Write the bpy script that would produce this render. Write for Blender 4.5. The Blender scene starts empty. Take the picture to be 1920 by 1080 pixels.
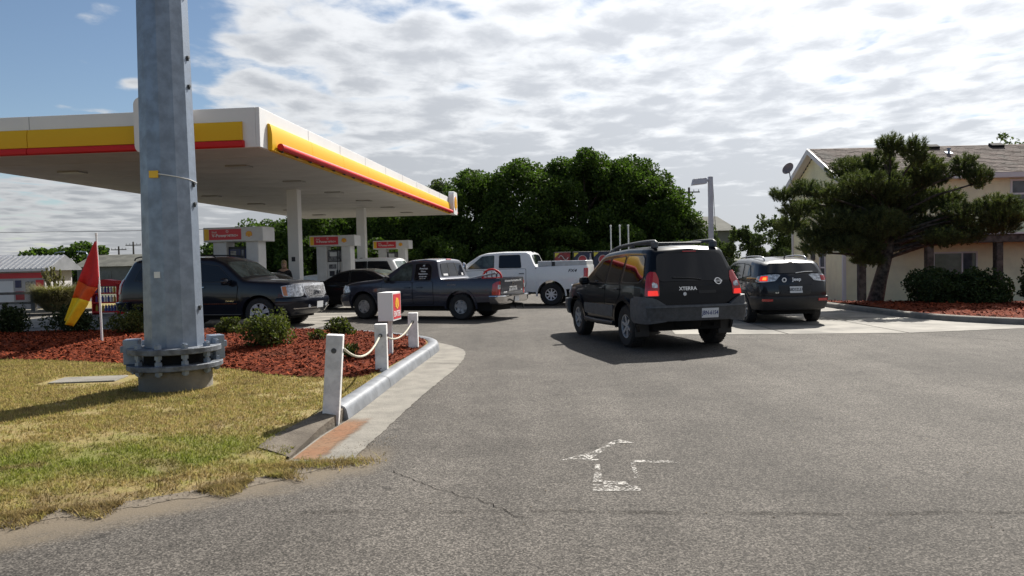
import bpy, bmesh, math, random
import numpy as np
from mathutils import Vector, Matrix
random.seed(7); rng = np.random.default_rng(11)
PI = math.pi
SC = bpy.context.scene
COL = SC.collection

# ---------------------------------------------------------------- camera
PITCH, ROLL = math.radians(1.95), math.radians(1.3)
cam_d = bpy.data.cameras.new('camera'); cam = bpy.data.objects.new('camera', cam_d); COL.objects.link(cam)
fw = Vector((0, math.cos(PITCH), -math.sin(PITCH))); ri = Vector((1, 0, 0)); up = ri.cross(fw)
r2 = ri*math.cos(ROLL) - up*math.sin(ROLL); u2 = up*math.cos(ROLL) + ri*math.sin(ROLL)
mw = Matrix((r2, u2, -fw)).transposed().to_4x4(); mw.translation = (0, 0, 1.6)
cam.matrix_world = mw
cam_d.sensor_width = 36; cam_d.lens = 27.0; cam_d.clip_start = 0.05; cam_d.clip_end = 6000
SC.camera = cam

# ---------------------------------------------------------------- sun + sky
SUN_AZ = math.radians(29)      # to the right of straight ahead
SUN_EL = math.radians(43)
sdir = Vector((math.sin(SUN_AZ)*math.cos(SUN_EL), math.cos(SUN_AZ)*math.cos(SUN_EL), math.sin(SUN_EL)))
sun_d = bpy.data.lights.new('sun', 'SUN'); sun_d.energy = 5.0; sun_d.angle = math.radians(0.55); sun_d.color = (1.0, 0.95, 0.87)
sun = bpy.data.objects.new('sun', sun_d); COL.objects.link(sun)
sun.rotation_euler = sdir.to_track_quat('Z', 'Y').to_euler()
sun.location = (30, 40, 60)

wd = bpy.data.worlds.new('World'); SC.world = wd; wd.use_nodes = True
wn = wd.node_tree; wn.nodes.clear()
def N(nt, t, **kw):
    n = nt.nodes.new(t)
    for k, v in kw.items(): setattr(n, k, v)
    return n
def math_n(nt, op, a, b=None, c=None, clamp=False):
    n = N(nt, 'ShaderNodeMath', operation=op); n.use_clamp = clamp
    for i, v in enumerate((a, b, c)):
        if v is None: continue
        if isinstance(v, (int, float)): n.inputs[i].default_value = v
        else: nt.links.new(v, n.inputs[i])
    return n.outputs[0]
def maprange(nt, v, a, b, c=0., d=1., smooth=True):
    n = N(nt, 'ShaderNodeMapRange'); n.interpolation_type = 'SMOOTHSTEP' if smooth else 'LINEAR'
    nt.links.new(v, n.inputs['Value'])
    for k, x in (('From Min', a), ('From Max', b), ('To Min', c), ('To Max', d)): n.inputs[k].default_value = x
    return n.outputs[0]
def mixc(nt, f, a, b, mode='MIX'):
    n = N(nt, 'ShaderNodeMix', data_type='RGBA', blend_type=mode)
    for k, v in ((0, f), (6, a), (7, b)):
        if isinstance(v, (int, float)): n.inputs[k].default_value = v
        elif isinstance(v, tuple): n.inputs[k].default_value = (*v, 1) if len(v) == 3 else v
        else: nt.links.new(v, n.inputs[k])
    return n.outputs[2]
def noise_n(nt, vec, scale, detail=4, rough=.55, dist=0.):
    n = N(nt, 'ShaderNodeTexNoise'); n.inputs['Scale'].default_value = scale; n.inputs['Detail'].default_value = detail
    n.inputs['Roughness'].default_value = rough; n.inputs['Distortion'].default_value = dist
    if vec is not None: nt.links.new(vec, n.inputs['Vector'])
    return n.outputs[0]
sky = N(wn, 'ShaderNodeTexSky'); sky.sky_type = 'NISHITA'; sky.sun_disc = False
sky.sun_elevation = SUN_EL; sky.sun_rotation = SUN_AZ; sky.air_density = 1.0; sky.dust_density = 0.35; sky.ozone_density = 2.0
tc = N(wn, 'ShaderNodeTexCoord'); sx = N(wn, 'ShaderNodeSeparateXYZ'); wn.links.new(tc.outputs['Generated'], sx.inputs[0])
zz = math_n(wn, 'ADD', math_n(wn, 'MAXIMUM', sx.outputs[2], 0.0), 0.07)
cu = math_n(wn, 'DIVIDE', sx.outputs[0], zz); cv = math_n(wn, 'DIVIDE', sx.outputs[1], zz)
cb = N(wn, 'ShaderNodeCombineXYZ')
wn.links.new(math_n(wn, 'ADD', math_n(wn, 'MULTIPLY', cu, .92), math_n(wn, 'MULTIPLY', cv, .3)), cb.inputs[0])
wn.links.new(math_n(wn, 'ADD', math_n(wn, 'MULTIPLY', cv, .80), math_n(wn, 'MULTIPLY', cu, -.36)), cb.inputs[1])
cb.inputs[2].default_value = 3.7
na = noise_n(wn, cb.outputs[0], 3.0, 9, .58, .2)
vn = N(wn, 'ShaderNodeTexVoronoi'); vn.feature = 'SMOOTH_F1'; vn.inputs['Scale'].default_value = 4.0; vn.inputs['Smoothness'].default_value = .55; vn.inputs['Randomness'].default_value = .9
wv = N(wn, 'ShaderNodeVectorMath', operation='ADD'); ncol = N(wn, 'ShaderNodeTexNoise'); ncol.inputs['Scale'].default_value = 3.0; ncol.inputs['Detail'].default_value = 6; wn.links.new(cb.outputs[0], ncol.inputs['Vector'])
wsc = N(wn, 'ShaderNodeVectorMath', operation='SCALE'); wsc.inputs['Scale'].default_value = .38; wn.links.new(ncol.outputs['Color'], wsc.inputs[0]); wn.links.new(cb.outputs[0], wv.inputs[0]); wn.links.new(wsc.outputs[0], wv.inputs[1]); wn.links.new(wv.outputs[0], vn.inputs['Vector'])
cell = math_n(wn, 'SUBTRACT', .45, vn.outputs['Distance'])       # cloudlets
nb = noise_n(wn, cb.outputs[0], .33, 3, .5, .2)         # where the deck is thick
nc = noise_n(wn, cb.outputs[0], 4.6, 8, .62, .3)         # shading
# the deck thins out towards the left (clear sky there)
cov = math_n(wn, 'ADD', math_n(wn, 'ADD', math_n(wn, 'MULTIPLY', na, .55), math_n(wn, 'MULTIPLY', nb, .42)), math_n(wn, 'ADD', math_n(wn, 'MULTIPLY', cell, .42), .035))
edge = maprange(wn, math_n(wn, 'ADD', math_n(wn, 'MULTIPLY', sx.outputs[0], .9), math_n(wn, 'MULTIPLY', sx.outputs[1], .35)), -.34, .20, -.30, .20)
low = maprange(wn, sx.outputs[2], .015, .17, .40, 0.)
cov = math_n(wn, 'ADD', math_n(wn, 'ADD', cov, edge), low)
dens = maprange(wn, cov, .46, .62)
thick = maprange(wn, math_n(wn, 'ADD', math_n(wn, 'MULTIPLY', cov, .8), math_n(wn, 'MULTIPLY', nc, .55)), .70, .98)
dt = N(wn, 'ShaderNodeVectorMath', operation='DOT_PRODUCT'); wn.links.new(tc.outputs['Generated'], dt.inputs[0]); dt.inputs[1].default_value = sdir
glow = math_n(wn, 'POWER', math_n(wn, 'MAXIMUM', dt.outputs[1], 0.), 2.4)
cloudc = mixc(wn, thick, (7.6, 7.75, 7.95), (4.8, 5.0, 5.35))
gl = N(wn, 'ShaderNodeVectorMath', operation='SCALE'); wn.links.new(cloudc, gl.inputs[0])
wn.links.new(math_n(wn, 'ADD', math_n(wn, 'MULTIPLY', glow, 1.35), .72), gl.inputs['Scale'])
final = mixc(wn, math_n(wn, 'MULTIPLY', dens, .95), sky.outputs[0], gl.outputs[0])
bg = N(wn, 'ShaderNodeBackground'); bg.inputs[1].default_value = 0.052; wn.links.new(final, bg.inputs[0])
wo = N(wn, 'ShaderNodeOutputWorld'); wn.links.new(bg.outputs[0], wo.inputs[0])

SC.view_settings.view_transform = 'Standard'; SC.view_settings.look = 'None'
SC.view_settings.exposure = 0.82; SC.view_settings.gamma = 1.0; SC.view_settings.use_curve_mapping = False
SC.cycles.max_bounces = 6; SC.cycles.transparent_max_bounces = 12

# ---------------------------------------------------------------- materials
def mat(name, col, rough=.6, metal=0., ns=None, na=.15, bump=0., bs=None, coat=0., spec=.5, emit=None, es=1., col2=None, trans=0., coords='Object', nrough=0.):
    m = bpy.data.materials.new(name); m.use_nodes = True; nt = m.node_tree; b = nt.nodes['Principled BSDF']
    b.inputs['Base Color'].default_value = (*col, 1); b.inputs['Roughness'].default_value = rough; b.inputs['Metallic'].default_value = metal
    b.inputs['Specular IOR Level'].default_value = spec; b.inputs['Coat Weight'].default_value = coat; b.inputs['Coat Roughness'].default_value = .04
    if ns:
        t = N(nt, 'ShaderNodeTexCoord'); n = noise_n(nt, t.outputs[coords], ns, 6, .6)
        c2 = col2 if col2 else tuple(max(0, c*(1-na*2)) for c in col); c1 = col if col2 else tuple(c*(1+na) for c in col)
        f = maprange(nt, n, .32, .68)
        nt.links.new(mixc(nt, f, c1, c2), b.inputs['Base Color'])
        if nrough: nt.links.new(maprange(nt, n, .3, .7, rough-nrough, rough+nrough), b.inputs['Roughness'])
        if bump:
            n2 = noise_n(nt, t.outputs[coords], bs or ns*6, 5, .6)
            bp = N(nt, 'ShaderNodeBump'); bp.inputs['Strength'].default_value = bump; bp.inputs['Distance'].default_value = .02
            nt.links.new(n2, bp.inputs['Height']); nt.links.new(bp.outputs[0], b.inputs['Normal'])
    if emit: b.inputs['Emission Color'].default_value = (*emit, 1); b.inputs['Emission Strength'].default_value = es
    return m
def leafmat(name, c1, c2, ns=1.2, transl=.35):
    m = bpy.data.materials.new(name); m.use_nodes = True; nt = m.node_tree; b = nt.nodes['Principled BSDF']
    t = N(nt, 'ShaderNodeTexCoord'); g = N(nt, 'ShaderNodeNewGeometry')
    f = math_n(nt, 'ADD', math_n(nt, 'MULTIPLY', noise_n(nt, t.outputs['Object'], ns, 4), .7), math_n(nt, 'MULTIPLY', g.outputs['Random Per Island'], .35))
    c = mixc(nt, maprange(nt, f, .3, .75), c1, c2)
    nt.links.new(c, b.inputs['Base Color']); b.inputs['Roughness'].default_value = .65; b.inputs['Specular IOR Level'].default_value = .14
    tr = N(nt, 'ShaderNodeBsdfTranslucent'); nt.links.new(mixc(nt, 1., c, (1.1, 1.25, .55), 'MULTIPLY'), tr.inputs[0])
    ms = N(nt, 'ShaderNodeMixShader'); ms.inputs[0].default_value = transl
    nt.links.new(b.outputs[0], ms.inputs[1]); nt.links.new(tr.outputs[0], ms.inputs[2])
    nt.links.new(ms.outputs[0], nt.nodes['Material Output'].inputs[0])
    return m
def asphalt_mat(name, dark, mid, light, stain=.25, tone=(1, 1, 1)):
    m = bpy.data.materials.new(name); m.use_nodes = True; nt = m.node_tree; b = nt.nodes['Principled BSDF']
    t = N(nt, 'ShaderNodeTexCoord'); O = t.outputs['Object']
    v = N(nt, 'ShaderNodeTexVoronoi'); v.inputs['Scale'].default_value = 105; nt.links.new(O, v.inputs['Vector'])
    sp = N(nt, 'ShaderNodeSeparateColor'); nt.links.new(v.outputs['Color'], sp.inputs[0])
    f = math_n(nt, 'ADD', math_n(nt, 'MULTIPLY', sp.outputs[0], .55), math_n(nt, 'MULTIPLY', noise_n(nt, O, 60, 5, .7), .5))
    r = N(nt, 'ShaderNodeValToRGB'); e = r.color_ramp.elements
    e[0].position = .22; e[0].color = (*[dark*k for k in tone], 1); e[1].position = .9; e[1].color = (*[light*k for k in tone], 1)
    q = e.new(.55); q.color = (*[mid*k for k in tone], 1)
    nt.links.new(f, r.inputs[0])
    big = maprange(nt, noise_n(nt, O, .35, 5, .62, .4), .34, .66, 1-stain, 1+stain*.6)
    mid2 = maprange(nt, noise_n(nt, O, 2.2, 4, .6), .3, .7, .9, 1.08)
    mp = N(nt, 'ShaderNodeMapping'); mp.inputs['Scale'].default_value = (1.0, .07, 1.0); mp.inputs['Rotation'].default_value = (0, 0, .12); nt.links.new(O, mp.inputs[0])
    tracks = maprange(nt, noise_n(nt, mp.outputs[0], 1.1, 4, .6, .3), .36, .62, .88, 1.06)
    vo = N(nt, 'ShaderNodeTexVoronoi'); vo.inputs['Scale'].default_value = 1.7; nt.links.new(O, vo.inputs['Vector'])
    drip = maprange(nt, math_n(nt, 'ADD', vo.outputs['Distance'], math_n(nt, 'MULTIPLY', noise_n(nt, O, 9, 3), .16)), .10, .20, .62, 1.)
    sc = N(nt, 'ShaderNodeVectorMath', operation='SCALE'); nt.links.new(r.outputs[0], sc.inputs[0]); nt.links.new(math_n(nt, 'MULTIPLY', math_n(nt, 'MULTIPLY', big, mid2), math_n(nt, 'MULTIPLY', tracks, drip)), sc.inputs['Scale'])
    sp2 = N(nt, 'ShaderNodeSeparateXYZ'); nt.links.new(O, sp2.inputs[0])
    d1 = math_n(nt, 'MULTIPLY', math_n(nt, 'SUBTRACT', math_n(nt, 'SUBTRACT', sp2.outputs[1], 4.62), math_n(nt, 'MULTIPLY', math_n(nt, 'ADD', sp2.outputs[0], 3.1), .80)), .78)
    d2 = math_n(nt, 'MULTIPLY', math_n(nt, 'SUBTRACT', math_n(nt, 'SUBTRACT', sp2.outputs[1], 4.60), math_n(nt, 'MULTIPLY', math_n(nt, 'ADD', sp2.outputs[0], 3.1), .47)), .9)
    dd = math_n(nt, 'ADD', math_n(nt, 'MINIMUM', d1, math_n(nt, 'ADD', d2, 0.)), math_n(nt, 'ADD', math_n(nt, 'MULTIPLY', math_n(nt, 'SUBTRACT', noise_n(nt, O, 3.2, 5, .65), .5), .55), math_n(nt, 'MULTIPLY', math_n(nt, 'SUBTRACT', noise_n(nt, O, 55, 4, .7), .5), .5)))
    sf = math_n(nt, 'MULTIPLY', maprange(nt, dd, -.42, .02), math_n(nt, 'MULTIPLY', maprange(nt, sp2.outputs[0], -.95, -1.25), maprange(nt, sp2.outputs[1], 6.9, 6.3)))
    colr = mixc(nt, sf, sc.outputs[0], mixc(nt, noise_n(nt, O, 70, 3, .7), (.10, .08, .058), (.20, .165, .12)))
    nt.links.new(colr, b.inputs['Base Color']); b.inputs['Roughness'].default_value = .85; b.inputs['Specular IOR Level'].default_value = .18
    bp = N(nt, 'ShaderNodeBump'); bp.inputs['Strength'].default_value = .7; bp.inputs['Distance'].default_value = .008
    nt.links.new(f, bp.inputs['Height']); nt.links.new(bp.outputs[0], b.inputs['Normal'])
    return m
M = {}
M['asphalt'] = asphalt_mat('asphalt', .024, .074, .195, .18, (1.11, 1.0, .88))
M['concrete'] = mat('concrete', (0.222, 0.207, 0.18), .85, ns=.9, na=.22, bump=.3, bs=40)
M['concrete_old'] = mat('concrete_old', (0.2046, 0.1891, 0.1612), .9, ns=3.5, na=.11, bump=.5, bs=60)
M['concrete_dirty'] = mat('concrete_dirty', (.15, .125, .095), .95, ns=4, col2=(.07, .055, .04), bump=.6, bs=40)
M['rust_stain'] = mat('rust_stain', (.28, .11, .042), .9, ns=1.6, col2=(.24, .14, .075), bump=.3, bs=60)
M['silver_paint'] = mat('silver_paint', (0.2046, 0.217, 0.2387), .42, ns=5, na=.12, bump=.25, bs=9, spec=.5)
M['sand'] = mat('sand', (.165, .135, .098), .95, ns=14, col2=(.105, .085, .062), bump=.5, bs=60)
M['far_ground'] = mat('far_ground', (0.07, 0.077, 0.035), .95, ns=.08, na=.3)
M['crack'] = mat('crack', (.008, .0075, .007), 1., spec=.02)
M['white'] = mat('white', (.74, .74, .74), .5, ns=.7, na=.02)
M['white_wood'] = mat('white_wood', (.72, .71, .70), .6, ns=6, na=.13, bump=.25, bs=20)
M['yellow'] = mat('yellow', (.72, .42, .008), .5, spec=.3)
M['red'] = mat('red', (.55, .020, .022), .55, spec=.25)
M['sign_red'] = mat('sign_red', (.60, .03, .045), .4)
M['sign_yellow'] = mat('sign_yellow', (.85, .50, .02), .4)
M['soffit'] = mat('soffit', (0.496, 0.48, 0.456), .6, ns=.8, na=.06)
M['black_plastic'] = mat('black_plastic', (.018, .018, .02), .5, ns=9, na=.1)
M['grey_plastic'] = mat('grey_plastic', (.075, .08, .088), .55, ns=14, na=.12, bump=.08, bs=200)
M['under'] = mat('under', (.006, .006, .006), .9)
M['rubber'] = mat('rubber', (.016, .016, .017), .75, ns=30, na=.2)
M['chrome'] = mat('chrome', (.75, .75, .76), .12, 1.0)
M['alloy'] = mat('alloy', (.42, .43, .45), .35, .4, ns=8, na=.08)
M['bright_rim'] = mat('bright_rim', (.62, .63, .66), .22, .35)
M['steel_rim'] = mat('steel_rim', (.30, .30, .31), .4, .3, ns=8, na=.1)
M['galv'] = mat('galv', (.235, .28, .35), .42, .45, ns=7, na=.09, bump=.1, bs=60, nrough=.08)
M['galv_dark'] = mat('galv_dark', (.13, .145, .17), .6, .15, ns=9, na=.25, bump=.3, bs=40)
M['dark_metal'] = mat('dark_metal', (.10, .105, .11), .5, .5, ns=6, na=.2)
M['glass'] = mat('glass', (.006, .007, .011), .03, spec=.42)
M['glass_light'] = mat('glass_light', (.085, .11, .105), .04, spec=.5, ns=2.5, na=.35)
M['glass_win'] = mat('glass_win', (.09, .105, .12), .05, spec=.8, ns=1.2, na=.25)
M['lamp_red'] = mat('lamp_red', (.45, .012, .018), .12, coat=.8)
M['lamp_red_lit'] = mat('lamp_red_lit', (.5, .01, .01), .15, coat=.8, emit=(1, .03, .015), es=.45)
M['lamp_amber_lit'] = mat('lamp_amber_lit', (.8, .2, .02), .2, emit=(1, .22, .03), es=1.0)
M['lamp_clear'] = mat('lamp_clear', (.66, .68, .71), .12, .15, ns=16, na=.3, coat=.8)
M['lamp_amber'] = mat('lamp_amber', (.6, .2, .04), .15, coat=.8)
M['plate_white'] = mat('plate_white', (.68, .69, .70), .45)
M['plate_blue'] = mat('plate_blue', (.03, .05, .18), .5)
M['ink'] = mat('ink', (.02, .02, .03), .5)
M['lettering_white'] = mat('lettering_white', (.75, .75, .75), .5)
def paint(name, col, metal=.25, rough=.28): return mat(name, col, rough, metal, coat=.7, spec=.12, ns=60, na=.05)
M['paint_black'] = paint('paint_black', (.004, .0045, .007), .1)
M['paint_black'].node_tree.nodes['Principled BSDF'].inputs['Coat Weight'].default_value = .4
M['paint_navy'] = paint('paint_navy', (.010, .012, .020), .1)
M['paint_charcoal'] = paint('paint_charcoal', (.046, .050, .070), .35)
M['paint_graphite'] = paint('paint_graphite', (.020, .021, .026), .3)
M['paint_sedan'] = paint('paint_sedan', (.014, .014, .016), .2)
M['paint_white'] = paint('paint_white', (.80, .81, .82), .0, .35)
M['paint_silver'] = paint('paint_silver', (.16, .17, .17), .6, .3)
M['siding'] = mat('siding', (.80, .775, .53), .6, ns=1.1, na=.06)
M['siding_trim'] = mat('siding_trim', (.66, .66, .66), .55)
M['shingle'] = mat('shingle', (0.093, 0.066, 0.0528), .9, ns=2.2, na=.3, bump=.3, bs=40)
M['shingle2'] = mat('shingle2', (0.072, 0.057, 0.048), .9, ns=2.2, na=.3, bump=.3, bs=40)
M['timber'] = mat('timber', (.10, .085, .07), .85, ns=5, na=.3, bump=.3, bs=30)
M['bark'] = mat('bark', (.075, .06, .048), .95, ns=7, na=.4, bump=.8, bs=18)
M['leaf_oak'] = leafmat('leaf_oak', (.026, .048, .012), (.075, .118, .026), .9, .42)
M['leaf_pale'] = leafmat('leaf_pale', (.04, .058, .024), (.085, .11, .045), 1.5)
M['leaf_pine'] = leafmat('leaf_pine', (.045, .06, .035), (.12, .135, .05), 1.6, .3)
M['leaf_hedge'] = leafmat('leaf_hedge', (.025, .042, .018), (.05, .075, .025), 3, .25)
M['leaf_shrub'] = leafmat('leaf_shrub', (.035, .048, .014), (.10, .11, .035), 5, .35)
M['leaf_shrub_dark'] = leafmat('leaf_shrub_dark', (.015, .025, .010), (.04, .055, .02), 5, .2)
M['pampas'] = leafmat('pampas', (.12, .12, .06), (.26, .22, .13), 4, .3)
M['red_fabric'] = mat('red_fabric', (.50, .02, .025), .75, ns=12, na=.06)
M['orange_fabric'] = mat('orange_fabric', (.62, .10, .02), .75, ns=12, na=.06)
M['yellow_fabric'] = mat('yellow_fabric', (.75, .58, .02), .75, ns=12, na=.06)

# ---------------------------------------------------------------- helpers
def tag(o, label=None, cat=None, group=None, kind=None):
    if label: o['label'] = label
    if cat: o['category'] = cat
    if group: o['group'] = group
    if kind: o['kind'] = kind
    return o
def empty(name, loc=(0, 0, 0), rz=0., label=None, cat=None, group=None):
    o = bpy.data.objects.new(name, None); COL.objects.link(o); o.location = loc; o.rotation_euler = (0, 0, rz); o.empty_display_size = .3
    return tag(o, label, cat, group)
def link(name, me, m, parent=None):
    o = bpy.data.objects.new(name, me); COL.objects.link(o)
    if m is not None and not me.materials: me.materials.append(M[m] if isinstance(m, str) else m)
    if parent: o.parent = parent
    return o
def smooth_me(me, ang=35):
    me.shade_smooth(); me.set_sharp_from_angle(angle=math.radians(ang))
class MB:
    def __init__(s): s.v = []; s.f = []
    def add(s, vs, fs):
        o = len(s.v); s.v += [tuple(v) for v in vs]; s.f += [tuple(i+o for i in f) for f in fs]; return s
    def box(s, x0, x1, y0, y1, z0, z1):
        return s.add([(x0,y0,z0),(x1,y0,z0),(x1,y1,z0),(x0,y1,z0),(x0,y0,z1),(x1,y0,z1),(x1,y1,z1),(x0,y1,z1)],
                     [(3,2,1,0),(4,5,6,7),(0,1,5,4),(1,2,6,5),(2,3,7,6),(3,0,4,7)])
    def cbox(s, c, d, mtx=None):
        t = MB().box(-d[0]/2, d[0]/2, -d[1]/2, d[1]/2, -d[2]/2, d[2]/2)
        q = Matrix.Translation(c) @ (mtx.to_4x4() if mtx is not None else Matrix())
        return s.add([q @ Vector(v) for v in t.v], t.f)
    def tube(s, pts, r, n=8, caps=True):
        pts = [Vector(p) for p in pts]; rs = r if isinstance(r, (list, tuple)) else [r]*len(pts)
        ref = None; vs = []
        for i, p in enumerate(pts):
            d = (pts[min(i+1, len(pts)-1)] - pts[max(i-1, 0)]).normalized()
            if ref is None: ref = d.orthogonal().normalized()
            ref = (ref - d*ref.dot(d)); ref = ref.normalized() if ref.length > 1e-5 else d.orthogonal().normalized()
            b = d.cross(ref)
            vs += [p + (ref*math.cos(2*PI*k/n) + b*math.sin(2*PI*k/n))*rs[i] for k in range(n)]
        fs = [(i*n+k, i*n+(k+1) % n, (i+1)*n+(k+1) % n, (i+1)*n+k) for i in range(len(pts)-1) for k in range(n)]
        if caps: fs += [tuple(range(n))[::-1], tuple(range((len(pts)-1)*n, len(pts)*n))]
        return s.add(vs, fs)
    def lathe(s, prof, n=24, mtx=None, ring=False):   # prof: (radius, height along local z)
        mtx = mtx or Matrix(); vs = []
        if ring: prof = list(prof)+[prof[0]]
        for r, h in prof: vs += [mtx @ Vector((r*math.cos(2*PI*k/n), r*math.sin(2*PI*k/n), h)) for k in range(n)]
        fs = [(i*n+k, i*n+(k+1) % n, (i+1)*n+(k+1) % n, (i+1)*n+k) for i in range(len(prof)-1) for k in range(n)]
        if ring: return s.add(vs, fs)
        if prof[0][0] > 0: fs.append(tuple(range(n))[::-1])
        if prof[-1][0] > 0: fs.append(tuple(range((len(prof)-1)*n, len(prof)*n)))
        return s.add(vs, fs)
    def prism(s, poly, d, mtx=None):      # poly in local xy extruded from z=0 to z=d
        mtx = mtx or Matrix(); n = len(poly)
        vs = [mtx @ Vector((x, y, 0)) for x, y in poly] + [mtx @ Vector((x, y, d)) for x, y in poly]
        return s.add(vs, [tuple(range(n))[::-1], tuple(range(n, 2*n))] + [(k, (k+1) % n, n+(k+1) % n, n+k) for k in range(n)])
    def build(s, name, m, parent=None, smooth=None, bevel=0., seg=2):
        me = bpy.data.meshes.new(name); me.from_pydata(s.v, [], s.f)
        bm = bmesh.new(); bm.from_mesh(me); bmesh.ops.recalc_face_normals(bm, faces=bm.faces); bm.to_mesh(me); bm.free()
        if smooth: smooth_me(me, smooth)
        o = link(name, me, m, parent)
        if bevel:
            b = o.modifiers.new('bevel', 'BEVEL'); b.width = bevel; b.segments = seg; b.limit_method = 'ANGLE'
        return o
def frame(origin, xd, yd):
    x = Vector(xd).normalized(); y = Vector(yd); y = (y - x*y.dot(x)).normalized(); z = x.cross(y)
    m = Matrix((x, y, z)).transposed().to_4x4(); m.translation = origin
    return m
def text(s, size, m, parent, origin, xd, yd, name='lettering', ext=.002, align='CENTER', sx=1., shear=0., bold=0.):
    cu = bpy.data.curves.new('txt', 'FONT'); cu.body = s; cu.size = size; cu.extrude = ext; cu.align_x = align; cu.align_y = 'CENTER'; cu.shear = shear; cu.offset = bold
    cu.resolution_u = 3
    to = bpy.data.objects.new('txt', cu); me = bpy.data.meshes.new_from_object(to)
    bpy.data.objects.remove(to); bpy.data.curves.remove(cu)
    me.transform(frame(origin, xd, yd) @ Matrix.Diagonal((sx, 1, 1, 1))); me.name = name
    me.materials.clear()
    return link(name, me, m, parent)
def fast_mesh(name, V, F):
    V = np.asarray(V, np.float32); F = np.asarray(F, np.int32); k = F.shape[1]
    me = bpy.data.meshes.new(name); me.vertices.add(len(V)); me.vertices.foreach_set('co', V.ravel())
    me.loops.add(F.size); me.loops.foreach_set('vertex_index', F.ravel())
    me.polygons.add(len(F)); me.polygons.foreach_set('loop_start', np.arange(0, F.size, k, dtype=np.int32))
    me.update(calc_edges=True); return me
def unit(n):
    v = rng.normal(size=(n, 3)); return v/np.linalg.norm(v, axis=1)[:, None]
def leaves(P, size, jitter=.35, elong=1.5, up=0.):
    """one small pointed quad per point, random orientation"""
    n = len(P); a = unit(n); a[:, 2] += up; a /= np.linalg.norm(a, axis=1)[:, None]
    b = np.cross(a, unit(n)); b /= np.linalg.norm(b, axis=1)[:, None] + 1e-9
    s = (size*(1 + jitter*rng.uniform(-1, 1, n)))[:, None]
    V = np.stack([P - a*s*elong*.5, P + b*s*.45, P + a*s*elong*.5, P - b*s*.45], 1).reshape(-1, 3)
    return V, np.arange(4*n).reshape(-1, 4)
def clump_points(centres, radii, per, flat=1., shell=.55):
    out = []
    for c, r in zip(centres, radii):
        k = max(8, int(per*(r**2)))
        u = unit(k); rad = r*(shell + (1-shell)*rng.random(k)**.6)
        u[:, 2] *= flat
        out.append(np.asarray(c) + u*rad[:, None])
    return np.concatenate(out)
def in_poly(x, y, poly):
    c = False; j = len(poly)-1
    for i in range(len(poly)):
        xi, yi = poly[i]; xj, yj = poly[j]
        if (yi > y) != (yj > y) and x < (xj-xi)*(y-yi)/(yj-yi)+xi: c = not c
        j = i
    return c
def seg_dist(P, line):
    P = np.asarray(P); d = np.full(len(P), 1e9)
    for (a, b) in zip(line[:-1], line[1:]):
        a = np.array(a); b = np.array(b); ab = b-a
        t = np.clip(((P-a)@ab)/(ab@ab), 0, 1); d = np.minimum(d, np.linalg.norm(P-(a+t[:, None]*ab), axis=1))
    return d
def sheet(name, poly, m, zf=0., step=None, parent=None, kind='structure'):
    """ground patch cut into a grid and lifted onto zf(x, y)"""
    bm = bmesh.new(); bm.faces.new([bm.verts.new((x, y, 0)) for x, y in poly])
    if step:
        xs = [p[0] for p in poly]; ys = [p[1] for p in poly]
        for ax, lo, hi in ((0, min(xs), max(xs)), (1, min(ys), max(ys))):
            q = lo+step
            while q < hi:
                co = (q, 0, 0) if ax == 0 else (0, q, 0); no = (1, 0, 0) if ax == 0 else (0, 1, 0)
                bmesh.ops.bisect_plane(bm, geom=bm.verts[:]+bm.edges[:]+bm.faces[:], plane_co=co, plane_no=no, dist=1e-5); q += step
    for v in bm.verts: v.co.z = zf(v.co.x, v.co.y) if callable(zf) else zf
    bmesh.ops.recalc_face_normals(bm, faces=bm.faces)
    if sum(f.normal.z for f in bm.faces) < 0: bmesh.ops.reverse_faces(bm, faces=bm.faces)
    me = bpy.data.meshes.new(name); bm.to_mesh(me); bm.free()
    if step: me.shade_smooth()
    o = link(name, me, m, parent)
    if kind and not parent: o['kind'] = kind
    return o
# ================================================================ SETTING: ground, lot, kerbs
def sstep(a, b, x):
    t = min(1, max(0, (x-a)/(b-a))); return t*t*(3-2*t)
def dip(x, y): return .68*sstep(9.8, 12, x)*sstep(21.5, 29.5, y)
def grid_obj(name, xs, ys, zf, m):
    V = [(x, y, zf(x, y)) for y in ys for x in xs]; nx = len(xs)
    F = [(j*nx+i, j*nx+i+1, (j+1)*nx+i+1, (j+1)*nx+i) for j in range(len(ys)-1) for i in range(nx-1)]
    me = fast_mesh(name, V, F); me.shade_smooth(); return link(name, me, m)
xs = [-3000, -900, -300, -100, -50] + list(range(-40, 61, 2)) + [90, 200, 600, 3000]
ys = [-600, -100, -30] + list(range(-12, 61, 2)) + [80, 130, 300, 900, 3000, 5000]
tag(grid_obj('ground', xs, ys, lambda x, y: -.03 - dip(x, y) - (.05 if y > 60 else 0), 'far_ground'), kind='structure')
sheet('asphalt_lot', [(-45, -12), (45, -12), (45, 16.4), (9.9, 16.4), (9.9, 50), (-45, 50)], 'asphalt', 0.)
sheet('forecourt_slab', [(-17.5, 19.4), (-9, 19.3), (-5.1, 19.7), (-4.6, 24.5), (-1.8, 48), (-15.5, 49)], 'concrete', .006)
sheet('parking_apron', [(3.4, 16.05), (5.5, 15.62), (7.8, 15.28), (10.6, 15.72), (11.3, 15.9), (10.0, 17.9), (9.8, 24), (9.7, 40), (4.2, 40), (3.9, 20)], 'concrete', .006)
def strip(pts, w, z=.0):
    mb = MB(); P = [Vector((x, y, 0)) for x, y in pts]
    for a, b in zip(P[:-1], P[1:]):
        d = (b-a).normalized(); n = Vector((-d.y, d.x, 0))*w/2
        mb.add([a-n+Vector((0, 0, z)), b-n+Vector((0, 0, z)), b+n+Vector((0, 0, z)), a+n+Vector((0, 0, z))], [(0, 1, 2, 3)])
    return mb
mb = MB()
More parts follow.
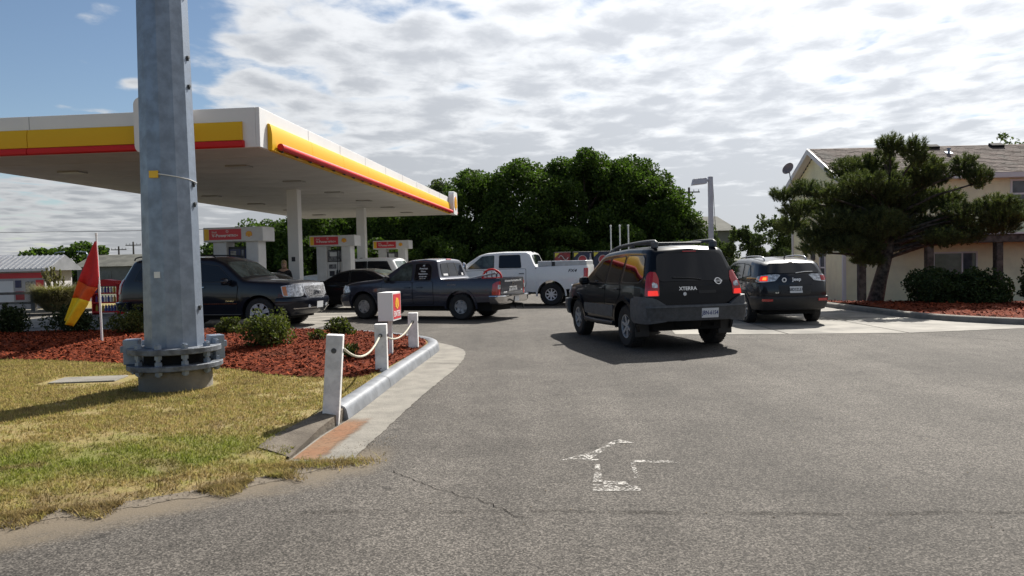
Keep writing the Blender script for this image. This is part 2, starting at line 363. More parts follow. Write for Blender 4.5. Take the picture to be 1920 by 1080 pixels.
for pts in ([(5.6, 15.6), (6.1, 40)], [(7.9, 15.3), (8.1, 40)], [(3.8, 19.2), (9.9, 19.2)], [(3.9, 23.4), (9.7, 23.4)], [(3.9, 27.8), (9.7, 27.8)]):
    t = strip(pts, .018, .0095); mb.add(t.v, t.f)
for k in range(6):
    t = strip([(-16.8+k*.2, 21.5+4.6*k), (-4.9+k*.45, 22.5+4.6*k)], .018, .0095); mb.add(t.v, t.f)
tag(mb.build('expansion_joint', 'crack'), kind='structure')
def wob(a, b, n, amp):
    a = Vector(a); b = Vector(b); d = (b-a); q = Vector((-d.y, d.x)).normalized()
    o = 0; out = []
    for i in range(n+1):
        o = o*.6+random.uniform(-amp, amp); p = a+d*i/n+q*o*(0 if i in (0, n) else 1); out.append((p.x, p.y))
    return out
mb = MB()
for a, b, w in (((-.95, 5.9), (0.05, 4.75), .005), ((7.9, 15.2), (9.3, 12.6), .010), ((9.3, 12.6), (10.2, 9.0), .008), ((3.2, 15.9), (6.9, 8.4), .004)):
    t = strip(wob(a, b, 26, .03), w, .0045); mb.add(t.v, t.f)
tag(mb.build('asphalt_crack', 'crack'), kind='structure')

def seal_mat():
    m = mat('seal', (.010, .009, .008), 1., spec=.02); nt = m.node_tree; b = nt.nodes['Principled BSDF']; t = N(nt, 'ShaderNodeTexCoord'); O = t.outputs['Object']
    f = math_n(nt, 'MULTIPLY', maprange(nt, math_n(nt, 'ADD', math_n(nt, 'MULTIPLY', noise_n(nt, O, 50, 4, .7), .6), math_n(nt, 'MULTIPLY', noise_n(nt, O, 3, 5, .65), .5)), .46, .66), .25)
    tr = N(nt, 'ShaderNodeBsdfTransparent'); ms = N(nt, 'ShaderNodeMixShader'); nt.links.new(f, ms.inputs[0]); nt.links.new(tr.outputs[0], ms.inputs[1]); nt.links.new(b.outputs[0], ms.inputs[2]); nt.links.new(ms.outputs[0], nt.nodes['Material Output'].inputs[0]); return m
M['seal'] = seal_mat()
tag(strip(wob((-1.4, 4.95), (7.5, 4.35), 60, .02), .07, .0035).build('paving_seam', 'seal'), kind='structure')
# worn painted arrow
def worn_paint():
    m = bpy.data.materials.new('worn_paint'); m.use_nodes = True; nt = m.node_tree; b = nt.nodes['Principled BSDF']
    b.inputs['Base Color'].default_value = (.38, .36, .33, 1); b.inputs['Roughness'].default_value = .75
    t = N(nt, 'ShaderNodeTexCoord'); a = noise_n(nt, t.outputs['Object'], 45, 5, .7); c = noise_n(nt, t.outputs['Object'], 7, 4, .6)
    f = maprange(nt, math_n(nt, 'ADD', math_n(nt, 'MULTIPLY', a, .8), math_n(nt, 'MULTIPLY', c, .5)), .60, .74)
    tr = N(nt, 'ShaderNodeBsdfTransparent'); ms = N(nt, 'ShaderNodeMixShader'); nt.links.new(f, ms.inputs[0])
    nt.links.new(tr.outputs[0], ms.inputs[1]); nt.links.new(b.outputs[0], ms.inputs[2]); nt.links.new(ms.outputs[0], nt.nodes['Material Output'].inputs[0])
    return m
M['worn_paint'] = worn_paint()
mb = MB()
for q in ([(.35, 6.10), (.60, 6.11), (.70, 6.32), (.62, 6.33)], [(.60, 6.28), (.68, 6.27), (.92, 6.72), (.87, 6.74)], [(.84, 6.66), (.93, 6.64), (1.03, 6.62), (.92, 6.77)],
          [(.92, 5.99), (1.28, 5.94), (1.22, 6.02), (.93, 6.06)], [(.55, 5.48), (.62, 5.48), (.655, 5.95), (.62, 5.95)], [(.525, 5.26), (.86, 5.245), (.87, 5.36), (.545, 5.42)],
          [(.62, 5.42), (.80, 5.38), (.79, 5.47), (.63, 5.50)], [(.86, 5.55), (.895, 5.55), (.93, 5.98), (.90, 5.98)], [(.55, 6.08), (.66, 6.07), (.66, 6.11), (.55, 6.12)]):
    mb.add([(x, y, .004) for x, y in q], [(0, 1, 2, 3)])
tag(mb.build('painted_arrow', 'worn_paint'), 'faded white arrow outline painted on the asphalt', 'road marking')

# ---- planted island on the left
FE = [(-30, -3.), (-14, 1.5), (-8, 3.25), (-5, 4.35), (-3.4, 4.98), (-2.75, 5.2), (-2.2, 5.52), (-1.75, 5.95), (-1.5, 6.2)]
GUT_IN = [(-1.86, 6.25), (-1.82, 7.14), (-1.72, 7.9), (-1.64, 9.2), (-1.57, 10.5), (-1.46, 12.2), (-1.38, 13.4), (-1.36, 14.1), (-1.46, 14.75), (-1.72, 15.35), (-2.3, 16.1), (-3.1, 16.95), (-4.5, 17.9), (-6.5, 18.55), (-9, 18.85), (-14, 19.1), (-30, 19.5)]
GUT_OUT = [(-1.36, 6.12), (-1.29, 7.0), (-1.23, 7.79), (-1.16, 8.7), (-1.09, 9.54), (-.99, 10.5), (-.90, 11.4), (-.84, 12.4), (-.84, 13.36), (-.91, 14.0), (-1.06, 14.5), (-1.45, 15.35), (-2.05, 16.15)]
def island_z(x, y):
    return min(.13, .07*float(seg_dist([(x, y)], FE)[0]))
def cat(pts, n=4):
    P = [np.array(p, float) for p in pts]; out = []
    for i in range(len(P)-1):
        a, b, c, d = P[max(i-1, 0)], P[i], P[i+1], P[min(i+2, len(P)-1)]
        for k in range(n):
            t = k/n; out.append(tuple(.5*((2*b)+(-a+c)*t+(2*a-5*b+4*c-d)*t*t+(-a+3*b-3*c+d)*t**3)))
    out.append(tuple(P[-1])); return out
def turf_mat(name, soil=False):
    m = bpy.data.materials.new(name); m.use_nodes = True; nt = m.node_tree; b = nt.nodes['Principled BSDF']
    t = N(nt, 'ShaderNodeTexCoord'); O = t.outputs['Object']; g = N(nt, 'ShaderNodeNewGeometry')
    rnd = g.outputs['Random Per Island'] if not soil else noise_n(nt, O, 55, 4, .7)
    patch = noise_n(nt, O, .75, 5, .6, .3); p2 = noise_n(nt, O, 2.4, 4, .6)
    p3 = noise_n(nt, O, 8., 4, .65)
    dry = mixc(nt, rnd, (.17, .125, .045), (.48, .37, .145)); dry = mixc(nt, maprange(nt, p3, .42, .66), dry, mixc(nt, rnd, (.16, .155, .034), (.38, .34, .09))); green = mixc(nt, rnd, (.085, .11, .012), (.25, .29, .038)); br = mixc(nt, rnd, (.085, .056, .024), (.27, .19, .085))
    # a greener swathe runs along the verge a metre or two in from the road
    sp = N(nt, 'ShaderNodeSeparateXYZ'); nt.links.new(O, sp.inputs[0])
    band = math_n(nt, 'SUBTRACT', sp.outputs[1], math_n(nt, 'MULTIPLY', sp.outputs[0], .38))
    inb = math_n(nt, 'MULTIPLY', maprange(nt, band, 6.55, 7.15), maprange(nt, band, 8.5, 7.7))
    edge = maprange(nt, band, 7.0, 6.5)
    gf = maprange(nt, math_n(nt, 'ADD', math_n(nt, 'ADD', math_n(nt, 'MULTIPLY', patch, .8), math_n(nt, 'MULTIPLY', p2, .3)), math_n(nt, 'MULTIPLY', inb, .21)), .60, .80)
    bf = maprange(nt, math_n(nt, 'ADD', p2, math_n(nt, 'MULTIPLY', edge, .15)), .54, .70)
    c = mixc(nt, math_n(nt, 'MULTIPLY', bf, .7), mixc(nt, gf, dry, green), br)
    if soil:
        c = mixc(nt, .35, c, (.12, .088, .05))
        bp = N(nt, 'ShaderNodeBump'); bp.inputs['Strength'].default_value = .8; bp.inputs['Distance'].default_value = .02
        nt.links.new(noise_n(nt, O, 40, 6, .7), bp.inputs['Height']); nt.links.new(bp.outputs[0], b.inputs['Normal'])
    nt.links.new(c, b.inputs['Base Color']); b.inputs['Roughness'].default_value = .8; b.inputs['Specular IOR Level'].default_value = .2
    if not soil:
        tr = N(nt, 'ShaderNodeBsdfTranslucent'); nt.links.new(c, tr.inputs[0]); ms = N(nt, 'ShaderNodeMixShader'); ms.inputs[0].default_value = .4
        nt.links.new(b.outputs[0], ms.inputs[1]); nt.links.new(tr.outputs[0], ms.inputs[2]); nt.links.new(ms.outputs[0], nt.nodes['Material Output'].inputs[0])
    return m
M['turf_soil'] = turf_mat('turf_soil', True); M['turf'] = turf_mat('turf')
def mulch_mat(name, soil):
    m = bpy.data.materials.new(name); m.use_nodes = True; nt = m.node_tree; b = nt.nodes['Principled BSDF']
    t = N(nt, 'ShaderNodeTexCoord'); g = N(nt, 'ShaderNodeNewGeometry')
    rnd = g.outputs['Random Per Island'] if not soil else noise_n(nt, t.outputs['Object'], 45, 4, .7)
    c = mixc(nt, rnd, (.05, .0085, .0045), (.27, .056, .02))
    c = mixc(nt, maprange(nt, noise_n(nt, t.outputs['Object'], 1.3, 4), .5, .75), c, (.10, .026, .011))
    nt.links.new(c, b.inputs['Base Color']); b.inputs['Roughness'].default_value = .95; b.inputs['Specular IOR Level'].default_value = .12
    if soil:
        bp = N(nt, 'ShaderNodeBump'); bp.inputs['Strength'].default_value = 1.; bp.inputs['Distance'].default_value = .04
        nt.links.new(noise_n(nt, t.outputs['Object'], 35, 6, .7), bp.inputs['Height']); nt.links.new(bp.outputs[0], b.inputs['Normal'])
    return m
M['mulch'] = mulch_mat('mulch', True); M['mulch_chip'] = mulch_mat('mulch_chip', False)
se = []
for a, b in zip([(-8, 2.25), (-5, 3.6), (-3.1, 4.55), (-2.5, 4.92), (-1.95, 5.36), (-1.55, 5.72)], [(-5, 3.6), (-3.1, 4.55), (-2.5, 4.92), (-1.95, 5.36), (-1.55, 5.72), (-1.22, 6.12)]):
    se += wob(a, b, max(4, int(math.hypot(a[0]-b[0], a[1]-b[1])/.03)), .016)[:-1]
sheet('sand_verge', [(-30, -4.4), (-14, .65), (-8, 2.55), (-5, 3.95)]+wob((-3.2, 4.82), (-2.5, 5.16), 22, .03)[:-1]+wob((-2.5, 5.16), (-1.95, 5.56), 20, .03)[:-1]+wob((-1.95, 5.56), (-1.42, 6.1), 20, .03)+[(-1.40, 6.5), (-1.9, 6.6), (-4, 6.0), (-30, 0)], 'sand', lambda x, y: .003)
def dust_mat():
    m = mat('sand_dust', (.135, .11, .083), .95); nt = m.node_tree; b = nt.nodes['Principled BSDF']; t = N(nt, 'ShaderNodeTexCoord'); O = t.outputs['Object']
    f = maprange(nt, math_n(nt, 'ADD', math_n(nt, 'MULTIPLY', noise_n(nt, O, 60, 4, .7), .55), math_n(nt, 'MULTIPLY', noise_n(nt, O, 4.5, 5, .65), .6)), .57, .70)
    tr = N(nt, 'ShaderNodeBsdfTransparent'); ms = N(nt, 'ShaderNodeMixShader'); nt.links.new(f, ms.inputs[0]); nt.links.new(tr.outputs[0], ms.inputs[1]); nt.links.new(b.outputs[0], ms.inputs[2]); nt.links.new(ms.outputs[0], nt.nodes['Material Output'].inputs[0]); return m
M['sand_dust'] = dust_mat()
ISL = FE[:-1] + [(-1.9, 6.25), (-1.92, 7.1), (-1.9, 7.9), (-1.82, 9.2), (-1.75, 10.5), (-1.64, 12.2), (-1.56, 13.4), (-1.54, 14.1), (-1.63, 14.68), (-1.87, 15.23), (-2.43, 15.95), (-3.2, 16.78), (-4.6, 17.72), (-6.56, 18.36), (-9.05, 18.65), (-14, 18.9), (-30, 19.3)]
sheet('grass_island', ISL, 'turf_soil', island_z, .3)
gut = MB(); gi = cat(GUT_IN[:11], 4); go = cat(GUT_OUT, 4)
n = 140
def resample(P, n):
    P = np.array(P); d = np.r_[0, np.cumsum(np.linalg.norm(np.diff(P, axis=0), axis=1))]
    q = np.linspace(0, d[-1], n); return [(np.interp(t, d, P[:, 0]), np.interp(t, d, P[:, 1])) for t in q]
ra, rb = resample(gi, n), resample(go, n)
V = [(x, y, .012) for x, y in ra] + [(x+random.gauss(0, .005), y, .007) for x, y in rb]
gut.add(V, [(i, i+1, n+i+1, n+i) for i in range(n-1)])
tag(gut.build('gutter', 'concrete_old'), kind='structure')
t = strip([(-1.4, 12.25), (-.82, 12.1)], .014, .0155)
tag(t.build('gutter_joint', 'crack'), kind='structure')
def rust_mat():
    m = mat('rust_wash', (.21, .095, .042), .95, ns=2.2, col2=(.20, .12, .065)); nt = m.node_tree; b = nt.nodes['Principled BSDF']; t = N(nt, 'ShaderNodeTexCoord'); O = t.outputs['Object']; sp = N(nt, 'ShaderNodeSeparateXYZ'); nt.links.new(O, sp.inputs[0])
    e = math_n(nt, 'SUBTRACT', sp.outputs[0], math_n(nt, 'MULTIPLY', math_n(nt, 'SUBTRACT', sp.outputs[1], 6.3), .075))
    nn = math_n(nt, 'MULTIPLY', math_n(nt, 'SUBTRACT', noise_n(nt, O, 9, 5, .65), .5), .16)
    f = math_n(nt, 'MULTIPLY', maprange(nt, math_n(nt, 'ADD', e, nn), -1.57, -1.67), math_n(nt, 'MULTIPLY', maprange(nt, math_n(nt, 'ADD', sp.outputs[1], nn), 8.0, 7.6), maprange(nt, noise_n(nt, O, 26, 4, .7), .3, .55, .55, .95)))
    tr = N(nt, 'ShaderNodeBsdfTransparent'); ms = N(nt, 'ShaderNodeMixShader'); nt.links.new(f, ms.inputs[0]); nt.links.new(tr.outputs[0], ms.inputs[1]); nt.links.new(b.outputs[0], ms.inputs[2]); nt.links.new(ms.outputs[0], nt.nodes['Material Output'].inputs[0]); return m
M['rust_wash'] = rust_mat()
sheet('rust_stain', [(-1.845, 6.3), (-1.5, 6.2), (-1.46, 7.1), (-1.40, 8.0), (-1.70, 8.0), (-1.71, 7.9), (-1.80, 7.1)], 'rust_wash', .0155)
mb = MB()
RP = [((-2.22, 6.55), (-1.88, 6.32)), ((-2.2, 6.9), (-1.86, 6.8)), ((-2.1, 7.25), (-1.845, 7.2)), ((-2.0, 7.6), (-1.80, 7.55)), ((-1.96, 7.92), (-1.77, 7.9))]
for i, (a, b) in enumerate(RP):
    k = i/(len(RP)-1); mb.v += [(a[0], a[1], .06+.08*k), ((a[0]+b[0])/2, (a[1]+b[1])/2, .05+.10*k), (b[0], b[1], .025+.10*k), (b[0], b[1], 0), (a[0], a[1], 0)]
for i in range(len(RP)-1):
    for j in range(5): mb.f.append((i*5+j, i*5+(j+1) % 5, (i+1)*5+(j+1) % 5, (i+1)*5+j))
mb.f += [tuple(range(5)), tuple(range(20, 25))]
tag(mb.build('dropped_kerb', 'concrete_dirty', smooth=40), kind='structure')
def sweep(path, prof, name, m, taper=0):
    P = [Vector((x, y)) for x, y in path]; mb = MB(); k = len(prof)
    for i, p in enumerate(P):
        d = (P[min(i+1, len(P)-1)]-P[max(i-1, 0)]).normalized(); nrm = Vector((-d.y, d.x))
        w = 0
        mb.v += [(p.x+nrm.x*(o+w), p.y+nrm.y*(o+w), z) for o, z in prof]
    for i in range(len(P)-1):
        for j in range(k-1): mb.f.append((i*k+j, i*k+j+1, (i+1)*k+j+1, (i+1)*k+j))
    mb.f += [tuple(range(k)), tuple(range((len(P)-1)*k, len(P)*k))]
    return mb.build(name, m, smooth=50)
KP = [(0, 0), (.008, .05), (.022, .11), (.04, .14), (.07, .155), (.12, .162), (.18, .158), (.212, .142), (.225, .0)]
tag(sweep(cat(GUT_IN[2:], 5), KP, 'kerb', 'silver_paint'), kind='structure')
for (jx, jy), (dx, dy) in (((-1.60, 9.9), (-.25, .01)), ((-1.40, 12.9), (-.25, .02)), ((-1.52, 14.9), (-.23, -.08))):
    q = MB(); a_ = Vector((jx+.004, jy, 0)); d_ = Vector((dx, dy, 0)); pr_ = [(0, 0), (.008, .05), (.022, .11), (.04, .14), (.07, .155), (.12, .162), (.18, .158), (.212, .142)]
    nn_ = Vector((-d_.y, d_.x, 0)).normalized()*.006; dn_ = d_.normalized()
    for sgn in (-1, 1): q.v += [tuple(a_+dn_*(o-.003)+nn_*sgn+Vector((0, 0, z+.003))) for o, z in pr_]
    q.f = [(i, i+1, 8+i+1, 8+i) for i in range(7)]; tag(q.build('kerb_joint', 'crack'), kind='structure')
# mulch bed on the island
MUL = [(-30, 14.6), (-14, 13.7), (-8.77, 13.08), (-7.4, 12.65), (-6.17, 12.07), (-5.1, 11.75), (-4.06, 11.12), (-3.4, 10.5), (-2.87, 10.2), (-2.3, 9.98), (-1.99, 10.05), (-1.84, 10.5), (-1.69, 12.2), (-1.61, 13.4), (-1.59, 14.1), (-1.68, 14.63), (-1.92, 15.18), (-2.48, 15.9), (-3.25, 16.73), (-4.65, 17.67), (-6.6, 18.3), (-9.1, 18.6), (-14, 18.85), (-30, 19.25)]
def mulch_z(x, y):
    d = float(seg_dist([(x, y)], MUL[1:]+MUL[:1])[0])
    return island_z(x, y)+.012+.05*min(1, d/.35)+.10*sstep(.3, 2.2, d)+.015*math.sin(x*3.1)*math.sin(y*2.7)*min(1, d)
sheet('mulch_bed', MUL, 'mulch', mulch_z, .3)
# wood chips
def scatter(poly, n, zf, box):
    out = []
    x0, x1, y0, y1 = box
    while len(out) < n:
        x = random.uniform(x0, x1); y = random.uniform(y0, y1)
        if in_poly(x, y, poly): out.append((x, y))
    P = np.array(out); z = np.array([zf(x, y) for x, y in out]); return np.c_[P, z]
class ZGrid:   # cached heights, bilinear
    def __init__(s, f, box, st):
        s.b = box; s.st = st; s.xs = np.arange(box[0], box[1]+st, st); s.ys = np.arange(box[2], box[3]+st, st)
        s.z = np.array([[f(x, y) for x in s.xs] for y in s.ys])
    def __call__(s, x, y):
        i = (x-s.b[0])/s.st; j = (y-s.b[2])/s.st; a = min(int(i), len(s.xs)-2); b = min(int(j), len(s.ys)-2); u = i-a; v = j-b
        z = s.z; return (z[b, a]*(1-u)+z[b, a+1]*u)*(1-v)+(z[b+1, a]*(1-u)+z[b+1, a+1]*u)*v
bx = (-13.2, -1.5, 9.8, 19.2); zg = ZGrid(mulch_z, bx, .25)
P = scatter(MUL, 26000, zg, bx); P[:, 2] += .008
n = len(P); th = rng.uniform(0, 2*PI, n); l = rng.uniform(.02, .055, n); w = rng.uniform(.006, .014, n); ti = rng.normal(0, .35, n)
d = np.c_[np.cos(th)*np.cos(ti), np.sin(th)*np.cos(ti), np.sin(ti)]; s_ = np.c_[-np.sin(th), np.cos(th), rng.normal(0, .3, n)]
V = np.stack([P-d*l[:, None]-s_*w[:, None], P+d*l[:, None]-s_*w[:, None], P+d*l[:, None]+s_*w[:, None], P-d*l[:, None]+s_*w[:, None]], 1).reshape(-1, 3)
tag(link('wood_chips', fast_mesh('wood_chips', V, np.arange(4*n).reshape(-1, 4)), 'mulch_chip'), 'red brown wood chip mulch spread over the planted island', 'mulch', kind='stuff')
# grass blades
GP = [p for p in ISL]
bx = (-9.5, -1.85, 4.3, 14.2); zg2 = ZGrid(island_z, bx, .25)
pts = []; BARE = [(random.uniform(-6.5, -2.0), random.uniform(5.2, 10.8), random.uniform(.07, .26)) for _ in range(46)]
while len(pts) < 120000:
    y = bx[2]+(bx[3]-bx[2])*random.random()**1.25; x = random.uniform(bx[0], bx[1])
    if x < -.70*y-.9 or not in_poly(x, y, ISL) or in_poly(x, y, MUL): continue
    e = abs(y-.38*x-6.35)
    if (y-.38*x) < 6.6 and random.random() > .2+.8*abs(math.sin(x*5.3)*math.sin(y*4.1+x)): continue
    if (x+4.24)**2+(y-9.6)**2 < .26: continue
    if x > -2.2+(y-6.6)*.21 and 6.6 < y < 7.95: continue
    if random.random() < .8 and any((x-a)**2+((y-b)*1.3)**2 < (r*(1+.35*math.sin(7*math.atan2(y-b, x-a))))**2 for a, b, r in BARE): continue
    if -6.3 < x < -5.1 and 9.95 < y < 10.75: continue
    pts.append((x, y, zg2(x, y)))
P = np.array(pts); n = len(P); th = rng.uniform(0, 2*PI, n); L = rng.uniform(.010, .032, n)*(1+1.1*(rng.random(n) < .07))
w = .0028+.0022*P[:, 1]/8; ln = np.c_[np.cos(th), np.sin(th), np.zeros(n)]; sd = np.c_[-np.sin(th), np.cos(th), np.zeros(n)]
tip = P+ln*(L*rng.uniform(.2, 1.1, n))[:, None]; tip[:, 2] += L
V = np.stack([P-sd*w[:, None], P+sd*w[:, None], tip], 1).reshape(-1, 3)
tag(link('grass', fast_mesh('grass', V, np.arange(3*n).reshape(-1, 3)), 'turf'), 'short sunburnt yellow and green grass on the roadside verge', 'grass', kind='stuff')
# weeds and litter at the end of the gutter
pts = []
for _ in range(9000):   # ragged tufts spilling over the sandy edge
    t = random.random(); i_ = random.choice((3, 4, 5, 6)); a_, b_ = FE[i_], FE[i_+1]; x = a_[0]+(b_[0]-a_[0])*t; y = a_[1]+(b_[1]-a_[1])*t
    q = random.random()**1.8*.34*max(0., .25+.9*math.sin(x*7.3+1)*math.sin(x*3.1)+.35*math.sin(x*17)); 
    if q > 0: pts.append((x+q*.5+random.gauss(0, .02), y-q*.85+random.gauss(0, .02), .008))
for _ in range(3200):
    t = random.random(); x = -2.5+1.25*t+random.gauss(0, .1); y = 6.02+.16*t+random.gauss(0, .07); pts.append((x, y, .008))
P = np.array(pts); n = len(P); th = rng.uniform(0, 2*PI, n); L = rng.uniform(.02, .06, n)
ln = np.c_[np.cos(th), np.sin(th), np.zeros(n)]; sd = np.c_[-np.sin(th), np.cos(th), np.zeros(n)]; tip = P+ln*(L*rng.uniform(.3, 1.3, n))[:, None]; tip[:, 2] += L*.7
V = np.stack([P-sd*.004, P+sd*.004, tip], 1).reshape(-1, 3)
tag(link('weeds', fast_mesh('weeds', V, np.arange(3*n).reshape(-1, 3)), 'turf'), 'scruffy weeds growing across the end of the gutter', 'weeds', kind='stuff')
# pebbles and grit scattered on the sandy verge and lot
pts = []
for _ in range(1500):
    x = random.uniform(-3.6, -1.1); y = 4.3+(x+3.6)*.72+random.uniform(.1, 1.0); pts.append((x, y, .006))
for _ in range(500): pts.append((random.uniform(-1.5, 9), random.uniform(4, 16), .002))
P = np.array(pts); V = []; F = []
for p in P:
    r = random.uniform(.003, .009); o = len(V); a = random.random()*6
    V += [(p[0]+r*math.cos(a+k*2.1), p[1]+r*math.sin(a+k*2.1), p[2]) for k in range(3)] + [(p[0], p[1], p[2]+r)]
    F += [(o, o+1, o+3), (o+1, o+2, o+3), (o+2, o, o+3)]
tag(link('grit', fast_mesh('grit', V, F), 'sand'), 'fine grit and pebbles strewn over the sandy edge and lot', 'grit', kind='stuff')
# a flat concrete cover set in the grass
mb = MB(); mb.box(-.42, .42, -.25, .25, -.05, .02)
o = mb.build('utility_cover', 'concrete_old', bevel=.01); o.location = (-5.75, 10.35, island_z(-5.7, 10.3)); o.rotation_euler = (0, 0, .12)
tag(o, 'flat pale concrete cover lying in the grass beside the pole', 'cover')

# ---------------------------------------------------------------- right-hand bed
CR = [(9.6, 36), (9.58, 27), (9.54, 23.68), (9.60, 21.8), (9.66, 20.46), (9.74, 18.88), (10.08, 17.6), (10.9, 16.33), (12.2, 15.2), (15, 13.7), (22, 11.5), (45, 7)]
tag(sweep(cat(CR, 5)[::-1], [(-o, z*.9) for o, z in KP], 'kerb_right', 'concrete_old'), kind='structure')
def bed_z(x, y): return .11-dip(x, y)*1.0+.10*math.exp(-((x-11.3)**2+(y-22)**2)/6)
BR = [(9.80, 36), (9.78, 27), (9.74, 23.68), (9.80, 21.8), (9.87, 20.46), (9.95, 18.9), (10.28, 17.7), (11.05, 16.5), (12.35, 15.38), (15.1, 13.9), (22, 11.75), (40, 8.3), (40, 30.9), (13, 30.9), (13, 36)]
sheet('mulch_bed_right', BR, 'mulch', bed_z, .8)
bx2 = (9.8, 22, 12, 24.5); P = scatter(BR, 9000, bed_z, bx2); P[:, 2] += .012
n = len(P); th = rng.uniform(0, 2*PI, n); l = rng.uniform(.03, .07, n); w = rng.uniform(.01, .02, n); ti = rng.normal(0, .35, n)
d = np.c_[np.cos(th)*np.cos(ti), np.sin(th)*np.cos(ti), np.sin(ti)]; s_ = np.c_[-np.sin(th), np.cos(th), rng.normal(0, .3, n)]
V = np.stack([P-d*l[:, None]-s_*w[:, None], P+d*l[:, None]-s_*w[:, None], P+d*l[:, None]+s_*w[:, None], P-d*l[:, None]+s_*w[:, None]], 1).reshape(-1, 3)
tag(link('wood_chips', fast_mesh('wood_chips', V, np.arange(4*n).reshape(-1, 4)), 'mulch_chip'), 'red brown wood chip mulch under the pine by the house', 'mulch', kind='stuff')
# left: far verge beyond the forecourt
sheet('grass_verge_far', [(-60, 31.5), (-16.2, 30.6), (-15.6, 31.5), (-15.5, 36), (-60, 52)], 'turf_soil', .12, 2.)
tag(sweep([(-60, 31.4), (-16.2, 30.5), (-15.7, 31.2), (-15.4, 36)], [(0, 0), (.02, .12), (.1, .14), (.2, .14), (.22, 0)], 'kerb_far', 'concrete_old'), kind='structure')

# ================================================================ THE SIGN POLE
PX, PY = -4.24, 9.6; pz = island_z(PX, PY)-.02
pole = empty('sign_pole', (PX, PY, pz), math.atan2(-PY, -PX), 'thick tapered galvanized steel pole with bolted base standing in the grass', 'pole')
def ring(r0, r1, z0, z1, n, ph): return [(r0, z0), (r1, z1)]
mb = MB(); n = 12; vs = []
for r, z in ((.343, .53), (.343, .56), (.287, 4.95), (.23, 10.5)):
    R_ = r/math.cos(PI/n); vs += [(R_*math.cos(2*PI*(k+.5)/n), R_*math.sin(2*PI*(k+.5)/n), z) for k in range(n)]
mb.add(vs, [(i*n+k, i*n+(k+1) % n, (i+1)*n+(k+1) % n, (i+1)*n+k) for i in range(3) for k in range(n)] + [tuple(range(36, 48))])
mb.build('shaft', 'galv', pole)
MB().lathe([(.0, -.2), (.43, -.2), (.43, .25), (.0, .25)], 40).build('footing', 'concrete_old', pole, smooth=40)
MB().lathe([(.20, .272), (.555, .272), (.56, .28), (.56, .33), (.555, .337), (.20, .337)], 48, ring=True).build('lower_plate', 'galv_dark', pole, smooth=30)
MB().lathe([(.20, .468), (.54, .468), (.545, .475), (.545, .53), (.54, .538), (.20, .538)], 48, ring=True).build('upper_plate', 'galv_dark', pole, smooth=30)
MB().lathe([(0, .25), (.36, .25), (.36, .50), (0, .50)], 32).build('dark_gap_fill', 'under', pole, smooth=40)  # near-black filler added to make the gap between the plates look dark
bolt = MB().lathe([(.028, -.05), (.028, .34)], 10)
for z0 in (-.035, .078, .156, .280): bolt.lathe([(.0, z0), (.046, z0), (.046, z0+.046), (.0, z0+.05)], 6)
bme = None
for k in range(10):
    a = 2*PI*(k+.35)/10
    if bme is None: o = bolt.build('bolt', 'galv', pole); bme = o.data
    else: o = link('bolt', bme, None, pole)
    o.location = (.475*math.cos(a), .475*math.sin(a), .26)
# two box brackets on the lower plate, to the left and right as seen from the road
for a in (PI*.56, -PI*.55):
    m_ = Matrix.Rotation(a, 4, 'Z'); mb = MB()
    for q in (MB().box(.40, .575, -.11, .11, .338, .64), MB().box(.57, .62, -.05, .05, .48, .56)):
        mb.add([m_ @ Vector(v) for v in q.v], q.f)
    mb.build('bracket', 'galv', pole, bevel=.008)
def facet(ang, z, out=0.):
    r = np.interp(z, (.55, 4.95), (.343, .287))+out; return Vector((r*math.cos(ang), r*math.sin(ang), z))
def side_v(ang): return Vector((-math.sin(ang), math.cos(ang), 0))
R30 = Matrix.Rotation(-PI/6, 3, 'Z')
mb = MB(); mb.cbox(facet(-PI/6, 2.64, .012), (.024, .11, .085), R30); mb.build('tag_plate', 'sign_yellow', pole, bevel=.004)
mb = MB(); mb.cbox(facet(-PI/6, 1.43, .004), (.006, .075, .075), R30); mb.build('sticker', 'white', pole)
pts = []
for k in range(14):
    an = -.40+k*.13; r = np.interp(2.64, (.55, 4.95), (.343, .287)); rr = r/math.cos(((an+PI/12) % (PI/6))-PI/12)+.008
    pts.append((rr*math.cos(an), rr*math.sin(an), 2.645-.006*k))
MB().tube(pts, .006, 6).build('strap', 'white', pole)
for z in (1.02, 2.3, 2.55, 3.75, 4.1, 4.85):
    c = facet(PI/3, z, .012); mb = MB(); mb.lathe([(.0, -.012), (.022, -.012), (.022, .012), (.0, .014)], 8, Matrix.Translation(c) @ Matrix.Rotation(PI/3, 4, 'Z') @ Matrix.Rotation(PI/2, 4, 'Y'))
    mb.cbox(c+Vector((0, 0, -.02)), (.02, .02, .045)); mb.build('step_stud', 'dark_metal', pole)

# ================================================================ BOLLARDS AND ROPE
def bollard(x, y, h, rz, lean, label):
    z = (mulch_z if y > 10.2 else island_z)(x, y)-.08
    r = empty('bollard', (x, y, z), rz, label, 'bollard', 'white wooden posts with rope along the kerb')
    r.rotation_euler = (lean[0], lean[1], rz)
    MB().box(-.082, .082, -.082, .082, -.2, h+.08).build('post', 'white_wood', r, bevel=.007)
    mb = MB()
    for s in (-1, 1):
        mb.lathe([(.0, 0), (.028, 0), (.024, .008), (.0, .009)], 10, Matrix.Translation((0, s*.082, h-.075)) @ Matrix.Rotation(-s*PI/2, 4, 'X'))
        mb.lathe([(.0, 0), (.028, 0), (.024, .008), (.0, .009)], 10, Matrix.Translation((s*.082, 0, h-.075)) @ Matrix.Rotation(s*PI/2, 4, 'Y'))
    mb.build('rope_eye', 'dark_metal', r)
    return Vector((x, y, z+h-.075))
B1 = bollard(-1.86, 7.72, .80, .12, (0, math.radians(4.5), 0), 'nearest white wooden post leaning beside the kerb end')
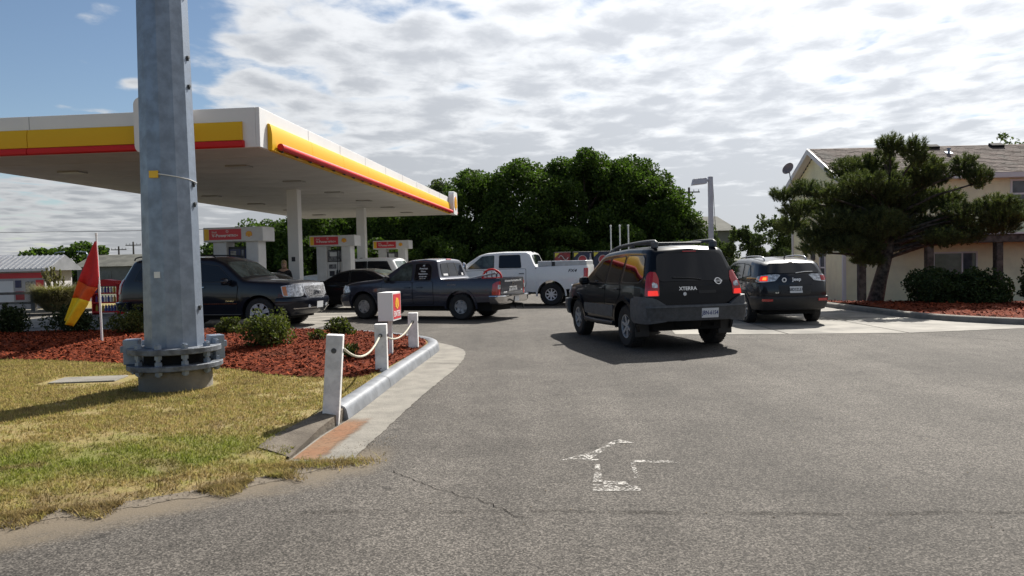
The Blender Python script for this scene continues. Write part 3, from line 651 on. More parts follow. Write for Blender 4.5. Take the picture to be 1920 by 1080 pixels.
B2 = bollard(-1.83, 10.62, .64, .06, (0, 0, 0), 'middle white wooden post carrying both ropes by the kerb')
B3 = bollard(-1.73, 13.3, .60, .02, (0, 0, 0), 'farthest white wooden post at the kerb bend')
def rope(a, b, sag, label):
    pts = []
    for k in range(17):
        t = k/16; p = a.lerp(b, t); pts.append((p.x, p.y, p.z-sag*4*t*(1-t)))
    o = MB().tube(pts, .0135, 8).build('rope', mat('rope_fibre', (.5, .47, .38), .8, ns=60, na=.2, bump=.4, bs=120), smooth=60)
    tag(o, label, 'rope', 'sagging ropes between the white posts')
rope(B1+Vector((.13, .09, .0)), B2+Vector((0, -.09, -.0)), .17, 'sagging cream rope between the nearest and middle white posts')
rope(B2+Vector((0, .09, 0)), B3+Vector((0, -.09, .01)), .16, 'sagging cream rope between the middle and farthest white posts')

# shell-shaped emblem outline (local xy, about 1 unit wide)
def pecten(w):
    pts = [(-.17, -.42), (-.20, -.30), (-.50, -.26), (-.47, -.12)]
    pts += [(-.5*math.cos(a)*1.0, -.02+.46*math.sin(a)) for a in np.linspace(.02, PI-.02, 15)]
    pts += [(.47, -.12), (.50, -.26), (.20, -.30), (.17, -.42)]
    return [(x*w, y*w) for x, y in pts]
def emblem(parent, origin, xd, yd, w, ext=.004, name='emblem'):
    f = frame(origin, xd, yd)
    o = MB().prism(pecten(w*1.12), ext, f).build(name, 'sign_red', parent)
    MB().prism(pecten(w), ext*1.9, f).build('shell_shape', 'sign_yellow', o)
    mb = MB()
    for k in range(-3, 4):
        a = k*.36; p0 = Vector((math.sin(a*.4)*w*.16, -w*.28, ext*2)); p1 = Vector((math.sin(a)*w*.42, -w*.02+math.cos(a)*w*.36, ext*2))
        d = (p1-p0).normalized(); nn = Vector((-d.y, d.x, 0))*w*.012
        mb.add([f @ (p0-nn), f @ (p1-nn), f @ (p1+nn), f @ (p0+nn)], [(0, 1, 2, 3)])
    mb.build('rib_line', 'sign_red', o)
    return o
# ---------------------------------------------------------------- ENTER sign
es = empty('entry_sign', (-1.95, 12.2, mulch_z(-1.95, 12.2)-.05), math.radians(-7), 'white box sign on a post with red ENTER panel and yellow shell', 'sign')
MB().box(-.03, .03, -.03, .03, -.2, .60).build('post', 'white_wood', es, bevel=.004)
MB().box(-.125, .115, -.24, .24, .585, 1.035).build('sign_box', 'white', es, bevel=.006)
MB().box(.1152, .119, -.21, .21, .615, 1.005).build('red_panel', 'sign_red', es)
emblem(es, (.1195, 0, .855), (0, 1, 0), (0, 0, 1), .20, .002)
text('ENTER', .125, 'lettering_white', es, (.1195, 0, .69), (0, 1, 0), (0, 0, 1), bold=.002)
# ---------------------------------------------------------------- flag
fl = empty('flag', (-7.78, 14.5, mulch_z(-7.78, 14.5)-.05), 0, 'drooping red orange and yellow flag on a thin white pole in the mulch', 'flag')
MB().tube([(0, 0, 0), (-.01, 0, 1.0), (-.03, 0, 2.04)], [.021, .02, .017], 10).build('flag_pole', 'white', fl, smooth=60)
MB().lathe([(0, 0), (.022, 0), (.022, .05), (0, .055)], 10, Matrix.Translation((-.03, 0, 2.04))).build('finial', 'white', fl)
LE = [(-.05, 1.93), (-.18, 1.66), (-.30, 1.36), (-.40, 1.10), (-.52, .80), (-.68, .45)]
RE = [(-.02, 1.93), (.0, 1.60), (.0, 1.12), (-.19, .86), (-.27, .70), (-.53, .33)]
def flag_pt(t, s):
    q = t*5; i = min(4, int(q)); f = q-i
    l = Vector(LE[i]).lerp(Vector(LE[i+1]), f); r = Vector(RE[i]).lerp(Vector(RE[i+1]), f); p = l.lerp(r, s)
    return (p.x, -.03-.07*math.sin(s*PI)*t-.05*math.sin(s*9+t*3)*min(1, t*2), p.y)
for nm, m_, t0, t1 in (('red_cloth', 'red_fabric', 0, .50), ('orange_cloth', 'orange_fabric', .50, .70), ('yellow_cloth', 'yellow_fabric', .70, 1.)):
    mb = MB(); nu, nv = 10, 12
    mb.v = [flag_pt(t0+(t1-t0)*i/nu-.10*(j/nv-.5)*(1 if 0 < t0+(t1-t0)*i/nu < 1 and (i in (0, nu)) else 0), j/nv) for i in range(nu+1) for j in range(nv+1)]
    mb.f = [(i*(nv+1)+j, i*(nv+1)+j+1, (i+1)*(nv+1)+j+1, (i+1)*(nv+1)+j) for i in range(nu) for j in range(nv)]
    o = mb.build(nm, m_, fl, smooth=80); sm = o.modifiers.new('thick', 'SOLIDIFY'); sm.thickness = .003
# ---------------------------------------------------------------- shrubs on the island
def shrub(x, y, w, h, m_, label, dens=1., leaf=.04, name='shrub', grp='shrubs in the mulch'):
    z = mulch_z(x, y) if y < 19 and x < 0 else bed_z(x, y)
    r = empty(name, (x, y, z-.02), random.random()*6, label, 'shrub', grp)
    k = int(26*dens); cs = []; rs = []
    for _ in range(k):
        a = random.random()*2*PI; e = random.random(); rr = w*.5*(.85 if e < .5 else .55)*math.sqrt(random.random())
        cs.append((rr*math.cos(a), rr*math.sin(a), h*(.22+.6*random.random()*(1-(rr/(w*.5))**2*.6)))); rs.append(w*random.uniform(.14, .23))
    P = clump_points(cs, rs, 2600*dens*(.9/w)**1.0, .85, .5); P = P[P[:, 2] > .01]
    for _ in range(6):   # a few taller sprigs
        a = random.random()*6; q = w*.35*random.random(); s0 = np.array([q*math.cos(a), q*math.sin(a), h*.8])
        P = np.concatenate([P, s0+np.c_[rng.normal(0, .03, 25), rng.normal(0, .03, 25), rng.uniform(0, h*.42, 25)]])
    V, F = leaves(P, np.full(len(P), leaf), .4, 1.4, .3); link('foliage', fast_mesh('foliage', V, F), m_, r)
    mb = MB()
    for c in cs[:9]: mb.tube([(c[0]*.1, c[1]*.1, -.05), (c[0]*.5, c[1]*.5, c[2]*.6), c], [.014, .01, .005], 5)
    mb.build('stem', 'bark', r); return r
shrub(-4.2, 13.3, .98, .52, 'leaf_shrub', 'large rounded variegated shrub in the red mulch before the black SUV', 1.5, .035)
shrub(-3.45, 15.2, .62, .30, 'leaf_shrub', 'low scruffy shrub in the mulch left of the entry sign')
shrub(-3.55, 13.9, .42, .16, 'leaf_shrub', 'tiny flat green shrub in the middle of the mulch', .6, .03)
shrub(-2.5, 11.7, .40, .18, 'leaf_shrub', 'tiny green shrub behind the nearest rope', .6, .03)
shrub(-5.75, 15.6, .55, .28, 'leaf_shrub', 'small bright shrub in the mulch just right of the steel pole')
shrub(-8.05, 16.2, .95, .50, 'leaf_shrub', 'yellow green shrub half hidden behind the steel pole')
shrub(-9.75, 16.9, 1.0, .52, 'leaf_shrub_dark', 'dark green shrub directly behind the drooping flag', 1.3)
shrub(-11.35, 17.2, 1.1, .56, 'leaf_shrub_dark', 'dark green rounded shrub at the left end of the mulch', 1.3)
# ================================================================ CANOPY
can = empty('station_canopy', (-5.95, 18.5, 0), math.radians(-5.2), 'large flat fuel station canopy with white fascia, yellow band and red bar', 'canopy')
CW, CL, Z0, Z1 = 9.0, 27.6, 4.49, 5.44
mb = MB(); mb.box(-CW+.12, -.12, .12, CL-.12, Z0+.03, Z1-.12); mb.build('roof_deck', 'soffit', can)
for nm, b in (('fascia', (-.10, 0, 0, CL)), ('fascia', (-CW, -CW+.10, 0, CL)), ('fascia', (-CW+.102, -.102, 0, .10)), ('fascia', (-CW+.102, -.102, CL-.10, CL))):
    MB().box(b[0], b[1], b[2], b[3], Z0, Z1).build(nm, 'white', can, bevel=.01)
# soffit boards run across the canopy; dark shadow gaps between them are real gaps
nb_ = 18; w = (CL-.24)/nb_
pm = None
for k in range(nb_):
    if pm is None:
        o = MB().box(-CW+.11, -.11, .008, w-.008, -.02, .0).build('soffit_board', 'soffit', can); pm = o.data
    else: o = link('soffit_board', pm, None, can)
    o.location = (0, .12+k*w, Z0+.022+random.uniform(-.004, .004))
lm = None
M['soffit_lamp'] = mat('soffit_lamp', (.30, .29, .27), .4)
for x in (-2.0, -7.0):
    for y in (3.2, 7.4, 11.6, 15.8, 20.0, 24.2):
        if lm is None: o = MB().box(-.32, .32, -.22, .22, -.045, .0).build('soffit_light', 'soffit_lamp', can, bevel=.01); lm = o.data
        else:
            o = link('soffit_light', lm, None, can)
        o.location = (x, y, Z0)
# yellow bull-nose panels: right long side (nine) and front
def bull(prof, l, name, mtx, m_):
    mb = MB(); k = len(prof); mb.v = [mtx @ Vector((o, 0, z)) for o, z in prof]+[mtx @ Vector((o, l, z)) for o, z in prof]
    mb.f = [(j, j+1, k+j+1, k+j) for j in range(k-1)]+[tuple(range(k)), tuple(range(k, 2*k)), (k-1, 0, k, 2*k-1)]
    return mb.build(name, m_, can, smooth=35)
BP = [(.002, 5.12), (.035, 5.125), (.065, 5.11), (.09, 5.04), (.11, 4.93), (.12, 4.82), (.12, 4.70), (.115, 4.52), (.105, 4.475), (.002, 4.475)]
yl = (CL-1.75)/9
for k in range(9): bull(BP, yl-.012, 'fascia_panel', Matrix.Translation((0, .45+k*yl, 0)), 'yellow')
for k in range(1, 9): MB().box(.0, .004, .45+k*yl-.012, .45+k*yl-.004, 5.13, Z1-.01).build('panel_seam', 'dark_metal', can)
for x0 in (-3.0, -5.86): MB().box(x0-.004, x0+.004, -.004, .0, 5.12, Z1-.01).build('panel_seam', 'dark_metal', can)
BF = [(.002, 5.10), (.03, 5.105), (.06, 5.09), (.085, 5.0), (.09, 4.85), (.08, 4.66), (.002, 4.655)]
RF = [(.002, 4.65), (.08, 4.65), (.12, 4.62), (.13, 4.56), (.12, 4.51), (.08, 4.485), (.002, 4.485)]
FX = [(-.42, 1.36), (-3.06, 2.8), (-5.88, 2.8)]     # start (from the right), length, running to the left along the front
for x0, l in FX:
    f = Matrix(((0, -1, 0, x0), (-1, 0, 0, 0), (0, 0, 1, 0), (0, 0, 0, 1)))
    bull(BF, l, 'fascia_panel', f, 'yellow'); bull(RF, l+(.08 if x0 == -.42 else 0), 'red_rail', f @ Matrix.Translation((0, -.04 if x0 == -.42 else 0, 0)), 'red')
for k in range(7):
    y0 = .72+k*(CL-.5)/7; MB().tube([(.215, y0, 4.585), (.215, y0+(CL-.5)/7-.01, 4.585)], .085, 14).build('red_rail', 'red', can, smooth=50)
rb = None
for k in range(26):
    if rb is None: o = MB().box(.10, .215, -.012, .012, 4.46, 4.51).build('rail_bracket', 'dark_metal', can); rb = o.data
    else: o = link('rail_bracket', rb, None, can)
    o.location.y = .9+k*1.02
MB().box(.02, .16, .5, CL-1.4, 4.452, 4.470).build('light_strip', 'yellow', can)
def rounded(w, h, r, n=5):
    out = []
    for cx, cy, a0 in ((w/2-r, h/2-r, 0), (-w/2+r, h/2-r, PI/2), (-w/2+r, -h/2+r, PI), (w/2-r, -h/2+r, 1.5*PI)):
        out += [(cx+r*math.cos(a0+PI/2*k/n), cy+r*math.sin(a0+PI/2*k/n)) for k in range(n+1)]
    return out
for org, xd in (((.02, CL-.75, 5.10), (0, 1, 0)), ((-2.34, -.02, 5.06), (1, 0, 0))):
    f = frame(org, xd, (0, 0, 1)); 
    o = MB().prism(rounded(1.25, 1.32, .18), .30, f).build('emblem_panel', 'white', can, smooth=30)
    e = f.to_3x3() @ Vector((0, 0, .301)); emblem(can, Vector(org)+e, xd, (0, 0, 1), .82, .012)
inv = can.rotation_euler.to_matrix().inverted()
for wx, wy in ((-8.13, 29.0), (-7.53, 38.9)):
    l = inv @ (Vector((wx, wy, 0))-Vector((-5.95, 18.5, 0)))
    c = MB().box(l.x-.21, l.x+.21, l.y-.21, l.y+.21, .0, Z0+.02).build('column', 'white', can, bevel=.02)
    MB().box(l.x-.235, l.x+.235, l.y-.235, l.y+.235, .15, .95).build('column_guard', 'white', c, bevel=.02)
    MB().box(l.x-.08, l.x+.06, l.y-.216, l.y-.211, 1.80, 1.97).build('notice', 'ink', c)
l = inv @ (Vector((-7.53, 38.9, 0))-Vector((-5.95, 18.5, 0)))
MB().box(l.x-.62, l.x-.215, l.y-.05, l.y+.03, 2.72, 3.12).build('flag_sign', 'sign_yellow', can)
# ---------------------------------------------------------------- pumps
M['pump_white'] = mat('pump_white', (.62, .62, .62), .45, ns=2, na=.05)
M['screen_blue'] = mat('screen_blue', (.015, .022, .09), .25)
M['screen_grey'] = mat('screen_grey', (.25, .25, .27), .3, ns=9, col2=(.03, .03, .04))
M['poster_pale'] = mat('poster_pale', (.45, .42, .36), .4, ns=12, col2=(.10, .09, .08))
def pump(x, y, which, label):
    g = 'fuel pumps under the canopy'
    isl = empty('pump_island', (x, y, 0), math.radians(-5.2), label.replace('fuel pump', 'concrete island carrying the fuel pump'), 'island', 'raised concrete islands')
    MB().prism(rounded(3.4, 1.25, .5), .15).build('island_slab', 'concrete', isl, bevel=.02)
    for s in (-1, 1): MB().lathe([(0, .15), (.085, .15), (.085, .95), (.06, 1.0), (0, 1.01)], 14, Matrix.Translation((s*1.4, 0, 0))).build('guard_post', 'sign_yellow', isl, smooth=40)
    r = empty('fuel_pump', (x, y, .15), math.radians(-5.2), label, 'fuel pump', g)
    for a, b in ((-.74, -.30), (.33, .74)): MB().box(a, b, -.30, .30, 0, 2.30).build('pillar', 'pump_white', r, bevel=.03)
    cab = MB().box(-.298, .328, -.27, .27, 0, 1.62).build('cabinet', 'pump_white', r, bevel=.012)
    MB().box(-.2, .02, -.276, -.271, 1.02, 1.24).build('keypad', 'ink', cab)
    MB().box(-.22, .10, -.276, -.271, 1.33, 1.52).build('price_display', 'screen_grey', cab)
    MB().box(-.12, .2, -.276, -.271, .35, .8).build('access_door', 'white', cab)
    s = MB().box(-.298, .328, -.16, .16, 1.62, 2.12).build('screen_housing', 'black_plastic', r)
    if which == 0:
        MB().box(-.28, .0, -.168, -.161, 1.66, 2.05).build('screen', 'screen_blue', s); MB().box(.02, .31, -.168, -.161, 1.66, 2.05).build('screen', 'screen_blue', s)
        MB().box(-.23, -.05, -.176, -.169, 1.85, 1.99).build('advert', 'poster_pale', s); MB().box(.12, .22, -.176, -.169, 1.82, 2.02).build('advert', 'screen_grey', s)
    else:
        MB().box(-.27, .30, -.168, -.161, 1.66, 2.09).build('screen', 'screen_grey', s)
        MB().box(-.2, .1, -.176, -.169, 1.86, 2.03).build('advert', 'plate_white', s)
    for hx in (.14, .24):
        MB().tube([(hx, -.30, .95), (hx, -.36, 1.15), (hx+.01, -.33, 1.28)], [.03, .028, .02], 8).build('nozzle', 'black_plastic', r)
        pts = [(hx, -.34, .98), (hx+.02, -.42, .5), (hx+.03, -.46, .32), (hx+.05, -.42, .5), (hx+.05, -.36, 1.6), (hx+.04, -.3, 2.26)]
        MB().tube(cat(pts, 5), .014, 6).build('hose', 'rubber', r, smooth=60)
    t = MB().box(-.97, .97, -.46, .46, 2.28, 2.73).build('topper', 'pump_white', r, bevel=.02)
    MB().box(-.93, -.78, -.468, -.461, 2.33, 2.68).build('number_block', 'sign_yellow', t)
    MB().box(-.77, .27, -.468, -.461, 2.34, 2.67).build('red_panel', 'sign_red', t)
    text('Shell', .085, 'lettering_white', t, (-.60, -.472, 2.575), (1, 0, 0), (0, 0, 1))
    text('V-Power', .135, 'lettering_white', t, (-.435, -.472, 2.47), (1, 0, 0), (0, 0, 1), bold=.003)
    text('NiTRO+', .095, 'lettering_white', t, (-.0, -.472, 2.465), (1, 0, 0), (0, 0, 1), bold=.003)
    mb = MB(); mb.lathe([(.028, 0), (.04, 0), (.04, .004), (.028, .004)], 8, frame((-.18, -.4685, 2.60), (1, 0, 0), (0, 0, 1)), ring=True); mb.build('ring_mark', 'lettering_white', t)
    emblem(t, (.52, -.4655, 2.505), (1, 0, 0), (0, 0, 1), .19, .004)
    return r
pump(-8.62, 24.45, 0, 'nearest fuel pump under the canopy, behind the black SUV')
pump(-7.45, 32.65, 1, 'middle fuel pump, between the two white canopy columns')
pump(-6.33, 41.25, 2, 'farthest fuel pump, right of both canopy columns')

# ================================================================ HOUSE ON THE RIGHT
GZ = -.68
hs = empty('house', (13.4, 31, GZ), 0, 'two storey cream sided house with brown shingle roof behind the pine', 'house')
HX, HD, EV, RD = 13., 5.6, 5.42, 6.82          # length, depth, eave and ridge heights above its base
def lap(parent, name, x0, x1, z0, z1, at, st=.118, holes=()):
    mb = MB(); z = z0
    while z < z1-.01:
        zt = min(z+st, z1); segs = [(x0, x1)]
        for h in holes:
            if zt > h[2]+.01 and z < h[3]-.01:
                ns = []
                for a, b in segs:
                    if h[1] <= a or h[0] >= b: ns.append((a, b)); continue
                    if h[0] > a: ns.append((a, h[0]))
                    if h[1] < b: ns.append((h[1], b))
                segs = ns
        for a, b in segs:
            p = [at(a, z, .016), at(b, z, .016), at(b, zt, .002), at(a, zt, .002), at(a, z, 0), at(b, z, 0)]
            mb.add(p, [(0, 1, 2, 3), (4, 5, 1, 0)])
        z = zt
    o = mb.build(name, 'siding', parent); o['kind'] = 'stuff'; return o
mb = MB(); mb.box(.05, HX, .05, HD, 0, EV-.05)
mb.add([(.05, .05, EV-.05), (.05, HD, EV-.05), (.05, HD/2, RD-.12), (HX, .05, EV-.05), (HX, HD, EV-.05), (HX, HD/2, RD-.12)], [(0, 1, 2), (3, 5, 4), (0, 2, 5, 3), (1, 4, 5, 2)])
wl = mb.build('wall', 'siding', hs)
WU = (6.75, 8.3, 4.05, 5.16); WS = (3.62, 5.42, .55, 2.28)
lap(wl, 'siding', 0, HX, 0, EV-.02, lambda a, z, o: (a, .05-o, z), holes=(WU, WS))
GW = (1.85, 2.5, 1.0, 2.42)
# gable end siding (runs back in y, clipped to the rake)
mb = MB(); z = 0
while z < RD-.2:
    zt = z+.118; k = 0 if zt < EV else (zt-EV)/(RD-EV)*HD/2
    a, b = .03+k, HD-.03-k
    if b-a > .1:
        segs = [(a, b)] if not (zt > GW[2] and z < GW[3]) else [(a, GW[0]), (GW[1], b)]
        for p, q in segs: mb.add([(.05-.016, p, z), (.05-.016, q, z), (.05-.002, q, zt), (.05-.002, p, zt), (.05, p, z), (.05, q, z)], [(0, 1, 2, 3), (4, 5, 1, 0)])
    z = zt
o = mb.build('siding', 'siding', wl); o['kind'] = 'stuff'
for x, y in ((.02, .02), (.02, HD-.02)): MB().box(x-.05, x+.07, y-.05, y+.07, 0, EV-.03).build('corner_board', 'siding_trim', wl)
# roof: two slopes, shingle tabs on the front slope, drip fascia and rake boards
OV = .38; sl = (RD-EV)/(HD/2)
def rp(x, t, o=0.): y = -OV+t*(HD/2+OV); return (x, y, EV+sl*y+.10+o)
mb = MB(); mb.add([rp(-.3, 0), rp(HX+.3, 0), rp(HX+.3, 1), rp(-.3, 1), rp(-.3, 0, -.09), rp(HX+.3, 0, -.09), rp(HX+.3, 1, -.09), rp(-.3, 1, -.09)], [(0, 1, 2, 3), (7, 6, 5, 4), (0, 4, 5, 1), (1, 5, 6, 2), (3, 2, 6, 7), (0, 3, 7, 4)])
rf = mb.build('roof', 'shingle', hs)
def rb_(x, t, o=0.): p = rp(x, t, o); return (p[0], HD-p[1], p[2])
mb = MB(); mb.add([rb_(-.3, 0), rb_(HX+.3, 0), rb_(HX+.3, 1), rb_(-.3, 1), rb_(-.3, 0, -.09), rb_(HX+.3, 0, -.09), rb_(HX+.3, 1, -.09), rb_(-.3, 1, -.09)], [(0, 1, 2, 3), (7, 6, 5, 4), (0, 4, 5, 1), (1, 5, 6, 2), (0, 3, 7, 4)])
mb.build('roof_slope', 'shingle2', rf)
def shingle_mat():
    m = bpy.data.materials.new('shingle_tabs'); m.use_nodes = True; nt = m.node_tree; b = nt.nodes['Principled BSDF']; g = N(nt, 'ShaderNodeNewGeometry'); t = N(nt, 'ShaderNodeTexCoord')
    c = mixc(nt, g.outputs['Random Per Island'], (.07, .047, .038), (.145, .10, .082)); c = mixc(nt, maprange(nt, noise_n(nt, t.outputs['Object'], .8, 4), .45, .7), c, (.09, .078, .066))
    nt.links.new(c, b.inputs['Base Color']); b.inputs['Roughness'].default_value = .9; return m
M['shingle_tabs'] = shingle_mat()
mb = MB(); nc_ = 22
for i in range(nc_):
    x = -.3+random.random()*.2
    while x < HX+.3:
        w = random.uniform(.16, .34); t0, t1 = i/nc_, (i+1.15)/nc_; t1 = min(t1, 1); e = .022+random.uniform(0, .012); x1 = min(x+w-.006, HX+.3)
        mb.add([rp(x, t0, e), rp(x1, t0, e), rp(x1, t1, .004), rp(x, t1, .004), rp(x, t0, .001), rp(x1, t0, .001)], [(0, 1, 2, 3), (4, 5, 1, 0)]); x += w
o = mb.build('shingle', 'shingle_tabs', rf); o['kind'] = 'stuff'
MB().box(-.3, HX+.3, -OV-.05, -OV-.005, EV-.22, EV-.03).build('eave_board', 'siding_trim', rf)
MB().box(-.3, HX+.3, -OV, .03, EV-.22, EV-.19).build('eave_soffit', 'siding_trim', rf)
for f_ in (rp, rb_):
    mb = MB(); a, b = f_(-.36, -.02, .0), f_(-.36, 1., .0); a2, b2 = f_(-.302, -.02, 0), f_(-.302, 1, 0)
    d = Vector((0, 0, -.24)); mb.add([a, b, b2, a2, Vector(a)+d, Vector(b)+d, Vector(b2)+d, Vector(a2)+d], [(0, 1, 2, 3), (4, 5, 6, 7), (0, 1, 5, 4), (3, 2, 6, 7), (0, 3, 7, 4), (1, 2, 6, 5)]); mb.build('rake_board', 'siding_trim', rf)
    mb = MB(); mb.add([f_(-.3, 0, -.12), f_(.03, 0, -.12), f_(.03, 1, -.12), f_(-.3, 1, -.12), f_(-.3, 0, -.11), f_(.03, 0, -.11), f_(.03, 1, -.11), f_(-.3, 1, -.11)], [(0, 1, 2, 3), (4, 5, 6, 7), (0, 1, 5, 4), (1, 2, 6, 5), (2, 3, 7, 6), (3, 0, 4, 7)]); mb.build('rake_soffit', 'siding_trim', rf)
for x in (5.0, 7.8):
    c = Vector(rp(x, .93, .05)); mb = MB(); mb.cbox(c, (.55, .3, .14), Matrix.Rotation(math.atan(sl), 3, 'X')); mb.build('ridge_vent', 'under', rf, bevel=.01)
c = Vector(rp(5.35, .72, .05)); mb = MB(); mb.lathe([(.05, -.1), (.05, .12), (.09, .13), (.09, .17), (0, .18)], 10, Matrix.Translation(c)); mb.cbox(c-Vector((0, 0, .02)), (.26, .26, .03), Matrix.Rotation(math.atan(sl), 3, 'X')); mb.build('pipe_vent', 'galv', rf)
def window(parent, name, x0, x1, z0, z1, at, glass='glass_win', bars=(), fr=.08, trim='siding_trim'):
    def bx_(a, b, c, d, o0, o1):
        p = [at(u, w, o) for o in (o0, o1) for u, w in ((a, c), (b, c), (b, d), (a, d))]
        return MB().add(p, [(0, 1, 2, 3), (4, 5, 6, 7), (0, 1, 5, 4), (1, 2, 6, 5), (2, 3, 7, 6), (3, 0, 4, 7)])
    g = bx_(x0+fr, x1-fr, z0+fr, z1-fr, .004, .012).build(name, glass, parent)
    f = MB()
    for q in ((x0, x0+fr, z0, z1), (x1-fr, x1, z0, z1), (x0+fr, x1-fr, z0, z0+fr), (x0+fr, x1-fr, z1-fr, z1)):
        t = bx_(*q, .0, .04); f.add(t.v, t.f)
    f.build('window_frame', trim, g)
    for q in bars: bx_(*q, .0125, .026).build('glazing_bar', trim, g)
    return g
atF = lambda a, z, o: (a, .05-o, z)
window(hs, 'window', *WU, atF, bars=((6.83, 8.22, 4.53, 4.60),))
window(hs, 'shop_window', *WS, atF, glass='glass_win', fr=.06, bars=((4.78, 4.84, .61, 2.22),))
window(hs, 'window', *GW, lambda a, z, o: (.05-o, a, z), bars=((1.93, 2.42, 1.70, 1.76),))
MB().box(-.03, .05, 3.0, 3.35, 2.05, 2.5).build('meter_box', 'dark_metal', hs, bevel=.01)
MB().tube([(0., 3.17, 2.05), (0., 3.17, .3)], .02, 6).build('meter_pipe', 'dark_metal', hs)
MB().box(-.02, .048, 3.9, 4.2, 1.9, 2.6).build('wall_vent', 'galv', hs)
# balcony over the porch with timber posts
dk = MB().box(1.6, HX, -1.15, .0, 2.62, 2.92).build('porch_beam', 'timber', hs, bevel=.01)
MB().box(1.55, HX, -1.22, -.02, 2.925, 2.99).build('porch_flashing', 'siding_trim', hs)
for x in (.28, 2.92, 5.62, 8.4, 11.2):
    p = MB().box(x-.13, x+.13, -1.10, -.84, .0, 2.62 if x > 1 else 2.95).build('porch_post', 'timber', hs, bevel=.012)
    MB().box(x-.22, x+.22, -1.19, -.75, -.2, .42).build('post_footing', 'concrete_old', p, bevel=.03)
# satellite dish
ds = empty('satellite_dish', (12.9, 35.6, GZ+EV+.3), 0, 'round grey satellite dish fixed to the left gable of the house', 'dish')
mb = MB(); mb.lathe([(0, .0), (.1, .012), (.2, .05), (.29, .11), (.29, .12), (.2, .062), (.1, .024), (0, .012)], 20, Matrix.Translation((0, -.05, .52)) @ Matrix.Rotation(math.radians(-60), 4, 'Y') @ Matrix.Rotation(.5, 4, 'X') ); mb.build('reflector', mat('dish_grey', (.22, .17, .16), .5), ds, smooth=50)
MB().tube([(.15, 0, -.22), (.05, 0, .2), (.02, 0, .5)], .025, 8).build('mast', 'galv', ds)
MB().tube([(0, -.05, .35), (-.3, -.2, .45)], .012, 6).build('feed_arm', 'galv', ds)

# ================================================================ VEGETATION
def tree_tubes(base, tips, r0):
    mb = MB()
    for t in tips:
        a = Vector(base); b = Vector(t); m1 = a.lerp(b, .35)+Vector((0, 0, .15*(b.z-a.z))); m2 = a.lerp(b, .7)+Vector((random.uniform(-.2, .2), random.uniform(-.2, .2), .1*(b.z-a.z)))
        mb.tube([a, m1, m2, b], [r0, r0*.7, r0*.42, r0*.15], 6)
    return mb
def oak(name, x, y, h, r, label, m_='leaf_oak', leaf=.145, per=450, grp='dense oaks behind the forecourt', low=.0, ncl=125, z=0., trunk=True, yflat=1.):
    root = empty(name, (x, y, z), random.random()*6, label, 'tree', grp)
    cs, rs = [], []
    for _ in range(ncl):
        u = unit(1)[0]; q = .45+.5*random.random()**.5
        p = np.array([u[0]*r*q, u[1]*r*q*yflat, 0]); zz = low*h+(h*(1-low))*(.5+.5*u[2]*q) if low else h*(.5+.5*u[2]*q)
        p[2] = max(.3, zz-.25*r*.3); cs.append(p); rs.append(r*random.uniform(.18, .31))
    for k in range(10): # bumps along the top
        a = random.random()*6.3; q = random.random()*.65; cs.append(np.array([r*q*math.cos(a), r*q*math.sin(a)*yflat, h*(1-.30*q*q)-r*.16])); rs.append(r*random.uniform(.13, .2))
    P = clump_points(cs, rs, per, .9, .45); P = P[P[:, 2] > .05]
    V, F = leaves(P, np.full(len(P), leaf), .4, 1.45, .15); link('crown', fast_mesh('crown', V, F), m_, root)
    if trunk:
        mb = MB(); mb.tube([(0, 0, -.3), (.1, 0, h*.2), (.0, .1, h*.45)], [r*.1, r*.075, r*.06], 8); mb.build('trunk', 'bark', root, smooth=60)
        tree_tubes((.0, .1, h*.4), [c for c in cs[:12]], r*.035).build('limb', 'bark', root)
    return root
OAKS = [(-19, 60, 5.4, 3.4, 'dark oak just visible beyond the pump topper at far left', 0), (-14.8, 59, 6.2, 3.5, 'dark oak behind the left canopy column', 0), (-10.6, 60, 6.4, 3.6, 'dark oak under the canopy edge, between its two columns', 0), (-6.6, 61, 7.2, 3.6, 'dark oak beyond the farthest pump', 0),
        (-6.4, 70, 9.4, 2.4, 'paler small tree rising behind the canopy corner emblem', 1), (-2.8, 60, 8.9, 3.6, 'oak whose crown begins right of the canopy corner', 0), (1.4, 59, 9.7, 3.9, 'tall oak above the white pickup cab', 0), (5.5, 59, 10.2, 4.0, 'tallest oak in the middle of the dark row', 0), (9.3, 60, 9.8, 3.8, 'big round oak forming the right shoulder of the dark row', 0),
        (11.6, 58.5, 7.4, 2.8, 'lower oak stepping down at the right end of the row', 0), (13.6, 57, 4.6, 1.9, 'small bright tree at the right end of the oak row', 1), (-23, 64, 4.4, 3., 'low oak farthest left beside the pump topper', 0)]
for x, y, h, r, lb, pale in OAKS: oak('oak_tree' if not pale else 'small_tree', x, y, h, r, lb, 'leaf_oak' if not pale else 'leaf_pale', per=450 if not pale else 320)
for x, y, h, r, lb in ((-1.3, 55.5, 2.9, 2.0, 'rounded dark bush in front of the oaks behind the grey pickup'), (3.6, 55, 4.2, 2.3, 'dark bush filling under the oaks behind the drinks machines'), (8.2, 55, 4.2, 2.4, 'dark bush under the oaks behind the white vent pipes'), (-5.2, 55, 3.6, 2.4, 'dark bush under the oaks behind the farthest pump'), (-9.6, 55.5, 3.6, 2.5, 'dark bush under the oaks right of the left column'), (-14.0, 55.5, 3.8, 2.6, 'dark bush under the oaks left of the left column'), (12.2, 54.5, 2.9, 1.8, 'bush beneath the right end of the oaks')):
    oak('bush', x, y, h, r, lb, 'leaf_oak', ncl=40, trunk=False, grp='bushes under the oaks')
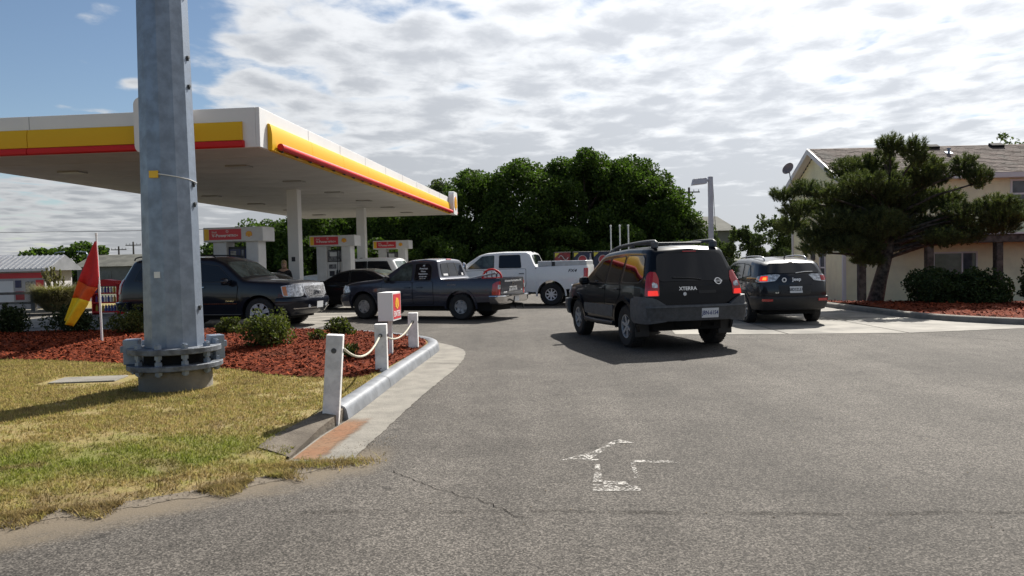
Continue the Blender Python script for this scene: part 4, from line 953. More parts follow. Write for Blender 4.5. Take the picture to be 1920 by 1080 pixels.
for x, y, h, r, lb in ((12.2, 46, 2.6, 1.2, 'pale grey green bush beside the far grey house'), (13.6, 45.5, 3.4, 1.4, 'pale bush above the dark crossover roof'), (15.3, 45, 4.0, 1.5, 'tallest pale bush left of the house corner'), (16.9, 46, 3.9, 1.4, 'pale bush tucked behind the house corner')):
    rt = oak('bush', x, y, h, r, lb, 'leaf_pale', .085, 2000, 'pale bushes between the lamp and the house', ncl=42, trunk=False, z=-.2)
    P = []
    for _ in range(7):
        a = random.random()*6.3; q = r*.6*random.random(); b = np.array([q*math.cos(a), q*math.sin(a), h*.82]); n = 40; t = rng.random(n)
        P.append(b+np.c_[rng.normal(0, .09, n)*(1-t*.7), rng.normal(0, .09, n)*(1-t*.7), t*h*.24])
    P = np.concatenate(P); V, F = leaves(P, np.full(len(P), .11), .3, 1.8, .8); link('sprig', fast_mesh('sprig', V, F), 'leaf_pale', rt)['kind'] = 'stuff'
for x, y, h, r, lb in ((-56, 92, 4.6, 3.8, 'distant round tree above the kiosk roof'), (-51, 92, 5.0, 3.6, 'distant tree between the two street lamps'), (-63, 95, 3.4, 3, 'distant low tree at the left edge')):
    oak('distant_tree', x, y, h, r, lb, 'leaf_oak', .30, 150, 'distant trees on the left', ncl=40)
oak('distant_tree', 28.2, 44, 8.4, 1.6, 'thin treetop peeking over the house roof ridge', 'leaf_pale', .13, 160, 'distant trees on the right', ncl=16)
# ---- pine
pn = empty('pine_tree', (11.0, 23.3, bed_z(11, 23.3)-.05), 0, 'dark spreading pine with leaning trunk in front of the house', 'tree')
CL_ = [(0.21,4.69,.39,.33),(-.33,4.17,.69,.36),(.37,4.2,.66,.46),(.81,4.43,.39,.46),(1.59,4.12,.56,.33),(2.03,3.92,.43,.36),(2.73,4.1,.43,.33),(2.97,3.74,.33,.3),(2.48,3.23,.56,.26),(1.1,3.62,.66,.36),(.12,3.48,.79,.43),(-.69,3.63,.66,.3),(-2.2,3.5,.43,.23),(-1.67,3.36,.56,.26),(-.94,3.1,.79,.36),(-.04,2.96,.85,.39),(.94,3.05,.95,.43),(1.83,3.11,.82,.39),(2.56,2.69,.75,.33),(3.38,2.95,.62,.23),(4.03,2.77,.56,.23),(3.7,2.55,.69,.23),(-1.51,2.54,.66,.33),(-1.84,2.14,.56,.26),(-1.03,2.2,.72,.36),(-.37,2.43,.82,.43),(.44,2.33,.85,.43),(1.34,2.39,.85,.39),(2.15,2.3,.75,.36),(2.89,2.25,.66,.26),(3.54,2.26,.56,.23),(-.54,1.79,.72,.33),(.11,1.69,.72,.36),(-1.19,1.85,.56,.23),(.93,1.92,.72,.33),(1.66,1.95,.66,.26),(-.25,1.37,.49,.2),(2.56,1.99,.56,.2),(-2.5,3.42,.42,.2),(-2.15,2.95,.6,.28),(-2.2,2.5,.5,.28),(-1.75,1.75,.55,.24),(1.35,3.85,.5,.3),(4.35,2.6,.45,.2)]
CL_ = [(a*1.02, b, c*1.02, d*1.05) for a, b, c, d in CL_]
tk = [(0, 0, 0), (.18, .0, .7), (.42, .05, 1.5), (.55, .05, 2.3), (.5, .0, 3.2), (.35, 0, 4.2)]
MB().tube(tk, [.25, .19, .165, .13, .09, .04], 10).build('trunk', 'bark', pn, smooth=60)
limbs = MB(); tufts = []
zb = bed_z(11, 23.3)-.05
for cx, cz, rx, rz in CL_:
    cz -= zb; cy = random.uniform(-1.1, 1.1)*(1-.12*abs(cx)); jz = min(4.1, max(1.2, cz*.72)); j = np.array([np.interp(jz, [p[2] for p in tk], [p[0] for p in tk]), 0, jz])
    limbs.tube([j, (j+np.array([cx, cy, cz]))/2+np.array([0, 0, .08]), (cx, cy, cz-.08)], [.06, .04, .02], 6)
    for _ in range(int(225*rx*rz/.2)+16):
        u = unit(1)[0]; q = random.random()**.4; ryy = rx*.85
        tufts.append(((cx+u[0]*rx*q, cy+u[1]*ryy*q, cz+u[2]*rz*q+.05), u))
limbs.build('limb', 'bark', pn, smooth=60)
n = 34; T = np.array([t[0] for t in tufts]); U = np.array([t[1] for t in tufts]); U[:, 2] = np.abs(U[:, 2])*.6+.75; U /= np.linalg.norm(U, axis=1)[:, None]
Pb = np.repeat(T, n, 0); Ub = np.repeat(U, n, 0); d = unit(len(Pb))*.85+Ub*.9; d /= np.linalg.norm(d, axis=1)[:, None]
base = Pb+Ub*rng.uniform(-.07, .09, len(Pb))[:, None]; l = rng.uniform(.07, .13, len(Pb))[:, None]; sd = np.cross(d, unit(len(Pb))); sd /= np.linalg.norm(sd, axis=1)[:, None]
V = np.stack([base-sd*.008, base+sd*.008, base+d*l], 1).reshape(-1, 3)
link('needles', fast_mesh('needles', V, np.arange(len(V)).reshape(-1, 3)), 'leaf_pine', pn)
# ---- hedge under the window, and a sprig at the right edge
hg = empty('hedge', (12.75, 21.9, bed_z(12.75, 21.9)-.1), 0, 'broad clipped dark green hedge under the shop window', 'hedge')
cs = []; rs = []
for _ in range(90):
    a = random.random()*6.3; q = math.sqrt(random.random()); x = 1.42*q*math.cos(a); y = .75*q*math.sin(a); hh = 1.12*(1-.45*(x/1.45)**2 if x > 0 else 1-.22*(x/1.45)**2)*(1-.25*(y/.8)**2)
    cs.append((x, y, hh*random.uniform(.12, .86))); rs.append(random.uniform(.2, .3))
P = clump_points(cs, rs, 3100, .9, .5); P = P[P[:, 2] > .0]; V, F = leaves(P, np.full(len(P), .055), .4, 1.3, .2); link('foliage', fast_mesh('foliage', V, F), 'leaf_hedge', hg)
mb = MB()
for k in range(7): mb.tube([(-1.2+.4*k, .0, -.1), (-1.2+.4*k+random.uniform(-.1, .1), .05, .5)], [.03, .015], 6)
mb.build('stem', 'bark', hg)
shrub(14.2, 20.9, .8, 1.05, 'leaf_hedge', 'dark shrub cut off by the right edge of the picture', 1., .06, grp='hedges by the house')
# a low timber bench end beside the hedge
bn = empty('bench', (15.35, 24.2, bed_z(15.35, 24.2)-.02), 0, 'small dark timber bench between hedge and porch post', 'bench')
MB().box(-.35, .35, -.2, .2, .42, .47).build('seat', 'timber', bn)
for x in (-.3, .3):
    for y in (-.16, .16): MB().box(x-.03, x+.03, y-.03, y+.03, 0, .42).build('leg', 'timber', bn)

# ================================================================ LAMP, PIPES, MACHINES, FAR THINGS
M['lamp_post'] = mat('lamp_post', (.46, .47, .52), .5, ns=3, na=.06)
lp = empty('area_light', (8.33, 32, 0), 0, 'pale square parking lot lamp post with a box light head', 'lamp post')
MB().box(-.09, .09, -.09, .09, 0, 4.95).build('post', M['lamp_post'], lp, bevel=.01)
mb = MB(); mb.add([(-.78, -.16, 4.60), (-.17, -.16, 4.66), (-.17, .16, 4.66), (-.78, .16, 4.60), (-.72, -.13, 4.86), (-.17, -.13, 4.90), (-.17, .13, 4.90), (-.72, .13, 4.86)], [(0, 1, 2, 3), (4, 5, 6, 7), (0, 1, 5, 4), (1, 2, 6, 5), (2, 3, 7, 6), (3, 0, 4, 7)])
h = mb.build('lamp_head', M['lamp_post'], lp, bevel=.015); MB().box(-.17, -.09, -.04, .04, 4.74, 4.84).build('arm', M['lamp_post'], lp)
MB().tube([(.1, 0, 4.7), (.18, .1, 3.5), (.26, .2, 2.4), (.3, .3, .5)], .012, 6).build('cable', 'black_plastic', lp)
for i, (x, lb) in enumerate(((6.5, 'left of three thin white vent pipes before the dark trees'), (7.09, 'middle of three thin white vent pipes before the dark trees'), (7.64, 'right of three thin white vent pipes before the dark trees'))):
    v = empty('vent_pipe', (x, 50, 0), 0, lb, 'pipe', 'white tank vent pipes'); MB().tube([(0, 0, 0), (0, 0, 3.75)], .045, 8).build('pipe', 'white', v); MB().lathe([(.0, 3.74), (.07, 3.74), (.07, 3.84), (0, 3.85)], 8).build('cap', 'white', v)
M['poster_blue'] = mat('poster_blue', (.012, .018, .06), .35, ns=5, na=.3); M['poster_red'] = mat('poster_red', (.22, .015, .02), .35, ns=5, na=.3); M['poster_yellow'] = mat('poster_yellow', (.55, .50, .05), .4)
M['poster_white'] = mat('poster_white', (.42, .40, .42), .4); M['poster_lred'] = mat('poster_lred', (.34, .03, .04), .4)
for i, (x, w, c, lb) in enumerate(((2.66, .84, 'poster_red', 'red drinks machine with white swirling ribbon beside the white pickup'), (3.72, .98, 'poster_blue', 'dark blue drinks machine with round red emblem and bottle picture, middle one'), (4.72, .9, 'poster_blue', 'dark blue drinks machine with round red emblem, nearest the black SUV roof'))):
    v = empty('drinks_machine', (x, 40, 0), 0, lb, 'drinks machine', 'drinks machines')
    MB().box(-w/2, w/2, 0, .8, 0, 2.05).build('cabinet', 'black_plastic', v, bevel=.02)
    p = MB().box(-w/2+.02, w/2-.02, -.012, -.002, .25, 2.02).build('front_panel', c, v)
    mb = MB(); mb.add([(-w/2+.03, -.016, 2.0), (-w/2+.28, -.016, 2.0), (-w/2+.03, -.016, 1.76)], [(0, 2, 1)]); mb.build('corner_tag', 'poster_yellow', p)
    if i == 0:
        for z0 in (1.5, 1.75):
            pts = [(-.2+.1*k, -.02, z0+.12*math.sin(k*1.3)) for k in range(6)]; MB().tube(cat(pts, 4), .022, 5).build('ribbon', 'poster_white', p)
    else:
        cx = -.02 if i == 1 else .05
        MB().lathe([(0, 0), (.24, 0), (.24, .004), (0, .004)], 24, frame((cx, -.0125, 1.62), (1, 0, 0), (0, 0, 1))).build('emblem', 'poster_white', p)
        MB().lathe([(0, 0), (.205, 0), (.205, .004), (0, .004)], 24, frame((cx, -.0175, 1.63), (1, 0, 0), (0, 0, 1))).build('emblem', 'poster_lred', p)
        if i == 1: MB().lathe([(0, 1.3), (.06, 1.3), (.06, 1.7), (.03, 1.8), (.03, 1.95), (0, 1.95)], 10, Matrix.Translation((w/2-.1, -.03, 0)) @ Matrix.Diagonal((1, .2, 1, 1))).build('bottle_picture', 'poster_white', p)
# far grey house, utility poles, wire
def gable_house(x, y, w, d, ev, rd, label, wallm, roofm, z=-.1, hip=0.):
    h = empty('far_house', (x, y, z), 0, label, 'house', 'distant houses'); MB().box(-w/2, w/2, 0, d, 0, ev).build('wall', wallm, h)
    o = .4; mb = MB(); mb.add([(-w/2-o, -o, ev-.1), (w/2+o, -o, ev-.1), (w/2+o, d+o, ev-.1), (-w/2-o, d+o, ev-.1), (-w/2-o+hip, d/2, rd), (w/2+o-hip, d/2, rd)], [(0, 1, 5, 4), (2, 3, 4, 5), (1, 2, 5), (3, 0, 4), (0, 3, 2, 1)]); mb.build('roof', roofm, h)
    for k in (-.25, .2):
        g = MB().box(w*k-.5, w*k+.5, -.03, .0, ev-1.7, ev-.6).build('window', 'glass_win', h)
    return h
M['grey_roof'] = mat('grey_roof', (.085, .085, .07), .9, ns=1, na=.2); M['grey_wall'] = mat('grey_wall', (.20, .19, .17), .8, ns=1, na=.1)
gable_house(17.0, 70, 6.6, 7, 4.2, 5.6, 'grey roofed house beyond the lamp post', 'grey_wall', 'grey_roof', hip=1.0)
gable_house(-41, 84, 13, 8, 2.3, 3.55, 'long low grey roofed building left of the steel pole', 'grey_wall', 'grey_roof')
gable_house(-57.5, 88, 11, 8, 2.4, 3.9, 'pale roofed building at the far left edge', 'grey_wall', mat('pale_roof', (.24, .25, .27), .7), hip=2)
def upole(x, y, h, label, tr=False):
    p = empty('utility_pole', (x, y, 0), 0, label, 'utility pole', 'utility poles'); MB().tube([(0, 0, 0), (0, 0, h)], [.16, .11], 8).build('pole', 'timber', p)
    MB().box(-1.1, 1.1, -.05, .05, h-.55, h-.43).build('cross_arm', 'timber', p)
    for k in (-1., -.5, .5, 1.): MB().tube([(k, 0, h-.43), (k, 0, h-.22)], .03, 6).build('insulator', 'dark_metal', p)
    if tr: MB().lathe([(0, h-3.4), (.3, h-3.4), (.3, h-2.5), (.2, h-2.4), (0, h-2.35)], 12, Matrix.Translation((-.55, 0, 0))).build('transformer', 'galv', p)
upole(18.6, 80, 8.9, 'wooden utility pole with transformer beyond the oaks', True); upole(-56.1, 110, 5.1, 'left of two distant utility poles beside the steel pole'); upole(-54.0, 110, 5.7, 'taller right of two distant utility poles beside the steel pole')
pts = [(-70+k*4, 60+.05*k, 5.6-.9*math.sin(PI*k/18)*.6-.035*k) for k in range(19)]
tag(MB().tube(pts, .018, 5).build('overhead_wire', 'black_plastic'), 'thin dark overhead wire crossing the sky under the canopy', 'wire')
pts = [(18.6+1.*0-k*2.2, 80-.2*k, 8.45-.02*k*k) for k in range(9)]
tag(MB().tube(pts, .02, 5).build('overhead_wire', 'black_plastic'), 'thin wire running from the utility pole into the oaks', 'wire')
for x, lb in ((-32.7, 'street lamp with curved arm over the kiosk roof'), (-30.3, 'street lamp with curved arm right of the kiosk')):
    s = empty('street_lamp', (x, 55, 0), 0, lb, 'street lamp', 'distant street lamps'); sg = 1 if x < -31 else -1
    MB().tube([(0, 0, 0), (0, 0, 2.8), (sg*.1, 0, 2.98), (sg*.5, 0, 3.04)], [.06, .05, .04, .035], 8).build('lamp_pole', 'galv', s, smooth=60); MB().box(min(sg*.45, sg*.75), max(sg*.45, sg*.75), -.08, .08, 3.0, 3.08).build('lamp_head', 'galv', s, bevel=.02)
# kiosk at the left edge
ks = empty('kiosk', (-20.9, 31.3, .0), math.radians(8), 'white kiosk with ribbed grey metal roof and red stripe', 'kiosk')
M['kiosk_wall'] = mat('kiosk_wall', (.42, .41, .43), .6, ns=1.4, na=.08); M['metal_roof'] = mat('metal_roof', (.22, .23, .25), .5, .2, ns=2, na=.08)
MB().box(-4, 1.75, 0, 2.6, 0, 1.72).build('wall', 'kiosk_wall', ks)
mb = MB(); mb.add([(-4.3, -.3, 1.76), (2.05, -.3, 1.76), (2.05, 1.3, 2.32), (-4.3, 1.3, 2.32), (2.05, 2.9, 1.76), (-4.3, 2.9, 1.76), (-4.3, -.3, 1.68), (2.05, -.3, 1.68), (2.05, 2.9, 1.68), (-4.3, 2.9, 1.68)], [(0, 1, 2, 3), (3, 2, 4, 5), (6, 7, 1, 0), (1, 7, 8, 4, 2), (0, 3, 5, 9, 6)])
rf_ = mb.build('roof', 'metal_roof', ks); rm = None
for k in range(31):
    x = -4.25+k*.208
    if rm is None: o = MB().add([(-.02, -.3, 1.762), (.02, -.3, 1.762), (.02, 1.3, 2.322), (-.02, 1.3, 2.322), (-.02, -.3, 1.80), (.02, -.3, 1.80), (.02, 1.3, 2.36), (-.02, 1.3, 2.36)], [(0, 1, 2, 3), (4, 5, 6, 7), (0, 1, 5, 4), (1, 2, 6, 5), (2, 3, 7, 6), (3, 0, 4, 7)]).build('roof_rib', 'metal_roof', rf_); rm = o.data
    else: o = link('roof_rib', rm, None, rf_)
    o.location.x = x
MB().box(-4, 1.76, -.012, -.002, 1.38, 1.60).build('red_stripe', 'sign_red', ks); MB().box(-4.31, 2.06, -.33, -.302, 1.66, 1.77).build('gutter', 'siding_trim', ks)
MB().box(-1.05, -.45, -.03, -.002, 0, 1.3).build('door', mat('kiosk_door', (.14, .16, .24), .5), ks); MB().box(.0, .55, -.02, -.002, .3, 1.28).build('white_panel', 'white', ks)
for a, b, c, d, m_ in ((.62, .85, 1.0, 1.3, 'screen_blue'), (.62, .95, .5, .85, 'poster_lred'), (1.0, 1.35, .75, 1.25, 'poster_pale'), (1.4, 1.7, .95, 1.3, 'sign_red'), (1.4, 1.7, .5, .85, 'poster_white')): MB().box(a, b, -.018, -.002, c, d).build('notice', m_, ks)
# rail fence
fc = empty('rail_fence', (-19.6, 29.9, .1), math.radians(2), 'low weathered two rail timber fence at the left edge', 'fence')
M['grey_timber'] = mat('grey_timber', (.12, .115, .11), .85, ns=5, na=.2)
for z in (.28, .66): MB().box(-4, 1.0, -.03, .03, z, z+.10).build('rail', 'grey_timber', fc)
for x in (-3.5, -1.3, .95): MB().box(x-.08, x+.08, -.08, .08, 0, .92).build('post', 'grey_timber', fc)
# pampas grass
pg = empty('pampas_grass', (-17.6, 29.6, .1), 0, 'tall straw coloured pampas grass clump in front of the kiosk', 'grass clump')
n = 5200; th = rng.uniform(0, 2*PI, n); q = np.sqrt(rng.random(n))*.35; b = np.c_[np.cos(th)*q, np.sin(th)*q, np.zeros(n)]; ln = np.c_[np.cos(th), np.sin(th), np.zeros(n)]; hh = rng.uniform(.5, 1.15, n)
mid = b+ln*(.22+.25*rng.random(n))[:, None]; mid[:, 2] = hh*.75; tip = b+ln*(.45+.55*rng.random(n))[:, None]; tip[:, 2] = hh*rng.uniform(.55, 1.05, n); sd = np.c_[-np.sin(th), np.cos(th), np.zeros(n)]*.012
V = np.stack([b-sd, b+sd, mid+sd, mid-sd, tip], 1).reshape(-1, 3); F4 = [(5*i, 5*i+1, 5*i+2, 5*i+3) for i in range(n)]
me = bpy.data.meshes.new('blades'); me.from_pydata(V.tolist(), [], F4+[(5*i+3, 5*i+2, 5*i+4) for i in range(n)]); link('blades', me, 'pampas', pg)
P = []
for _ in range(16):
    a = random.random()*6.3; q = .45*random.random(); x, y = q*math.cos(a), q*math.sin(a); h = random.uniform(1.25, 1.75); t = rng.random(45)
    P.append(np.c_[x*(1+t*.3)+rng.normal(0, .02, 45), y+rng.normal(0, .02, 45), h-.4+t*.4])
P = np.concatenate(P); V, F = leaves(P, np.full(len(P), .05), .3, 2.2, 1.5); link('plume', fast_mesh('plume', V, F), 'pampas', pg)
p2_ = empty('pampas_grass', (-15.9, 33.5, .1), 0, 'wispy pampas grass behind the red display rack', 'grass clump')
link('blades', me, None, p2_)
# red display rack with goods
rk = empty('display_rack', (-14.9, 28.3, 0), math.radians(-8), 'red shelving rack of bottled goods behind the black SUV', 'display rack')
for x in (-.5, .5): MB().box(x-.02, x+.02, -.2, .2, 0, 1.12).build('side_panel', 'red', rk)
for z in (.08, .42, .76): MB().box(-.48, .48, -.2, .2, z, z+.05).build('shelf', 'red', rk)
mb = MB(); mb.add([(-.52, -.2, 1.05), (.52, -.2, 1.05), (.4, -.2, 1.24), (0, -.2, 1.3), (-.4, -.2, 1.24), (-.52, .2, 1.05), (.52, .2, 1.05), (.4, .2, 1.24), (0, .2, 1.3), (-.4, .2, 1.24)], [(0, 1, 2, 3, 4), (5, 6, 7, 8, 9), (0, 1, 6, 5), (1, 2, 7, 6), (2, 3, 8, 7), (3, 4, 9, 8), (4, 0, 5, 9)]); mb.build('header', 'red', rk)
bot = MB().lathe([(0, 0), (.045, 0), (.045, .16), (.02, .2), (.02, .24), (0, .24)], 8); bmesh_ = {}
cols = {'goods_white': (.6, .6, .6), 'goods_blue': (.05, .08, .3), 'goods_yellow': (.6, .4, .04), 'goods_purple': (.16, .05, .25)}
for k, c in cols.items(): M[k] = mat(k, c, .4)
kk = 0; ORD = ('first', 'second', 'third', 'fourth', 'fifth', 'sixth', 'seventh', 'eighth')
for z, zn in ((.13, 'bottom'), (.47, 'middle'), (.81, 'top')):
    for j in range(8):
        c = random.choice(list(cols)); kk += 1
        if c not in bmesh_: o = bot.build('bottle', c, None, smooth=40); bmesh_[c] = o.data
        else: o = link('bottle', bmesh_[c], None)
        pos = rk.matrix_basis @ Vector((-.42+.12*j, -.05, z)); o.location = pos
        tag(o, f'{c[6:]} bottle on the {zn} shelf of the red rack, {ORD[j]} from the left', 'bottle', 'bottles on the red display rack')
# ================================================================ VEHICLES
def lin(P, x): return float(np.interp(x, [p[0] for p in P], [p[1] for p in P]))
def rnd(poly, r=.04, n=3):
    out = []; k = len(poly)
    for i in range(k):
        a, b, c = Vector(poly[i-1]), Vector(poly[i]), Vector(poly[(i+1) % k]); d1 = (a-b); d2 = (c-b); q = min(r, d1.length*.4, d2.length*.4)
        p, s = b+d1.normalized()*q, b+d2.normalized()*q
        for j in range(n+1):
            t = j/n; m_ = p*(1-t)**2+b*2*t*(1-t)+s*t*t; out.append((m_.x, m_.y))
    return out
class Car:
    def __init__(s, name, label, cat_, loc, head, P, pm):
        s.P = P; s.L = P['L']; s.pm = pm; s.r = empty(name, (loc[0], loc[1], 0), math.radians(head), label, cat_, 'vehicles on the forecourt')
        s.sm = P.get('sm', .05); s.body()
    def top(s, u): return sum(lin(s.P['top'], min(max(u+d*s.sm, 0), s.L)) for d in (-1, -.5, 0, .5, 1))/5
    def belt(s, u): return lin(s.P['belt'], u)
    def half(s, u): return s.P['W']/2*lin(s.P['plan'], u)
    def Wd(s, u, z):
        h = s.half(u); zb = s.belt(u)
        if z <= zb:
            t = (z-.35)/(zb-.35); sh = s.P.get('shoulder', .035)
            return h*(1-.06*max(0, (.45-t)/.45)**2-sh*max(0, (t-.55)/.45)**2)
        return h*(1-s.P.get('shoulder', .035))-s.P['th']*(z-zb)
    def X(s, u, z):
        x = s.L/2-u; nl, tl = s.P.get('nlen', .7), s.P.get('tlen', .8)
        if u < nl: x -= (1-u/nl)**2*lin(s.P['nose'], z)
        if u > s.L-tl: x += (1-(s.L-u)/tl)**1.6*lin(s.P['tail'], z)
        return x
    def zb(s, u):
        z = lin(s.P['sill'], u); R = s.P['arch']
        for uw in s.P['wheels']:
            if abs(u-uw) <= R+1e-6: z = max(z, s.P['wr']+math.sqrt(max(0, R*R-(u-uw)**2))*s.P.get('archk', 1.))
        return z
    def cap(s, u):
        zt = s.top(u); cr = lin(s.P['crown'], u); rc = min(lin(s.P['rc'], u), (zt-s.zb(u))*.35); ze = zt-cr-rc
        yc = s.Wd(u, ze); return zt, cr, rc, ze, yc
    def section(s, u):
        zt, cr, rc, ze, yc = s.cap(u); z0 = s.zb(u); bl = s.belt(u); b = s.P.get('bed')
        if b and b[0] <= u <= b[1]: ze = zt-.02
        if ze > bl+.05 and bl > z0+.05: zs = list(np.linspace(z0, bl, 7))+list(np.linspace(bl, ze, 6))[1:]
        else: zs = list(np.linspace(z0, ze, 12))
        pts = [(s.X(u, z), s.Wd(u, z), z) for z in zs]
        if b and b[0] <= u <= b[1]:
            yc = s.Wd(u, ze); q = [(yc-.015, zt), (yc-.075, zt), (yc-.08, zt-.02), (yc-.09, zt-.45), (yc*.5, zt-.45), (0, zt-.45)]
        else:
            q = [(yc-rc*(1-math.cos(a)), ze+rc*math.sin(a)) for a in (PI/6, PI/3, PI/2)]; y0 = yc-rc
            q += [(y0*f, zt-cr*f*f) for f in (.66, .33, 0)]
        pts += [(s.X(u, z), y, z) for y, z in q]
        return pts
    def body(s):
        L = s.L; us = list(np.linspace(0, L, 46)); R = s.P['arch']
        for uw in s.P['wheels']:
            us = [u for u in us if abs(u-uw) > R+.02]; us += [uw+R*math.cos(a) for a in np.linspace(0, PI, 19)]+[uw-R-.002, uw+R+.002]
        for key in ('top',): us += [p[0] for p in s.P[key]]
        b = s.P.get('bed')
        if b: us += [b[0]-.001, b[0]+.001, b[1]-.001, b[1]+.001]
        us += [.03, .07, L-.03, L-.07]
        us = sorted(set(round(min(max(u, 0), L), 4) for u in us)); us = [u for i, u in enumerate(us) if i == 0 or u-us[i-1] > .0008]
        mb = MB(); m_ = len(s.section(0)); ring = 2*m_-1
        for u in us:
            p = s.section(u); mb.v += p+[(x, -y, z) for x, y, z in p[-2::-1]]
        for i in range(len(us)-1):
            for j in range(ring): mb.f.append((i*ring+j, i*ring+(j+1) % ring, (i+1)*ring+(j+1) % ring, (i+1)*ring+j))
        # end caps with a slight bulge
        for o, sg, u in ((0, 1, 0), ((len(us)-1)*ring, -1, L)):
            nc = 6; rows = []
            for j in range(m_-1):
                a = o+j; c = o+ring-1-j; A, C = Vector(mb.v[a]), Vector(mb.v[c]); row = [a]
                for k in range(1, nc):
                    t = k/nc; p = A.lerp(C, t); p.x += sg*s.bul(1-2*t, A.z, u); row.append(len(mb.v)); mb.v.append(tuple(p))
                rows.append(row+[c])
            for j in range(m_-2):
                for k in range(nc): mb.f.append((rows[j][k], rows[j][k+1], rows[j+1][k+1], rows[j+1][k]))
            for k in range(nc): mb.f.append((rows[-1][k], rows[-1][k+1], o+m_-1))
        s.bo = mb.build('body', s.pm, s.r, smooth=38)
        un = MB(); wi = s.P['W']/2; un.box(-L/2+.35, L/2-.35, -wi+.30, wi-.30, s.P.get('uz', .24), .62); un.build('underbody', 'under', s.r)
    def bul(s, f, z, u): return s.P.get('bulge', .04)*(1-f*f)
    # --- surfaces: each maps (a, b) -> point
    def side(s, sg): return lambda u, z: Vector((s.X(u, z), sg*s.Wd(u, z), z))
    def topf(s):
        def f(u, v):
            zt, cr, rc, ze, yc = s.cap(u); y = v*(yc-rc); z = zt-cr*v*v; return Vector((s.X(u, z), y, z))
        return f
    def end(s, rear=True):
        u = s.L if rear else 0
        def f(y, z):
            h = max(.05, s.Wd(u, z)); k = max(-1, min(1, y/h)); return Vector((s.X(u, z)+(-1 if rear else 1)*s.bul(k, z, u), y, z))
        return f
    def wrap(s, sg, rear=True):
        e = s.end(rear)
        def f(a, z):
            u = s.L if rear else 0
            if a <= 0: return e(sg*(s.Wd(u, z)+a), z)
            uu = s.L-a if rear else a
            return Vector((s.X(uu, z), sg*s.Wd(uu, z), z))
        return f
    def panel(s, poly, f, name, m_, parent=None, off=.005, depth=.02, ca=.12, cb=.10):
        bm = bmesh.new(); bm.faces.new([bm.verts.new((a, b, 0)) for a, b in poly])
        for ax, c in ((0, ca), (1, cb)):
            lo = min(p[ax] for p in poly); hi = max(p[ax] for p in poly); q = math.ceil((lo+1e-4)/c)*c
            while q < hi-1e-4:
                bmesh.ops.bisect_plane(bm, geom=bm.verts[:]+bm.edges[:]+bm.faces[:], plane_co=(q, 0, 0) if ax == 0 else (0, q, 0), plane_no=(1, 0, 0) if ax == 0 else (0, 1, 0), dist=1e-5); q += c
        uv = {v: (v.co.x, v.co.y) for v in bm.verts}; be = [e for e in bm.edges if e.is_boundary]
        nrm = {}
        for v, (a, b) in uv.items():
            e = .006; p = f(a, b); n = (f(a+e, b)-f(a-e, b)).cross(f(a, b+e)-f(a, b-e))
            n = n.normalized() if n.length > 1e-9 else Vector((0, 0, 1))
            if n.dot(p-Vector((p.x*.55, 0, .55))) < 0: n = -n
            nrm[v] = n; v.co = p+n*off
        bmesh.ops.recalc_face_normals(bm, faces=bm.faces)
        f0 = max(bm.faces, key=lambda q: q.calc_area()); vv = f0.verts[0]
        if f0.normal.dot(nrm[vv]) < 0: bmesh.ops.reverse_faces(bm, faces=bm.faces)
        mp = {}
        for e in be:
            for v in e.verts:
                if v not in mp: mp[v] = bm.verts.new(v.co-nrm[v]*depth)
        for e in be:
            a, b = e.verts
            try: bm.faces.new((a, b, mp[b], mp[a]))
            except ValueError: pass
        bmesh.ops.recalc_face_normals(bm, faces=bm.faces)
        if f0.normal.dot(nrm[vv]) < 0: bmesh.ops.reverse_faces(bm, faces=bm.faces)
        me = bpy.data.meshes.new(name); bm.to_mesh(me); bm.free(); smooth_me(me, 40)
        return link(name, me, m_, parent or s.r)
    def strip(s, rear, prof, s1, name, m_, step=.05):
        """bumper: profile [(z, out)] swept round the end of the car"""
        mb = MB(); rows = []
        for z, o in prof:
            e = s.end(rear); pts = []; u = s.L if rear else 0
            ss = list(np.arange(s1, 0, -step))+[.02]
            w = s.wrap(1, rear); pts += [w(a, z) for a in ss]; h = s.Wd(u, z); pts += [e(h*k, z) for k in np.linspace(1, -1, 13)]
            w = s.wrap(-1, rear); pts += [w(a, z) for a in ss[::-1]]
            out = []
            for i, p in enumerate(pts):
                d = pts[min(i+1, len(pts)-1)]-pts[max(i-1, 0)]; n = Vector((d.y, -d.x, 0)).normalized()
                if n.dot(Vector((p.x*.6, p.y, 0))) < 0: n = -n
                out.append(p+n*o)
            rows.append(out)
        k = len(rows[0]); mb.v = [tuple(p) for r in rows for p in r]
        mb.f = [(j*k+i, j*k+i+1, (j+1)*k+i+1, (j+1)*k+i) for j in range(len(rows)-1) for i in range(k-1)]
        mb.f += [tuple(j*k for j in range(len(rows))), tuple(j*k+k-1 for j in range(len(rows)))]
        return mb.build(name, m_, s.r, smooth=40)
    def wheelset(s, rim='alloy', spokes=6, rr=.22, tw=.24, kind='spoke', inset=.015):
        R = s.P['wr']; T = MB(); T.lathe([(rr-.01, -tw/2+.01), (rr+.02, -tw/2), (R-.04, -tw/2), (R-.012, -tw/2+.022), (R, -tw/2+.05), (R, tw/2-.05), (R-.012, tw/2-.022), (R-.04, tw/2), (rr+.02, tw/2), (rr-.01, tw/2-.01)], 36, ring=True)
        for k in range(36):   # tread blocks
            a = 2*PI*k/36; T.cbox((R*math.cos(a), R*math.sin(a), 0), (.012, .035, tw*.82), Matrix.Rotation(a, 3, 'Z'))
        Bm = MB(); Bm.lathe([(0, -.03), (rr-.012, -.03), (rr-.012, tw/2-.02), (rr-.02, tw/2-.02), (rr-.02, -.01), (0, -.01)], 30)
        Rm = MB(); f = tw/2-.012
        Rm.lathe([(rr+.004, f-.012), (rr-.004, f), (rr-.026, f-.004), (rr-.034, f-.03), (rr-.034, f-.05), (rr+.004, f-.05)], 36, ring=True)
